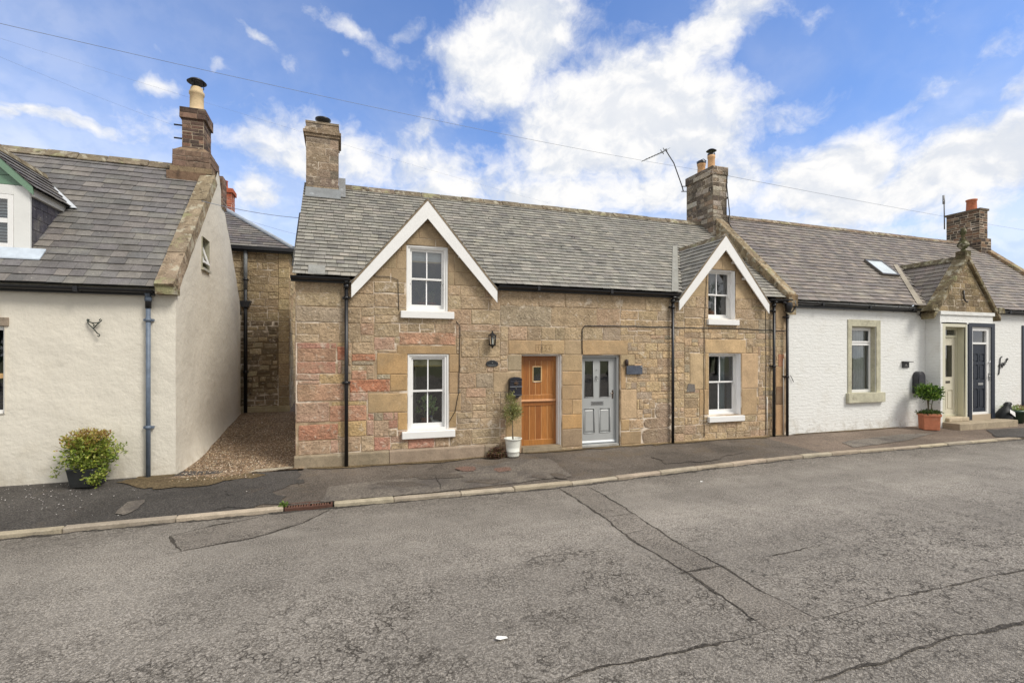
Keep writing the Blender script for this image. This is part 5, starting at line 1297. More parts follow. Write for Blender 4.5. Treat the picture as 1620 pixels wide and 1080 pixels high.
m = MB(); m.tube([(dpx, BY - .09, 3.9), (dpx, BY - .09, ez - .1)], .052, 12, lin(110, 112, 112)); m.build('downpipe', METAL, bk)
m = MB(); hz = W(388, 481, BY - .09)[1]; m.prism([(dpx - .16, BY - .2, hz + .09), (dpx - .09, BY - .2, hz - .09), (dpx + .09, BY - .2, hz - .09), (dpx + .16, BY - .2, hz + .09)], (0, .2, 0), BLK); m.tube([(dpx - .02, BY - .1, hz), (dpx - .4, BY - .06, hz + .02)], .03, 8, BLK); m.build('hopper', BLACK, bk)
ch = MB(); ccx, ccz = W(358, 335, 9.6)[0], W(358, 335, 9.6)[1]; rc = lambda a, b: jit(rnd.choice([lin(168, 88, 62), lin(150, 76, 56), lin(178, 104, 78)]), .1)
tx0, tx1 = W(346, 300, 9.3)[0], W(366.5, 300, 9.3)[0]; tz = W(358, 297, 9.3)[1]
stack(ch, tx0, tx1, 9.3, 9.85, ez + 1.0, tz, (.22, .08), rc, gap=.012, relief=.004, mcol=lin(176, 140, 118), wob=.003)
ch.box(tx0 - .05, tx1 + .05, 9.25, 9.9, tz - .16, tz - .02, lin(170, 92, 66)); cm = ch.build('chimney', [BRICK, MORTAR], bk)
m = MB(); m.lathe([(.13, 0), (.12, .1), (.11, .28), (.13, .3), (.1, .3)], ((tx0 + tx1) / 2 - .08, 9.55, tz), 16, lin(176, 92, 64)); m.build('chimney_pot', TERRA, cm)

# ================================================================== WHITE COTTAGE (right)
wc = thing('white_cottage', 'long whitewashed cottage with stone-gabled porch, grey slate roof and skylight', 'house', (18, 0, -.15))
WX0, WX1 = HX1 + .004, 25.2
WB = lin(226, 226, 222)
so_ = (wx(1340.5), wx(1392), W(1366, 624)[1], W(1366, 506)[1])
wi = (wx(1346.5), wx(1385.5), W(1366, 622)[1], W(1366, 516.5)[1])
nw = (21.75, 22.75, W(1618, 645)[1], W(1618, 522)[1])
PX0, PX1, PY = 16.82, 19.30, -.39
w = MB(); sheet(w, FRONT(0), (WX0, WX1, -.4, WEZ), [wi, nw, (PX0 + .02, PX1 - .02, -.4, 3.2)], .34, WB)
w.add([(WX1, 0, -.4), (WX1, 6.4, -.4), (WX1, 6.4, WEZ), (WX1, RY, WRZ), (WX1, 0, WEZ)], [(0, 1, 2, 3, 4)], WB); w.add([(WX1, 6.4, -.4), (WX0, 6.4, -.4), (WX0, 6.4, WEZ), (WX1, 6.4, WEZ)], [(0, 1, 2, 3)], WB)
pz = 3.30
cdoor = (wx(1494.5, PY), wx(1526.5, PY), -.4, W(1508, 517, PY)[1])
ndoor = (wx(1536.5, PY), wx(1567, PY), -.4, W(1552, 517.5, PY)[1])
sheet(w, FRONT(PY), (PX0, PX1, -.4, pz), [cdoor, ndoor], .30, WB)
w.add([(PX0, 0, -.4), (PX0, PY, -.4), (PX0, PY, pz), (PX0, 0, pz)], [(0, 1, 2, 3)], WB); w.add([(PX1, PY, -.4), (PX1, 0, -.4), (PX1, 0, pz), (PX1, PY, pz)], [(0, 1, 2, 3)], WB)
w.box(PX0 - .035, PX1 + .035, PY - .04, -.002, pz - .1, pz, lin(224, 224, 220)); w.box(PX0 - .02, PX1 + .02, PY - .02, -.003, 2.93, 2.98, lin(220, 220, 216)); w.box(PX0 - .02, PX0 + .07, PY - .025, -.004, -.3, 2.93, lin(224, 224, 220))
w.build('wall', WBRICK, wc)
WSL = [lin(126, 117, 110), lin(132, 123, 115), lin(120, 112, 106), lin(138, 128, 117), lin(114, 107, 102)]
WV = Vector((0, RY + .12, WRZ - WEZ)); WL = WV.length; wzof = lambda y: WEZ + (y + .12) / WV.y * WV.z
PCX = 18.02; PT, PH, PSL = 5.0, 1.45, 1.18
def wskip(u, v):
    x = WX0 + .2 + u; y = -.12 + v / WL * WV.y; z = WEZ + v / WL * WV.z
    return y < 1.8 and z < PT - abs(x - PCX) * PSL - .15
r_ = MB(); slates(r_, (WX0 + .14, -.12, WEZ), (1, 0, 0), WV, [(0, 0), (WX1 - WX0 - .3, 0), (WX1 - WX0 - .3, WL - .04), (0, WL - .04)], .18, .26, lambda u, v: jit(rnd.choice(WSL), .07, .02), wskip, rough=1.3,
       deck=[[(0, .1), (16.6 - WX0, .1), (16.6 - WX0, 2.3), (0, 2.3)], [(19.5 - WX0, .1), (WX1 - WX0 - .3, .1), (WX1 - WX0 - .3, 2.3), (19.5 - WX0, 2.3)], [(0, 2.3), (WX1 - WX0 - .3, 2.3), (WX1 - WX0 - .3, WL - .04), (0, WL - .04)]])
r_.add([(WX0, RY, WRZ - .01), (WX1, RY, WRZ - .01), (WX1, 6.5, WEZ), (WX0, 6.5, WEZ)], [(3, 2, 1, 0)], WSL[0]); r_.build('roof', SLATE, wc)
m = MB(); x = WX0 + .45
while x < WX1 - .5:
    e = min(x + rnd.uniform(.5, .7), WX1 - .4); dz = rnd.uniform(-.006, .006)
    m.prism([(x, RY - .17, WRZ - .1 + dz), (x, RY - .03, WRZ + .05 + dz), (x, RY + .03, WRZ + .05 + dz), (x, RY + .17, WRZ - .1 + dz)][::-1], (e - x - .006, 0, 0), jit(lin(128, 112, 96), .12)); x = e
m.build('ridge_tiles', LICHEN, wc, bevel=.01)
m = MB()
for i in range(5):
    ta, tb_ = i / 5, (i + 1) / 5 - .003
    f = lambda t: (-.16 + (RY + .16) * t, WEZ + .02 + (WRZ - WEZ) * t)
    (ya, za), (yb2, zb3) = f(ta), f(tb_)
    m.add([(x, y, z + d) for (y, z) in ((ya, za), (yb2, zb3)) for x in (WX1 - .22, WX1 + .14) for d in (-.1, .14)], [(0, 4, 5, 1), (2, 3, 7, 6), (1, 5, 7, 3), (0, 1, 3, 2), (4, 6, 7, 5)], jit(lin(160, 136, 108), .1))
m.build('skew', LICHEN, wc, bevel=.012)
gutter(wc, HX1 + .18, 16.3, WEZ - .05, -.165, dz=-.05); gutter(wc, 19.66, WX1, WEZ - .05, -.165)
for x in [12.2, 13.4, 14.4, 15.4, 15.9]:
    m = MB(); m.tube([(x, -.2, WEZ - .02), (x, -.05, WEZ - .16), (x, -.005, WEZ - .2)], .009, 5, (.1, .1, .1, 1)); m.build('gutter_bracket', BLACK, wc)
downpipe(wc, wx(1245.5, -.10), -.10, -.17, WEZ - .3, collars=(1.42, 3.0))
m = MB(); dx_ = wx(1245.5, -.10); m.lathe([(.05, -.1), (.09, .02), (.10, .10), (.085, .16)], (dx_ - .0, -.14, WEZ - .24), 12, BLK); m.tube([(11.0, -.14, EZ - .11), (dx_, -.14, EZ - .16)], .035, 8, BLK); m.tube([(dx_ + .16, -.19, WEZ - .02), (dx_ + .2, -.19, WEZ - .2), (dx_ + .1, -.16, WEZ - .32), (dx_, -.14, WEZ - .34)], .02, 7, BLK); m.build('hopper', BLACK, wc)
m = MB(); m.tube([(wx(1239.5, -.03), -.03, -.15), (wx(1239.5, -.03), -.03, 1.9)], .016, 8, lin(214, 208, 196)); m.build('waste_pipe', PAINT, wc)
m = MB(); m.tube([(wx(1250.5, -.03), -.03, 1.45), (wx(1255.5, -.03), -.03, 1.27)], .008, 5, BLK); m.build('cable_stub', BLACK, wc)
# stepped stone painted surround and casement
SAGE = lin(186, 182, 160)
m = MB()
m.box(so_[0], wi[0], -.025, .02, so_[2], so_[3], SAGE); m.box(wi[1], so_[1], -.025, .02, so_[2], so_[3], SAGE); m.box(wi[0], wi[1], -.025, .02, wi[3], so_[3], SAGE)
m.box(wi[0] - .0, wi[0] + .012, .02, .2, wi[2], wi[3], SAGE); m.box(wi[1] - .012, wi[1], .02, .2, wi[2], wi[3], SAGE); m.box(wi[0] + .012, wi[1] - .012, .02, .2, wi[3] - .012, wi[3], SAGE)
m.box(wx(1338), wx(1395.5), -.10, .2, W(1366, 636)[1], wi[2] + .02, SAGE)
sur = m.build('window_surround', CONC, wc, bevel=.008)
m = MB(); a0, a1, b0, b1 = wi[0] + .014, wi[1] - .014, wi[2] + .022, wi[3] - .014; tr = b1 - (b1 - b0) * .235
ring(m, a0, a1, b0, b1, .14, .2, .055); m.box(a0 + .055, a1 - .055, .142, .198, tr - .05, tr, WHITE)
ring(m, a0 + .05, a1 - .05, tr, b1 - .05, .128, .14, .045); ring(m, a0 + .05, a1 - .05, b0 + .05, tr - .05, .131, .14, .03); win = m.build('window', UPVC, wc, bevel=.003)
m = MB(); m.add([(a0 + .05, .17, b0 + .05), (a1 - .05, .17, b0 + .05), (a1 - .05, .17, b1 - .05), (a0 + .05, .17, b1 - .05)], [(0, 1, 2, 3)]); m.build('pane', GLASS, win)
room(wc, wi[0], wi[1], wi[2], wi[3], .3, 2.4, (.22, .225, .22, 1))
curtain(win, a0 + .42, a1 - .05, .27, b0 + .05, b1 - .06, lin(196, 200, 198))
m = MB(); NAVY = lin(25, 33, 47)
ring(m, nw[0] - .15, nw[1] + .15, nw[2] - .16, nw[3] + .15, -.03, .02, .15, col=NAVY); ring(m, nw[0], nw[1], nw[2], nw[3], .1, .16, .06); win = m.build('window', UPVC, wc)
m = MB(); m.add([(nw[0] + .05, .13, nw[2] + .05), (nw[1] - .05, .13, nw[2] + .05), (nw[1] - .05, .13, nw[3] - .05), (nw[0] + .05, .13, nw[3] - .05)], [(0, 1, 2, 3)]); m.build('pane', GLASS, win)
room(wc, nw[0], nw[1], nw[2], nw[3], .3, 2, (.05, .05, .05, 1))
# skylight
def on_roof(px, py):
    u = px - 810; d = CS * F - SN * u; k = (561 - py) / d; s_ = WV.z / WV.y
    Y = (CH + k * CD - WEZ - .12 * s_) / (s_ - k); return Vector(((SN * F + CS * u) / d * (Y + CD), Y, CH + k * (Y + CD)))
q = [on_roof(*p_) for p_ in ((1389, 437), (1415, 438), (1399, 418), (1373.5, 417))]
nrm = Vector((0, -WV.z, WV.y)).normalized(); cx_ = q[0] * .5 + q[1] * .5; ux = Vector((1, 0, 0)); vv_ = WV.normalized()
w_ = (q[1] - q[0]).length * .5; h_ = (((q[3] + q[2]) - (q[0] + q[1])) * .5).length
o0 = Vector(((q[0].x + q[1].x + q[2].x + q[3].x) / 4, (q[0].y + q[1].y) / 2, (q[0].z + q[1].z) / 2)) + nrm * .03
def SP(a, b, d): return o0 + ux * a + vv_ * b + nrm * d
m = MB()
def sbox(mb, a0, a1, b0, b1, d0, d1, col): mb.add([SP(a, b, d) for d in (d0, d1) for b in (b0, b1) for a in (a0, a1)], [(0, 2, 3, 1), (4, 5, 7, 6), (0, 1, 5, 4), (2, 6, 7, 3), (0, 4, 6, 2), (1, 3, 7, 5)], col)
for (a, b, c, d) in ((-w_, -w_ + .05, 0, h_), (w_ - .05, w_, 0, h_), (-w_ + .05, w_ - .05, 0, .06), (-w_ + .05, w_ - .05, h_ - .05, h_)): sbox(m, a, b, c, d, -.02, .07, lin(92, 88, 82))
skl = m.build('skylight', BLACK, wc)
m = MB(); sbox(m, -w_ + .045, w_ - .045, .05, h_ - .045, .0, .058, lin(196, 204, 206)); m.build('pane', SKYG, skl)
# porch gable of squared stone with heavy copings and ball finial
PB = lambda a, b: jit(rnd.choice([lin(134, 116, 84), lin(120, 104, 76), lin(146, 126, 92), lin(110, 96, 72)]), .08)
m = MB(); zb = pz; pa = PT - .08
m.prism([(PCX - PH + .12, PY + .02, zb), (PCX + PH - .12, PY + .02, zb), (PCX, PY + .02, pa - .04)], (0, .3, 0), lin(142, 126, 98), 1)
conv = [(PCX - PH + .14, zb + .01), (PCX + PH - .14, zb + .01), (PCX, pa - .1)]
rubble(m, FRONT(PY + .02), (PCX - PH, PCX + PH, zb, pa), lambda a, b: (.34, .17), PB, (), conv, gap=.012, relief=.008, wob=.004, split=.1)
pg = m.build('porch_gable', [STONE, MORTAR], wc)
m = MB()
for sg in (-1, 1):
    e = PH + .12; L_ = 5
    for i in range(L_):
        ta, tb_ = i / L_, (i + 1) / L_ - .004
        xa, xb2 = PCX + sg * e * (1 - ta), PCX + sg * e * (1 - tb_); za, zb5 = PT - e * PSL * (1 - ta), PT - e * PSL * (1 - tb_)
        pts = [(xa, PY - .07, za - .10), (xb2, PY - .07, zb5 - .10), (xb2, PY - .07, zb5 + .07), (xa, PY - .07, za + .07)]
        m.prism(pts if sg < 0 else pts[::-1], (0, .36, 0), jit(lin(122, 110, 86), .14))
    kx = PCX + sg * e; m.prism([(kx - .16, PY - .1, pz - .005), (kx + .16, PY - .1, pz - .005), (kx + .1, PY - .1, pz + .17), (kx - .12, PY - .1, pz + .17)], (0, .42, 0), lin(112, 102, 78))
m.build('coping', LICHEN, pg, bevel=.012)
m = MB(); fx, fy = PCX, PY + .08; m.box(fx - .13, fx + .13, fy - .13, fy + .13, PT - .08, PT + .16, lin(92, 86, 62)); c = lin(84, 84, 58)
m.lathe([(.11, .16), (.06, .2), (.055, .23), (.12, .29), (.155, .36), (.12, .44), (.06, .5), (.07, .52), (.045, .55), (.05, .66), (.085, .72), (.06, .8), (.07, .86), (0, .88)], (fx, fy, PT), 16, c); m.build('finial', LICHEN, pg)
m = MB(); hx, hz = W(1524, 468, PY - .01); m.tube([(hx, PY - .02, hz + .17), (hx + .0, PY - .03, hz - .08), (hx + .05, PY - .04, hz - .16), (hx + .13, PY - .04, hz - .19), (hx + .16, PY - .04, hz - .16)], .022, 7, (.04, .035, .03, 1)); m.build('iron_hook', BLACK, pg)
m = MB(); yh = (PT - .02 - WEZ) / WV.z * WV.y - .12 + .08; e = PH + .08; Lg = math.hypot(e, e * PSL)
ye = max(-.06, (PT - .06 - e * PSL - WEZ) / WV.z * WV.y - .12)
slates(m, (PCX - e, yh, PT - .06 - e * PSL), (0, -1, 0), (1, 0, PSL), [(yh - ye, 0), (yh - PY - .2, 0), (yh - PY - .2, Lg), (0, Lg)], .17, .28, lambda u, v: jit(rnd.choice(WSL), .1))
slates(m, (PCX + e, PY + .2, PT - .06 - e * PSL), (0, 1, 0), (-1, 0, PSL), [(0, 0), (ye - PY - .2, 0), (yh - PY - .2, Lg), (0, Lg)], .17, .28, lambda u, v: jit(rnd.choice(WSL), .1))
m.build('porch_roof', SLATE, pg)
m = MB(); m.prism([(PCX - .13, PY + .2, PT - .13), (PCX + .13, PY + .2, PT - .13), (PCX + .04, PY + .2, PT + .03), (PCX - .04, PY + .2, PT + .03)], (0, yh - PY - .2 + .1, 0), lin(112, 104, 86)); m.build('ridge_tiles', LICHEN, pg, bevel=.01)
m = MB(); a2 = (PCX - e - .0, -.12); b2 = (PCX - .12, yh - .04)
m.add([(a2[0] - .22, a2[1], wzof(a2[1]) + .05), (a2[0] + .04, a2[1], wzof(a2[1]) + .06), (b2[0] + .02, b2[1], wzof(b2[1]) + .055), (b2[0] - .2, b2[1], wzof(b2[1]) + .05)], [(0, 1, 2, 3)], lin(158, 150, 136)); m.build('valley', CONC, pg)
# cream door deep in its sage surround
m = MB(); x0, x1, _, z1 = cdoor; fl = .12
m.box(wx(1487.8, PY), x0, PY - .02, PY + .02, -.1, z1 + .13, lin(204, 200, 178)); m.box(x1, x1 + .07, PY - .02, PY + .02, -.1, z1 + .13, lin(204, 200, 178)); m.box(x0, x1, PY - .02, PY + .02, z1, z1 + .13, lin(204, 200, 178))
m.box(x1 - .014, x1, PY + .02, PY + .3, -.1, z1, lin(196, 192, 168)); m.box(x0, x0 + .014, PY + .02, PY + .3, -.1, z1, lin(196, 192, 168)); m.box(x0 + .014, x1 - .014, PY + .02, PY + .3, z1 - .014, z1, lin(196, 192, 168))
yd = PY + .22; ring(m, x0 + .016, x1 - .016, fl, z1 - .016, yd - .03, yd + .05, .06, col=lin(196, 192, 168)); trz = W(1508, 533, yd)[1]; m.box(x0 + .076, x1 - .076, yd - .028, yd + .048, trz - .02, trz + .05, lin(196, 192, 168))
cd_ = m.build('cream_door', GPAINT, wc, bevel=.004)
m = MB(); a, b = x0 + .078, x1 - .078; gl = (a + .08, b - .12, W(1500, 596, yd)[1], W(1500, 546, yd)[1]); CRM = lin(206, 200, 180)
pn = [(a + .08, (a + b) / 2 - .03, fl + .2, fl + .8), ((a + b) / 2 + .03, b - .1, fl + .2, fl + .8)]
sheet(m, FRONT(yd), (a, b, fl + .06, trz - .02), [gl] + pn, .02, CRM)
for q_ in pn: m.add([FRONT(yd)(s_, t_, -.02) for (s_, t_) in ((q_[0], q_[2]), (q_[1], q_[2]), (q_[1], q_[3]), (q_[0], q_[3]))], [(0, 1, 2, 3)], CRM); m.box(q_[0] + .04, q_[1] - .04, yd + .004, yd + .019, q_[2] + .05, q_[3] - .05, CRM)
m.build('leaf', GPAINT, cd_)
m = MB(); m.add([(gl[0], yd + .012, gl[2]), (gl[1], yd + .012, gl[2]), (gl[1], yd + .012, gl[3]), (gl[0], yd + .012, gl[3])], [(0, 1, 2, 3)]); m.add([(a, yd + .012, trz + .05), (b, yd + .012, trz + .05), (b, yd + .012, z1 - .076), (a, yd + .012, z1 - .076)], [(0, 1, 2, 3)]); m.build('pane', GLASS, cd_)
m = MB(); lx, lz = W(1499, 604, yd); m.box(lx - .1, lx + .1, yd - .012, yd - .001, lz - .035, lz + .035, lin(120, 116, 110)); m.build('letter_plate', CHROME, cd_, bevel=.003)
room(wc, x0 + .1, x1 - .1, fl + .4, z1, yd + .09, 1.4, (.09, .1, .09, 1), .05)
# navy door in a white frame
m = MB(); x0, x1, _, z1 = ndoor; n0 = W(1552, 655, PY)[1]
sx0, sx1 = wx(1531, PY), wx(1572.5, PY)
m.box(sx0, x0, PY - .03, PY + .02, -.1, z1 + .12, NAVY); m.box(x1, sx1, PY - .03, PY + .02, -.1, z1 + .12, NAVY); m.box(x0, x1, PY - .03, PY + .02, z1, z1 + .12, NAVY)
m.box(x0, x1, PY - .01, PY + .2, -.2, n0, lin(176, 160, 138))
nd = m.build('navy_door', GPAINT, wc, bevel=.004)
m = MB(); ring(m, x0 + .002, x1 - .002, n0, z1 - .002, PY + .025, PY + .1, .115, .14, .11, .07); tz_ = W(1552, 543, PY)[1]; m.box(x0 + .117, x1 - .142, PY + .027, PY + .098, tz_ - .03, tz_ + .03, WHITE); m.build('door_frame', UPVC, nd, bevel=.004)
m = MB(); a, b = x0 + .118, x1 - .143; yd2 = PY + .06; cx = (a + b) / 2; zt2 = tz_ - .03; H_ = zt2 - n0 - .07
pn = []
for (f0, f1) in ((.06, .34), (.48, .70), (.74, .86)):
    for (s0, s1) in ((a + .07, cx - .03), (cx + .03, b - .07)): pn.append((s0, s1, n0 + .07 + H_ * f0, n0 + .07 + H_ * f1))
sheet(m, FRONT(yd2), (a, b, n0 + .07, zt2), pn, .02, NAVY)
for q_ in pn: m.add([FRONT(yd2)(s_, t_, -.02) for (s_, t_) in ((q_[0], q_[2]), (q_[1], q_[2]), (q_[1], q_[3]), (q_[0], q_[3]))], [(0, 1, 2, 3)], NAVY); m.box(q_[0] + .03, q_[1] - .03, yd2 + .002, yd2 + .019, q_[2] + .04, q_[3] - .04, NAVY)
m.build('leaf', GPAINT, nd)
m = MB(); m.add([(a, yd2 + .02, tz_ + .03), (b, yd2 + .02, tz_ + .03), (b, yd2 + .02, z1 - .112), (a, yd2 + .02, z1 - .112)], [(0, 1, 2, 3)], lin(118, 112, 104)); m.build('pane', GLASS, nd)
room(wc, a, b, tz_ - .2, z1 - .05, yd2 + .1, 1.0, (.16, .14, .13, 1), .05)
m = MB(); lx, lz = W(1551, 607, yd2); m.box(lx - .13, lx + .11, yd2 - .014, yd2 - .001, lz - .035, lz + .035, lin(206, 206, 206)); m.build('letter_plate', CHROME, nd, bevel=.003)
m = MB(); hx, hz = W(1564, 596, PY + .02); m.box(hx - .02, hx + .02, PY + .012, PY + .024, hz - .12, hz + .12, lin(190, 190, 190)); m.tube([(hx, PY + .01, hz + .03), (hx, PY - .03, hz + .03), (hx - .11, PY - .035, hz + .03)], .012, 7, lin(196, 196, 196)); m.build('handle', CHROME, nd); m = MB(); m.lathe([(.03, 0), (.03, .02), (0, .02)], (hx, PY + .0, hz + .45), 10, lin(196, 196, 196)); m.build('lock', CHROME, nd)
m = MB(); st0, st1 = W(1487, 656, -.85)[0], PX1 + .25
m.prism([(PX0 + .06, -.86, -.3), (19.62, -.86, -.3), (19.62, -.86, .005), (PX0 + .06, -.86, .005)], (0, .46, 0), lin(164, 150, 128)); m.box(cdoor[0] - .0, cdoor[1], PY - .12, PY + .3, .005, fl, lin(186, 172, 148)); m.build('doorstep', CONC, wc, bevel=.015)
# right-hand chimney
ch = MB(); RC = [lin(120, 96, 78), lin(98, 84, 72), lin(82, 72, 64), lin(140, 118, 98), lin(74, 66, 60), lin(132, 104, 84)]
rcf = lambda a, b: jit(rnd.choice(RC), .14)
stack(ch, 24.62, 25.12, 2.74, 3.92, 6.2, 7.9, (.24, .1), rcf, gap=.018, relief=.006, mcol=lin(166, 152, 132), wob=.004)
stack(ch, 24.56, 25.2, 2.66, 4.0, 5.7, 6.75, (.26, .11), rcf, gap=.018, relief=.008, mcol=lin(166, 152, 132), wob=.004)
ch.box(24.58, 25.16, 2.70, 3.96, 7.9, 7.98, lin(104, 92, 78), 0); cm = ch.build('chimney', [BRICK, MORTAR], wc)
m = MB(); m.lathe([(.19, 0), (.175, .12), (.165, .4), (.19, .43), (.19, .48), (.14, .48)], (24.86, 3.15, 7.97), 18, lin(182, 112, 82)); m.build('chimney_pot', TERRA, cm)

# ================================================================== THINGS ON AND BY THE FRONTS
def leaves(mb, c, rad, n, size, pal, shell=.45, narrow=.45, up=.0, clump=0, v=.18, cut=None):
    """leaf-sized faces spread through an ellipsoid, gathered in clumps"""
    cl = None
    if clump: cl = [Vector((rnd.gauss(0, 1), rnd.gauss(0, 1), rnd.gauss(0, 1))).normalized() * rnd.uniform(.35, .95) for _ in range(clump)]
    for _ in range(n):
        if cl and rnd.random() < .85:
            d = rnd.choice(cl) + Vector((rnd.gauss(0, .2), rnd.gauss(0, .2), rnd.gauss(0, .2)))
        else:
            d = Vector((rnd.gauss(0, 1), rnd.gauss(0, 1), rnd.gauss(0, 1))).normalized() * (shell + (1 - shell) * rnd.random()) ** .6
        p = Vector(c) + Vector((d.x * rad[0], d.y * rad[1], d.z * rad[2]))
        if cut and cut(p): continue
        ax = (Vector((d.x * .6 + rnd.gauss(0, .5), d.y * .6 + rnd.gauss(0, .5), rnd.gauss(0, .5) + up)).normalized())
        sd2 = ax.cross(Vector((rnd.gauss(0, 1), rnd.gauss(0, 1), rnd.gauss(0, 1) + .6))).normalized()
        s_ = size * rnd.uniform(.6, 1.3); w_ = s_ * narrow; nn = ax.cross(sd2) * s_ * .12
        mb.add([p, p + ax * s_ * .5 + sd2 * w_ * .5 + nn, p + ax * s_, p + ax * s_ * .5 - sd2 * w_ * .5 + nn], [(0, 1, 2), (0, 2, 3)], jit(rnd.choice(pal), v, .08))
def gz_at(x, y): return pave_z(x, y) + .012

# --- carriage lantern
lx, lz = W(779, 538, -.13); t = thing('wall_lantern', 'black carriage lantern with clear glass beside the oak stable door', 'lantern', (lx, 0, lz))
m = MB(); m.box(lx - .035, lx + .035, -.02, -.001, lz - .02, lz + .12, BLK); m.tube([(lx, -.02, lz + .08), (lx, -.07, lz + .10), (lx, -.13, lz + .13)], .01, 7, BLK); m.build('bracket', BLACK, t)
m = MB(); c = (lx, -.13, lz)
m.lathe([(0, .20), (.015, .19), (.018, .175), (.012, .165), (.05, .135), (.098, .10), (.1, .09), (.08, .09)], c, 6, BLK, smooth=False)
m.lathe([(.062, -.085), (.085, -.09), (.085, -.105), (.04, -.13), (.016, -.15), (.02, -.16), (0, -.175)], c, 6, BLK, smooth=False)
for k in range(6):
    a = k * math.pi / 3; m.tube([(c[0] + .078 * math.cos(a), c[1] + .078 * math.sin(a), lz + .095), (c[0] + .064 * math.cos(a), c[1] + .064 * math.sin(a), lz - .09)], .008, 5, BLK)
m.build('frame', BLACK, t)
m = MB(); m.lathe([(.072, .09), (.058, -.088)], c, 6, (1, 1, 1, 1), smooth=False); m.build('glass', GLASS, t)
m = MB(); m.lathe([(.02, -.088), (.02, -.02), (.014, -.015), (.024, .01), (.02, .04), (0, .055)], c, 10, lin(226, 222, 210)); m.build('bulb', PAINT, t)
# --- oval house plaque
x, z = W(778.5, 575.5, -.01); t = thing('house_plaque', 'small oval black cast house plaque below the lantern', 'plaque', (x, 0, z))
m = MB(); pts = []
for k in range(40):
    a = k / 40 * 2 * math.pi; rx, rz = .135, .062; bump = .02 * max(0, math.sin(a)) ** 8
    pts.append((x + rx * abs(math.cos(a)) ** .7 * math.copysign(1, math.cos(a)), -.026, z + (rz + bump) * abs(math.sin(a)) ** .75 * math.copysign(1, math.sin(a))))
m.prism(pts, (0, .025, 0), (.02, .022, .025, 1)); m.build('plate', BLACK, t, bevel=.004)
m = MB(); q = [(x + (px_ - x) * .88, -.028, z + (pz_ - z) * .84) for (px_, _, pz_) in pts]; m.tube(q + [q[0]], .0035, 5, lin(90, 92, 92)); m.lathe([(0, 0), (.014, .002), (.01, .012), (0, .016)], (x, -.03, z + .018), 8, lin(150, 150, 146))
for k in range(9): m.box(x - .09 + k * .02, x - .078 + k * .02, -.0285, -.0262, z - .035, z - .018, lin(110, 112, 110))
m.build('raised_lettering', BLACK, t)
# --- black post box by the oak door
x0, z1 = W(806.5, 596, -.11); x1, z0 = W(825.5, 629, -.11); cx = (x0 + x1) / 2; wz = (x1 - x0)
t = thing('post_box', 'black arched letter box with faded gilt crest beside the oak door', 'letter box', (cx, 0, z0))
m = MB(); arch = [(x0, z0 + .05), (cx - wz * .3, z0 + .03), (cx - wz * .22, z0), (cx + wz * .22, z0), (cx + wz * .3, z0 + .03), (x1, z0 + .05), (x1, z1 - .07)] + [(cx + wz / 2 * math.cos(a), z1 - .07 + .065 * math.sin(a)) for a in [k * math.pi / 10 for k in range(1, 10)]] + [(x0, z1 - .07)]
m.prism([(a, -.12, b) for (a, b) in arch], (0, .119, 0), (.014, .014, .022, 1)); m.build('box', BLACK, t, bevel=.006)
m = MB(); m.prism([(cx + (a - cx) * 1.06, -.135, z1 - .06 + (b - z1 + .06) * 1.05) for (a, b) in arch if b > z1 - .075], (0, .013, 0), (.016, .016, .024, 1)); m.box(x0 - .006, x1 + .006, -.136, -.1205, z0 + .235, z0 + .25, lin(120, 122, 128)); m.box(x0 + .01, x1 - .01, -.134, -.1205, z1 - .105, z1 - .096, lin(84, 86, 96)); m.box(x0 - .006, x1 + .006, -.134, -.1205, z0 + .06, z0 + .07, lin(100, 102, 110)); m.build('flap', BLACK, t, bevel=.003)
m = MB(); c = lin(120, 92, 66); zc = z0 + .32
for k in range(7):
    a = k / 7 * 2 * math.pi; m.tube([(cx + .012 * math.cos(a), -.126, zc + .012 * math.sin(a)), (cx + .045 * math.cos(a + .4), -.126, zc + .045 * math.sin(a + .4)), (cx + .05 * math.cos(a + .9), -.125, zc + .05 * math.sin(a + .9))], .005, 5, c)
m.lathe([(0, -.01), (.03, -.004), (.03, .004), (0, .01)], (cx, -.1265, zc), 10, c); m.tube([(cx - .05, -.126, zc + .055), (cx - .03, -.126, zc + .085), (cx, -.126, zc + .065), (cx + .03, -.126, zc + .085), (cx + .05, -.126, zc + .055)], .005, 5, c); m.lathe([(0, 0), (.01, .0), (.008, .01), (0, .012)], (cx, -.13, z0 + .2), 8, lin(170, 160, 130)); m.build('crest', BLACK, t)
# --- slate plaque and bell
x0, z0 = W(991, 592, -.04); x1, z1 = W(1016, 578, -.04)
t = thing('slate_plaque', 'plain blue-grey slate plaque right of the grey front door', 'plaque', ((x0 + x1) / 2, 0, z0))
m = MB(); m.box(x0, x1, -.055, -.03, z0, z1, lin(78, 84, 96)); m.build('plate', SLATE, t, bevel=.004)
m = MB(); m.tube([(x1 - .045, -.057, z1 - .03), (x1 - .03, -.06, z1 - .025), (x1 - .02, -.057, z1 - .055)], .011, 6, lin(206, 206, 206))
for (a, b) in ((x0 + .03, z0 + .03), (x0 + .03, z1 - .03), (x1 - .03, z0 + .03)): m.tube([(a, -.03, b), (a, -.001, b)], .008, 6, BLK)
m.build('fixing', BLACK, t)
bx, bz = W(991.5, 573, -.05); m = MB(); m.lathe([(.0, .075), (.03, .07), (.042, .05), (.045, -.05), (.035, -.07), (0, -.072)], (bx, -.05, bz), 14, lin(58, 44, 38)); m.box(bx - .02, bx + .02, -.03, -.001, bz - .03, bz + .03, BLK)
tag(m.build('door_bell', BLACK), 'small dark brown bell housing above the slate plaque', 'bell')
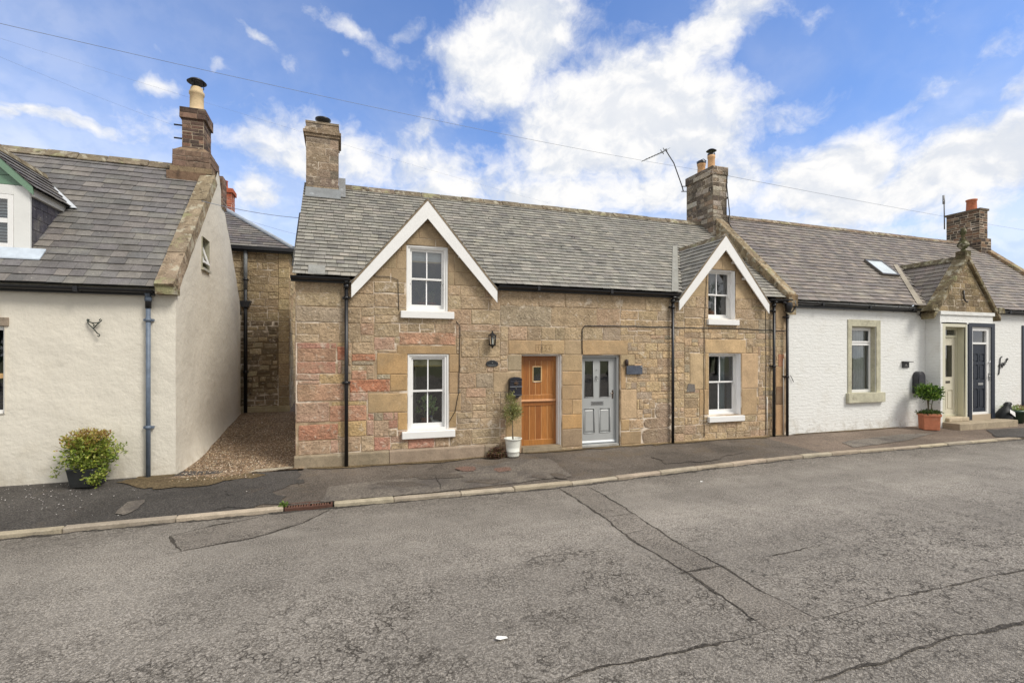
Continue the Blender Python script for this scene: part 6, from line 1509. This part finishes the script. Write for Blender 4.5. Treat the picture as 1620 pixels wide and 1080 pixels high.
# --- white enamel pot with olive tree
px_, py_ = W(811.5, 700, -.25)[0], -.25; t = thing('potted_olive_tree', 'slender olive tree in a chipped white pot beside the oak stable door', 'potted tree', (px_, py_, gz_at(px_, py_)))
cz = gz_at(px_, py_); c = (px_, py_, cz); Ht = .385
m = MB(); m.lathe([(0, 0), (.128, 0), (.134, .03), (.14, .10), (.146, .105), (.146, .115), (.14, .12), (.165, Ht - .03), (.19, Ht - .02), (.192, Ht), (.178, Ht), (.166, Ht - .05), (.15, .2)], c, 28, lin(226, 226, 216)); m.build('pot', surf('chipped_enamel', .35, .05, 4, .05, 40, stain=[(5, .6, .72, lin(150, 130, 104), .7, (1, 1, .4)), (16, .64, .74, lin(96, 84, 70), .8)]), t)
m = MB(); m.lathe([(.166, Ht - .06), (.1, Ht - .045), (0, Ht - .04)], c, 20, lin(76, 62, 48)); m.build('soil', BARK, t)
m = MB(); m.tube([(px_, py_, cz + Ht - .06), (px_ - .008, py_, cz + .58), (px_ - .014, py_ - .01, cz + .86), (px_ + .0, py_, cz + 1.15)], [.017, .014, .011, .006], 7, lin(132, 116, 94))
for k in range(16):
    a = rnd.uniform(0, 6.3); zz = cz + rnd.uniform(.72, .98); r0 = rnd.uniform(.08, .21); m.tube([(px_ - .01, py_, zz), (px_ + r0 * .6 * math.cos(a), py_ + r0 * .6 * math.sin(a), zz + .1), (px_ + r0 * math.cos(a), py_ + r0 * math.sin(a), zz + rnd.uniform(.12, .32))], [.006, .004, .002], 5, lin(112, 104, 78))
m.build('trunk', BARK, t)
m = MB(); OL = [lin(146, 150, 88), lin(126, 134, 76), lin(168, 164, 104), lin(110, 118, 70), lin(180, 176, 122)]
leaves(m, (px_ - .015, py_, cz + .93), (.21, .2, .24), 1300, .06, OL, .2, .2, .5, 16); leaves(m, (px_ - .06, py_ + .02, cz + 1.2), (.09, .08, .18), 240, .055, OL, .2, .2, .7, 6)
m.build('crown', LEAF, t)
# --- dried plant heap
hx, hy = W(786, 712, -.20)[0], -.20; hz_ = gz_at(hx, hy); m = MB()
leaves(m, (hx, hy, hz_ + .09), (.20, .13, .12), 1700, .055, [lin(92, 66, 54), lin(122, 92, 70), lin(74, 52, 50), lin(140, 112, 84), lin(104, 66, 62), lin(96, 90, 52)], .3, .35, .2, 30, cut=lambda p: p.z < hz_ or p.y > -.05)
tag(m.build('heather_clump', LEAF), 'low dried purple-brown heather clump beside the white pot', 'plant')
# --- bushy planter by the cream wall
bx, by = W(139, 740, -.36)[0], -.36; bz = gz_at(bx, by); t = thing('shrub_planter', 'leafy green and bronze-tipped shrub in a square black pot against the cream wall', 'planter', (bx, by, bz))
m = MB(); a = .16; b = .20; hh = .30
v = [(bx - a, by - a, bz), (bx + a, by - a, bz), (bx + a, by + a, bz), (bx - a, by + a, bz), (bx - b, by - b, bz + hh), (bx + b, by - b, bz + hh), (bx + b, by + b, bz + hh), (bx - b, by + b, bz + hh)]
rot = Matrix.Rotation(R(-12), 4, 'Z'); cpt = Vector((bx, by, 0)); v = [tuple(rot @ (Vector(p) - cpt) + cpt) for p in v]
m.add(v, [(0, 1, 5, 4), (1, 2, 6, 5), (2, 3, 7, 6), (3, 0, 4, 7), (3, 2, 1, 0), (4, 5, 6, 7)], lin(46, 48, 48)); m.build('pot', BLACK, t, bevel=.012)
m = MB()
for k in range(60):
    a = rnd.uniform(0, 6.3); r0 = rnd.uniform(.1, .42); hgt = rnd.uniform(.5, .98) * (1 - (r0 / .62) ** 2 * .45)
    ex_, ey_ = bx + r0 * math.cos(a), min(by + r0 * .7 * math.sin(a), -.05); m.tube([(bx + rnd.uniform(-.1, .1), by + rnd.uniform(-.1, .1), bz + .28), ((bx + ex_) / 2, (by + ey_) / 2, bz + .2 + hgt * .5), (ex_, ey_, bz + hgt)], [.006, .004, .002], 4, lin(104, 92, 58))
m.build('stems', BARK, t)
GL = [lin(140, 156, 62), lin(162, 172, 78), lin(118, 136, 52), lin(184, 188, 104), lin(98, 116, 44), lin(150, 164, 66)]; BZ = [lin(176, 150, 78), lin(150, 112, 64), lin(184, 172, 86), lin(162, 162, 72), lin(138, 100, 58)]
wallcut = lambda p: p.y > -.03 or p.z < bz + .01
m = MB(); leaves(m, (bx + .02, by, bz + .48), (.34, .29, .29), 3000, .055, GL, .35, .55, .2, 60, cut=wallcut); leaves(m, (bx + .15, by - .14, bz + .20), (.18, .14, .15), 420, .05, GL, .3, .55, 0, 18, cut=wallcut)
leaves(m, (bx + .0, by, bz + .68), (.32, .25, .20), 1000, .05, GL + BZ, .3, .5, .5, 40, cut=wallcut)
for k in range(34):
    a = rnd.uniform(-.38, .36); cz_ = bz + .78 + rnd.uniform(-.08, .1) + (.06 if a > .2 else 0) - (abs(a) ** 2) * .4; leaves(m, (bx + a, by + rnd.uniform(-.2, .15), cz_), (.045, .04, .05), 34, .04, BZ, .2, .45, .5, 0, cut=wallcut)
for (dx, dz) in ((.42, .58), (.48, .52), (.46, .62), (-.4, .3), (-.42, .2)): leaves(m, (bx + dx, min(by, -.12), bz + dz), (.06, .05, .05), 26, .05, GL, .2, .4, 0, 0, cut=wallcut)
m.build('foliage', LEAF, t)
# --- cast drain grating set in the kerb
dx0, dy0 = -.78, kerb_y(-.4) - .30; dx1 = -.12; zg = ZR + .022; t = thing('drain_grate', 'rusty cast-iron gully grating in the kerb line', 'drain', (-.45, dy0 + .2, ZR))
m = MB(); RU = lin(86, 58, 46)
gy0_, gy1_ = kerb_y(-.4) - .02, kerb_y(-.4) + .20
m.box(dx0, dx1, gy0_ + .0, gy0_ + .03, ZR - .08, ZK + .004, RU); m.box(dx0, dx1, gy1_ - .03, gy1_, ZR - .08, ZK + .014, RU)
for xx in (dx0, (dx0 + dx1) / 2 - .014, dx1 - .028): m.box(xx, xx + .028, gy0_ + .0305, gy1_ - .0305, ZR - .08, ZK + .010, RU)
m.build('frame', BARK, t, bevel=.004)
m = MB(); x = dx0 + .045
while x < dx1 - .04:
    if abs(x - (dx0 + dx1) / 2) > .03: m.box(x, x + .022, gy0_ + .031, gy1_ - .031, ZR - .06, ZK + .004, jit(lin(104, 70, 54), .15))
    x += .036
m.build('bars', BARK, t)
m = MB(); m.box(dx0, dx1, gy0_ - .0, gy1_, ZR - .2, ZR - .09, (.01, .01, .01, 1)); m.build('sump', BLACK, t)
m = MB(); wx_, wy_ = G(449, 799, -.22); leaves(m, (wx_, wy_, ZK + .03), (.06, .04, .04), 90, .035, [lin(112, 140, 52), lin(90, 116, 44)], .2, .5, .4); tag(m.build('weed', LEAF), 'tiny green weed sprouting beside the drain grating', 'weed')
# --- scrap of white paper on the road
x, y = G(793, 1011, ZR + .02); m = MB(); zz = road_z(x, y) + .008; pts = [(-.05, -.01), (-.02, -.028), (.02, -.018), (.05, -.022), (.045, .012), (.01, .02), (-.03, .022)]
m.add([(x + a, y + b, zz + .004 + .016 * rnd.random()) for (a, b) in pts] + [(x, y, zz + .024)], [(i, (i + 1) % 7, 7) for i in range(7)], lin(228, 226, 220)); tag(m.build('paper_scrap', FABRIC), 'crumpled white paper scrap lying on the near road', 'litter', 'litter on the road')
x, y = G(1110, 761, ZR + .02); m = MB(); zz = road_z(x, y) + .006; m.add([(x - .03, y, zz), (x, y - .03, zz + .008), (x + .04, y, zz), (x, y + .03, zz + .014)], [(0, 1, 2, 3)], lin(224, 222, 216)); tag(m.build('paper_scrap', FABRIC), 'tiny pale speck of litter on the road near the kerb', 'litter', 'litter on the road')
# --- terracotta planter with standard bay tree
tx, ty = 16.12, -.52; tz = gz_at(tx, ty); t = thing('bay_tree_planter', 'round-headed standard bay tree in a square terracotta planter beside the porch', 'planter', (tx, ty, tz))
m = MB(); a, b, hh = .185, .20, .46
v = [(tx - a, ty - a, tz), (tx + a, ty - a, tz), (tx + a, ty + a, tz), (tx - a, ty + a, tz), (tx - b, ty - b, tz + hh - .07), (tx + b, ty - b, tz + hh - .07), (tx + b, ty + b, tz + hh - .07), (tx - b, ty + b, tz + hh - .07)]
rot = Matrix.Rotation(R(-38), 4, 'Z'); cpt = Vector((tx, ty, 0)); RT = lambda q: [tuple(rot @ (Vector(p) - cpt) + cpt) for p in q]
m.add(RT(v), [(0, 1, 5, 4), (1, 2, 6, 5), (2, 3, 7, 6), (3, 0, 4, 7), (3, 2, 1, 0)], lin(190, 122, 92))
o = .222; v = [(tx + sx * o, ty + sy * o, z) for z in (tz + hh - .07, tz + hh) for (sx, sy) in ((-1, -1), (1, -1), (1, 1), (-1, 1))]
m.add(RT(v), [(0, 1, 5, 4), (1, 2, 6, 5), (2, 3, 7, 6), (3, 0, 4, 7), (4, 5, 6, 7), (3, 2, 1, 0)], lin(196, 128, 98)); m.build('planter', TERRA, t, bevel=.008)
m = MB(); leaves(m, (tx, ty, tz + hh + .03), (.27, .24, .06), 900, .06, [lin(74, 92, 44), lin(92, 112, 54), lin(56, 74, 36)], .3, .5, .4, 20); m.build('underplanting', LEAF, t)
m = MB()
for (dx, dy, ex_) in ((-.03, 0, -.10), (.02, .03, .02), (.05, -.02, .15)): m.tube([(tx + dx, ty + dy, tz + hh - .02), (tx + dx * 1.5, ty + dy, tz + hh + .22), (tx + ex_, ty + dy, tz + hh + .50)], [.015, .013, .009], 6, lin(92, 84, 66))
m.build('trunk', BARK, t)
m = MB(); BY_ = [lin(88, 120, 42), lin(116, 150, 56), lin(66, 94, 34), lin(140, 170, 76), lin(52, 76, 30)]
leaves(m, (tx, ty, tz + hh + .60), (.28, .28, .24), 2200, .08, BY_, .5, .42, .3, 70); leaves(m, (tx + .27, ty - .1, tz + hh + .46), (.07, .06, .05), 50, .07, BY_, .2, .4); m.build('crown', LEAF, t)
# --- number plate with a little hood, arched letter box, script numeral
x0, z0 = W(1428, 581.5, -.02); x1, z1 = W(1438, 573, -.02); t = thing('number_plate', 'small black number plate with hooded lamp on the whitewashed wall', 'plaque', ((x0 + x1) / 2, 0, z0))
m = MB(); m.box(x0, x1, -.03, -.001, z0, z1, lin(46, 46, 48)); m.build('plate', BLACK, t, bevel=.003)
m = MB(); m.prism([(x0 - .02, -.14, z1 + .02), (x0 - .02, -.001, z1 + .035), (x0 - .02, -.001, z1 + .012), (x0 - .02, -.14, z1 + .005)], (x1 - x0 + .04, 0, 0), lin(34, 34, 36)); m.build('hood', BLACK, t)
m = MB(); cx = (x0 + x1) / 2; m.prism([(cx - .05, -.033, z0 + .06), (cx + .05, -.033, z0 + .06), (cx + .012, -.033, z0 + .12), (cx + .008, -.033, z1 - .04), (cx - .008, -.033, z1 - .04), (cx - .012, -.033, z0 + .12)], (0, .003, 0), lin(160, 158, 152)); m.box(cx - .07, cx + .07, -.033, -.0302, z0 + .035, z0 + .05, lin(140, 138, 134)); m.build('emblem', PAINT, t)
x0, z1 = W(1451.5, 587.5, -.15); x1, z0 = W(1463.5, 622, -.15); cx = (x0 + x1) / 2; t = thing('letter_box', 'black round-topped letter box on the white wall behind the bay tree', 'letter box', (cx, 0, z0))
m = MB(); hw_ = (x1 - x0) / 2; arch = [(cx - hw_, z0), (cx + hw_, z0)] + [(cx + hw_ * math.cos(a), z1 - hw_ * 1.1 + hw_ * 1.1 * math.sin(a)) for a in [k * math.pi / 12 for k in range(13)]]
m.prism([(a, -.17, b) for (a, b) in arch], (0, .169, 0), lin(38, 38, 44)); m.build('box', BLACK, t, bevel=.012)
m = MB(); m.prism([(cx + (a - cx) * .84, -.18, (z0 + z1) / 2 + (b - (z0 + z1) / 2) * .86) for (a, b) in arch], (0, .0095, 0), lin(52, 52, 58)); m.build('door', BLACK, t, bevel=.004)
m = MB(); ox, oz = W(1579.5, 584, -.02)
def cur(pts, r_=.017): m.tube([(ox + a * .62, -.022, oz + b) for (a, b) in pts], r_, 6, (.02, .02, .02, 1))
cur([(.30, .42), (.16, .36), (.12, .18), (.05, -.12), (.0, -.18)]); cur([(.04, .12), (.28, .19)]); cur([(.30, .18), (.24, .08), (.32, .05), (.40, .14), (.33, .21), (.30, .18)], .014)
cur([(.44, .22), (.42, .12), (.50, .12), (.58, .26), (.56, .17), (.62, .18)], .014); cur([(.66, .22), (.68, .33), (.74, .36), (.76, .30), (.82, .34)], .014)
tag(m.build('script_numeral', BLACK), 'black handwriting-style metal word Four on the white wall right of the navy door', 'house number')
# --- clutter at the far right: compost bag, green pot, terracotta pots
def pot(name, label, x, y, r_, h, col, mat, pal=None, group=None, ph=.12):
    z = gz_at(x, y); t = thing(name, label, 'plant pot', (x, y, z), 'plant pots along the foot of the white cottage')
    m = MB(); m.lathe([(0, 0), (r_ * .72, 0), (r_ * .92, h * .8), (r_ * 1.03, h * .81), (r_ * 1.03, h), (r_ * .92, h), (r_ * .86, h * .85), (0, h * .85)], (x, y, z), 20, col); m.build('pot', mat, t)
    if pal: m = MB(); leaves(m, (x, y, z + h + ph * .3), (r_ * 1.1, r_ * 1.1, ph), 260, .06, pal, .2, .4, .5, 8); m.build('foliage', LEAF, t)
LG = [lin(140, 160, 90), lin(120, 140, 72), lin(164, 176, 112)]
pot('plant_pot', 'dark green pot of pale leaves beside the slumped black bag', 20.35, -.42, .30, .40, lin(40, 66, 50), BLACK, LG)
pot('plant_pot', 'larger terracotta pot right of the dark green pot', 21.25, -.36, .30, .40, lin(150, 88, 66), TERRA, [lin(120, 120, 70), lin(150, 120, 80)], ph=.08)
pot('plant_pot', 'terracotta pot of brown stems at the right edge of the picture', 22.1, -.34, .26, .42, lin(164, 96, 70), TERRA, [lin(130, 100, 66), lin(120, 120, 70)], ph=.1)
pot('plant_pot', 'low black pot in front of the terracotta pots', 21.75, -.62, .2, .22, (.02, .02, .02, 1), BLACK, [lin(60, 80, 40)], ph=.06)
bx, by = 19.72, -.45; bz = gz_at(bx, by); t = thing('compost_bag', 'slumped black plastic bag with a white label beside the navy door', 'bag', (bx, by, bz))
m = MB(); ringn = 14; prof = [(.0, .24, 0), (.1, .27, .0), (.28, .25, .03), (.45, .18, .10), (.55, .11, .17), (.60, .13, .20), (.66, .08, .24)]
for (z, r_, lean) in prof:
    for k in range(ringn):
        a = k / ringn * 2 * math.pi; rr = r_ * (1 + .18 * noise.noise(Vector((math.cos(a) * 2, math.sin(a) * 2, z * 6)))); m.v.append((bx + lean + rr * math.cos(a), by + rr * .75 * math.sin(a), bz + z))
for i in range(len(prof) - 1):
    for k in range(ringn): m.f.append([i * ringn + k, i * ringn + (k + 1) % ringn, (i + 1) * ringn + (k + 1) % ringn, (i + 1) * ringn + k]); m.c.append((.008, .009, .009, 1)); m.m.append(0); m.s.append(True)
m.f.append([(len(prof) - 1) * ringn + k for k in range(ringn)]); m.c.append((.02, .02, .02, 1)); m.m.append(0); m.s.append(True); m.build('bag', surf('black_plastic', .5, .1, 8, .2, 20, spec=.3), t)
m = MB(); m.add([(bx - .14, by - .235, bz + .36), (bx + .17, by - .215, bz + .22), (bx + .20, by - .19, bz + .36), (bx - .08, by - .20, bz + .46)], [(0, 1, 2, 3)], lin(220, 220, 216)); m.build('label', FABRIC, t)
# --- aerials
m = MB(); ax, az_ = 11.06, 7.2; base = Vector((11.13, 3.7, 7.3))
t = thing('television_aerial', 'leaning television aerial on a cranked pole at the middle chimney', 'aerial', base)
Ya = 3.75
def A(px, py, Y=Ya): x, z = W(px, py, Y); return (x, Y, z)
m.tube([A(1081, 303), A(1079.5, 296), A(1066, 258), A(1052, 236)], .018, 7, lin(52, 52, 54)); m.tube([A(1078, 303), A(1087, 303)], .014, 6, lin(52, 52, 54)); m.tube([A(1078, 295), A(1087, 295)], .014, 6, lin(52, 52, 54)); m.build('mast', BLACK, t)
m = MB(); m.tube([A(1055, 237.5), A(1016, 255)], .012, 6, lin(110, 112, 112))
for i in range(9):
    f = i / 8; c = Vector(A(1053 - 34 * f, 238.5 + 15 * f)); L_ = .10 + .05 * (1 - f); m.tube([c + Vector((0, -L_ * 1.6, .0)), c + Vector((0, L_ * 1.6, 0))], .006, 5, lin(130, 132, 132))
for (a, b) in (((1045, 237), (1050, 244)), ((1054, 235), (1056, 243)), ((1049, 234), (1051, 238))): m.tube([A(*a), A(*b)], .014, 5, lin(120, 120, 120))
m.build('antenna', BLACK, t)
m = MB(); p0 = Vector((24.6, 3.98, 7.4)); tp = W(1493.5, 310, 3.98); m.tube([p0, (tp[0], 3.98, tp[1])], .022, 6, lin(110, 110, 112)); m.tube([(tp[0] - .02, 3.98, tp[1] - .35), (tp[0] - .03, 3.98, tp[1] + .02)], .045, 7, lin(150, 150, 150)); tag(m.build('radio_aerial', METAL), 'thin upright rod aerial on the far right chimney', 'aerial')
# --- overhead cables
def cable(label, a, b, sag, r_):
    a, b = Vector(a), Vector(b); m = MB(); pts = [a.lerp(b, i / 24) - Vector((0, 0, sag * 4 * (i / 24) * (1 - i / 24))) for i in range(25)]
    m.tube(pts, r_, 5, lin(128, 136, 150)); tag(m.build('overhead_cable', METAL), label, 'cable', 'cables strung between the houses')
def P3(px, py, Y): x, z = W(px, py, Y); return Vector((x, Y, z))
def beyond(a, b, k): return a + (a - b) * k
a, b = P3(0, 21, -1.5), P3(1150, 276, 2.7); cable('topmost overhead cable running from the upper left to the middle chimney', beyond(a, b, .25), b, .22, .0036)
a, b = P3(1150, 278, 2.75), P3(1620, 362, 9); cable('overhead cable running from the middle chimney away to the right edge', a, beyond(b, a, .4), .1, .0055)
a, b = P3(0, 86, 0), P3(300, 207, 3.0); cable('faint thin cable running down to the top of the brick chimney', beyond(a, b, .3), b, .06, .0014)
a, b = P3(0, 52, 2), P3(870, 322, 9); cable('faint thin cable crossing behind the brick chimney pot towards the long ridge', beyond(a, b, .3), b, .15, .0016)
a, b = P3(319, 318, 1.2), P3(477, 345, 3.0); cable('dark cable spanning the alley from the cream gable to the stone cottage', a, b, .05, .0065)
a, b = P3(338, 330, 4.2), P3(475, 372, 7.5); cable('second thinner cable spanning the alley against the sky', a, b, .04, .0035)
# --- things standing inside the windows
def plant(label, x, y, z, r_, h, leafsize, pal, n, spread, narrow=.6, up=.4):
    t = thing('potted_plant', label, 'houseplant', (x, y, z), 'potted plants inside the windows'); m = MB(); m.lathe([(0, 0), (r_ * .75, 0), (r_ * .95, h * .8), (r_ * 1.05, h * .82), (r_ * 1.05, h), (r_ * .9, h), (0, h * .9)], (x, y, z), 16, lin(164, 96, 66)); m.build('pot', TERRA, t)
    m = MB()
    for k in range(7): a = k * .9; m.tube([(x, y, z + h * .9), (x + spread[0] * .4 * math.cos(a), y + spread[1] * .4 * math.sin(a), z + h + spread[2] * .8), (x + spread[0] * .75 * math.cos(a), y + spread[1] * .7 * math.sin(a), z + h + spread[2] * 1.2)], .005, 4, lin(130, 140, 90))
    m.build('stems', BARK, t); m = MB(); leaves(m, (x, y, z + h + spread[2]), spread, n, leafsize, pal, .3, narrow, up); m.build('foliage', LEAF, t)
x0, x1, z0, z1 = WIN['ll']; PG = [lin(150, 186, 104), lin(180, 208, 132), lin(132, 168, 90)]
def sillboard(x0, x1, z0, y): m = MB(); m.box(x0 - .1, x1 + .1, y, y + .28, z0 + .03, z0 + .06, WHITE); m.build('window_board', PAINT, house)
for nme, rc_ in (('ll', .03), ('lu', .03), ('ru', .15), ('rl', .15)): sillboard(WIN[nme][0], WIN[nme][1], WIN[nme][2], rc_ + .2)
plant('trailing green houseplant in a clay pot inside the lower left sash window', x0 + .40, .30, z0 + .06, .09, .16, .17, PG, 40, (.27, .08, .22))
bx = x1 - .22; t = thing('bird_ornament', 'small white bird ornament with blue head inside the lower left window', 'ornament', (bx, .34, z0 + .06))
m = MB(); zq = z0 + .10
for i, (dx, dz, r_) in enumerate([(-.09, .13, .018), (-.085, .10, .03), (-.07, .05, .024), (-.04, .03, .045), (.0, .02, .055), (.05, .015, .042), (.09, .02, .02), (.13, .03, .008)]): pass
m.tube([(bx - .10, .34, zq + .14), (bx - .085, .34, zq + .11), (bx - .075, .34, zq + .06), (bx - .04, .34, zq + .02), (bx + .01, .34, zq + .005), (bx + .06, .34, zq + .01), (bx + .11, .34, zq + .02)], [.012, .028, .022, .045, .055, .04, .01], 12, lin(226, 226, 220)); m.build('body', PAINT, t)
m = MB(); m.tube([(bx - .12, .34, zq + .135), (bx - .10, .34, zq + .14), (bx - .085, .34, zq + .125)], [.004, .02, .031], 10, lin(70, 90, 150)); m.build('head', PAINT, t)
x0, x1, z0, z1 = WIN['lu']; plant('leafy plant in the left clay pot inside the upper left dormer window', x0 + .36, .36, z0 + .06, .09, .15, .10, [lin(58, 78, 44), lin(70, 94, 52)], 60, (.18, .1, .24)); plant('tall bushy plant in the right clay pot inside the upper left dormer window', x0 + .58, .37, z0 + .06, .09, .15, .10, [lin(52, 72, 40), lin(66, 90, 50)], 110, (.22, .1, .36))
x0, x1, z0, z1 = WIN['ru']; cx = (x0 + x1) / 2; plant('dark-leaved plant inside the upper right dormer window', x0 + .16, .48, z0 + .06, .08, .14, .16, [lin(52, 84, 58), lin(70, 104, 72), lin(40, 66, 46)], 34, (.26, .1, .26), .35)
m = MB(); zz = z0 + .06 + .11
for k in range(10):
    pass
c = (cx + .06, .50, z0 + .06); n_ = 20; prof = [(.0, .0), (.08, .01), (.125, .06), (.135, .11), (.12, .17), (.07, .21), (.02, .215), (0, .2)]
for (r_, z) in prof:
    for k in range(n_): a = k / n_ * 2 * math.pi; rr = r_ * (1 + .08 * math.cos(a * 6)); m.v.append((c[0] + rr * math.cos(a), c[1] + rr * math.sin(a), c[2] + z))
for i in range(len(prof) - 1):
    for k in range(n_): m.f.append([i * n_ + k, i * n_ + (k + 1) % n_, (i + 1) * n_ + (k + 1) % n_, (i + 1) * n_ + k]); m.c.append(jit(lin(226, 160, 124), .05)); m.m.append(0); m.s.append(True)
t = thing('gourd_ornament', 'pale orange ribbed round ornament inside the upper right dormer window', 'ornament', c); m.build('gourd', PAINT, t)
m = MB(); m.tube([(c[0], c[1], c[2] + .2), (c[0] + .01, c[1], c[2] + .24), (c[0] + .03, c[1], c[2] + .26)], [.014, .01, .012], 7, lin(150, 120, 80)); m.build('stalk', BARK, t)
# --- the wood across the road, which the panes mirror
m = MB(); TP = [lin(52, 66, 34), lin(66, 82, 42), lin(40, 52, 28), lin(80, 94, 50)]
for k in range(16):
    x = -30 + k * 5.2 + rnd.uniform(-1.5, 1.5); y = -34 + rnd.uniform(-4, 3); h = rnd.uniform(5.5, 10.5)
    m.tube([(x, y, -.4), (x + rnd.uniform(-.3, .3), y, h * .45), (x + rnd.uniform(-.5, .5), y, h * .8)], [.25, .18, .06], 7, lin(80, 68, 54)); leaves(m, (x, y, h * .62), (h * .26, h * .26, h * .36), 420, .7, TP, .3, .6, .1, 22)
struct(m.build('far_trees', LEAF), 'stuff')['label'] = 'wood across the road reflected in the window panes'
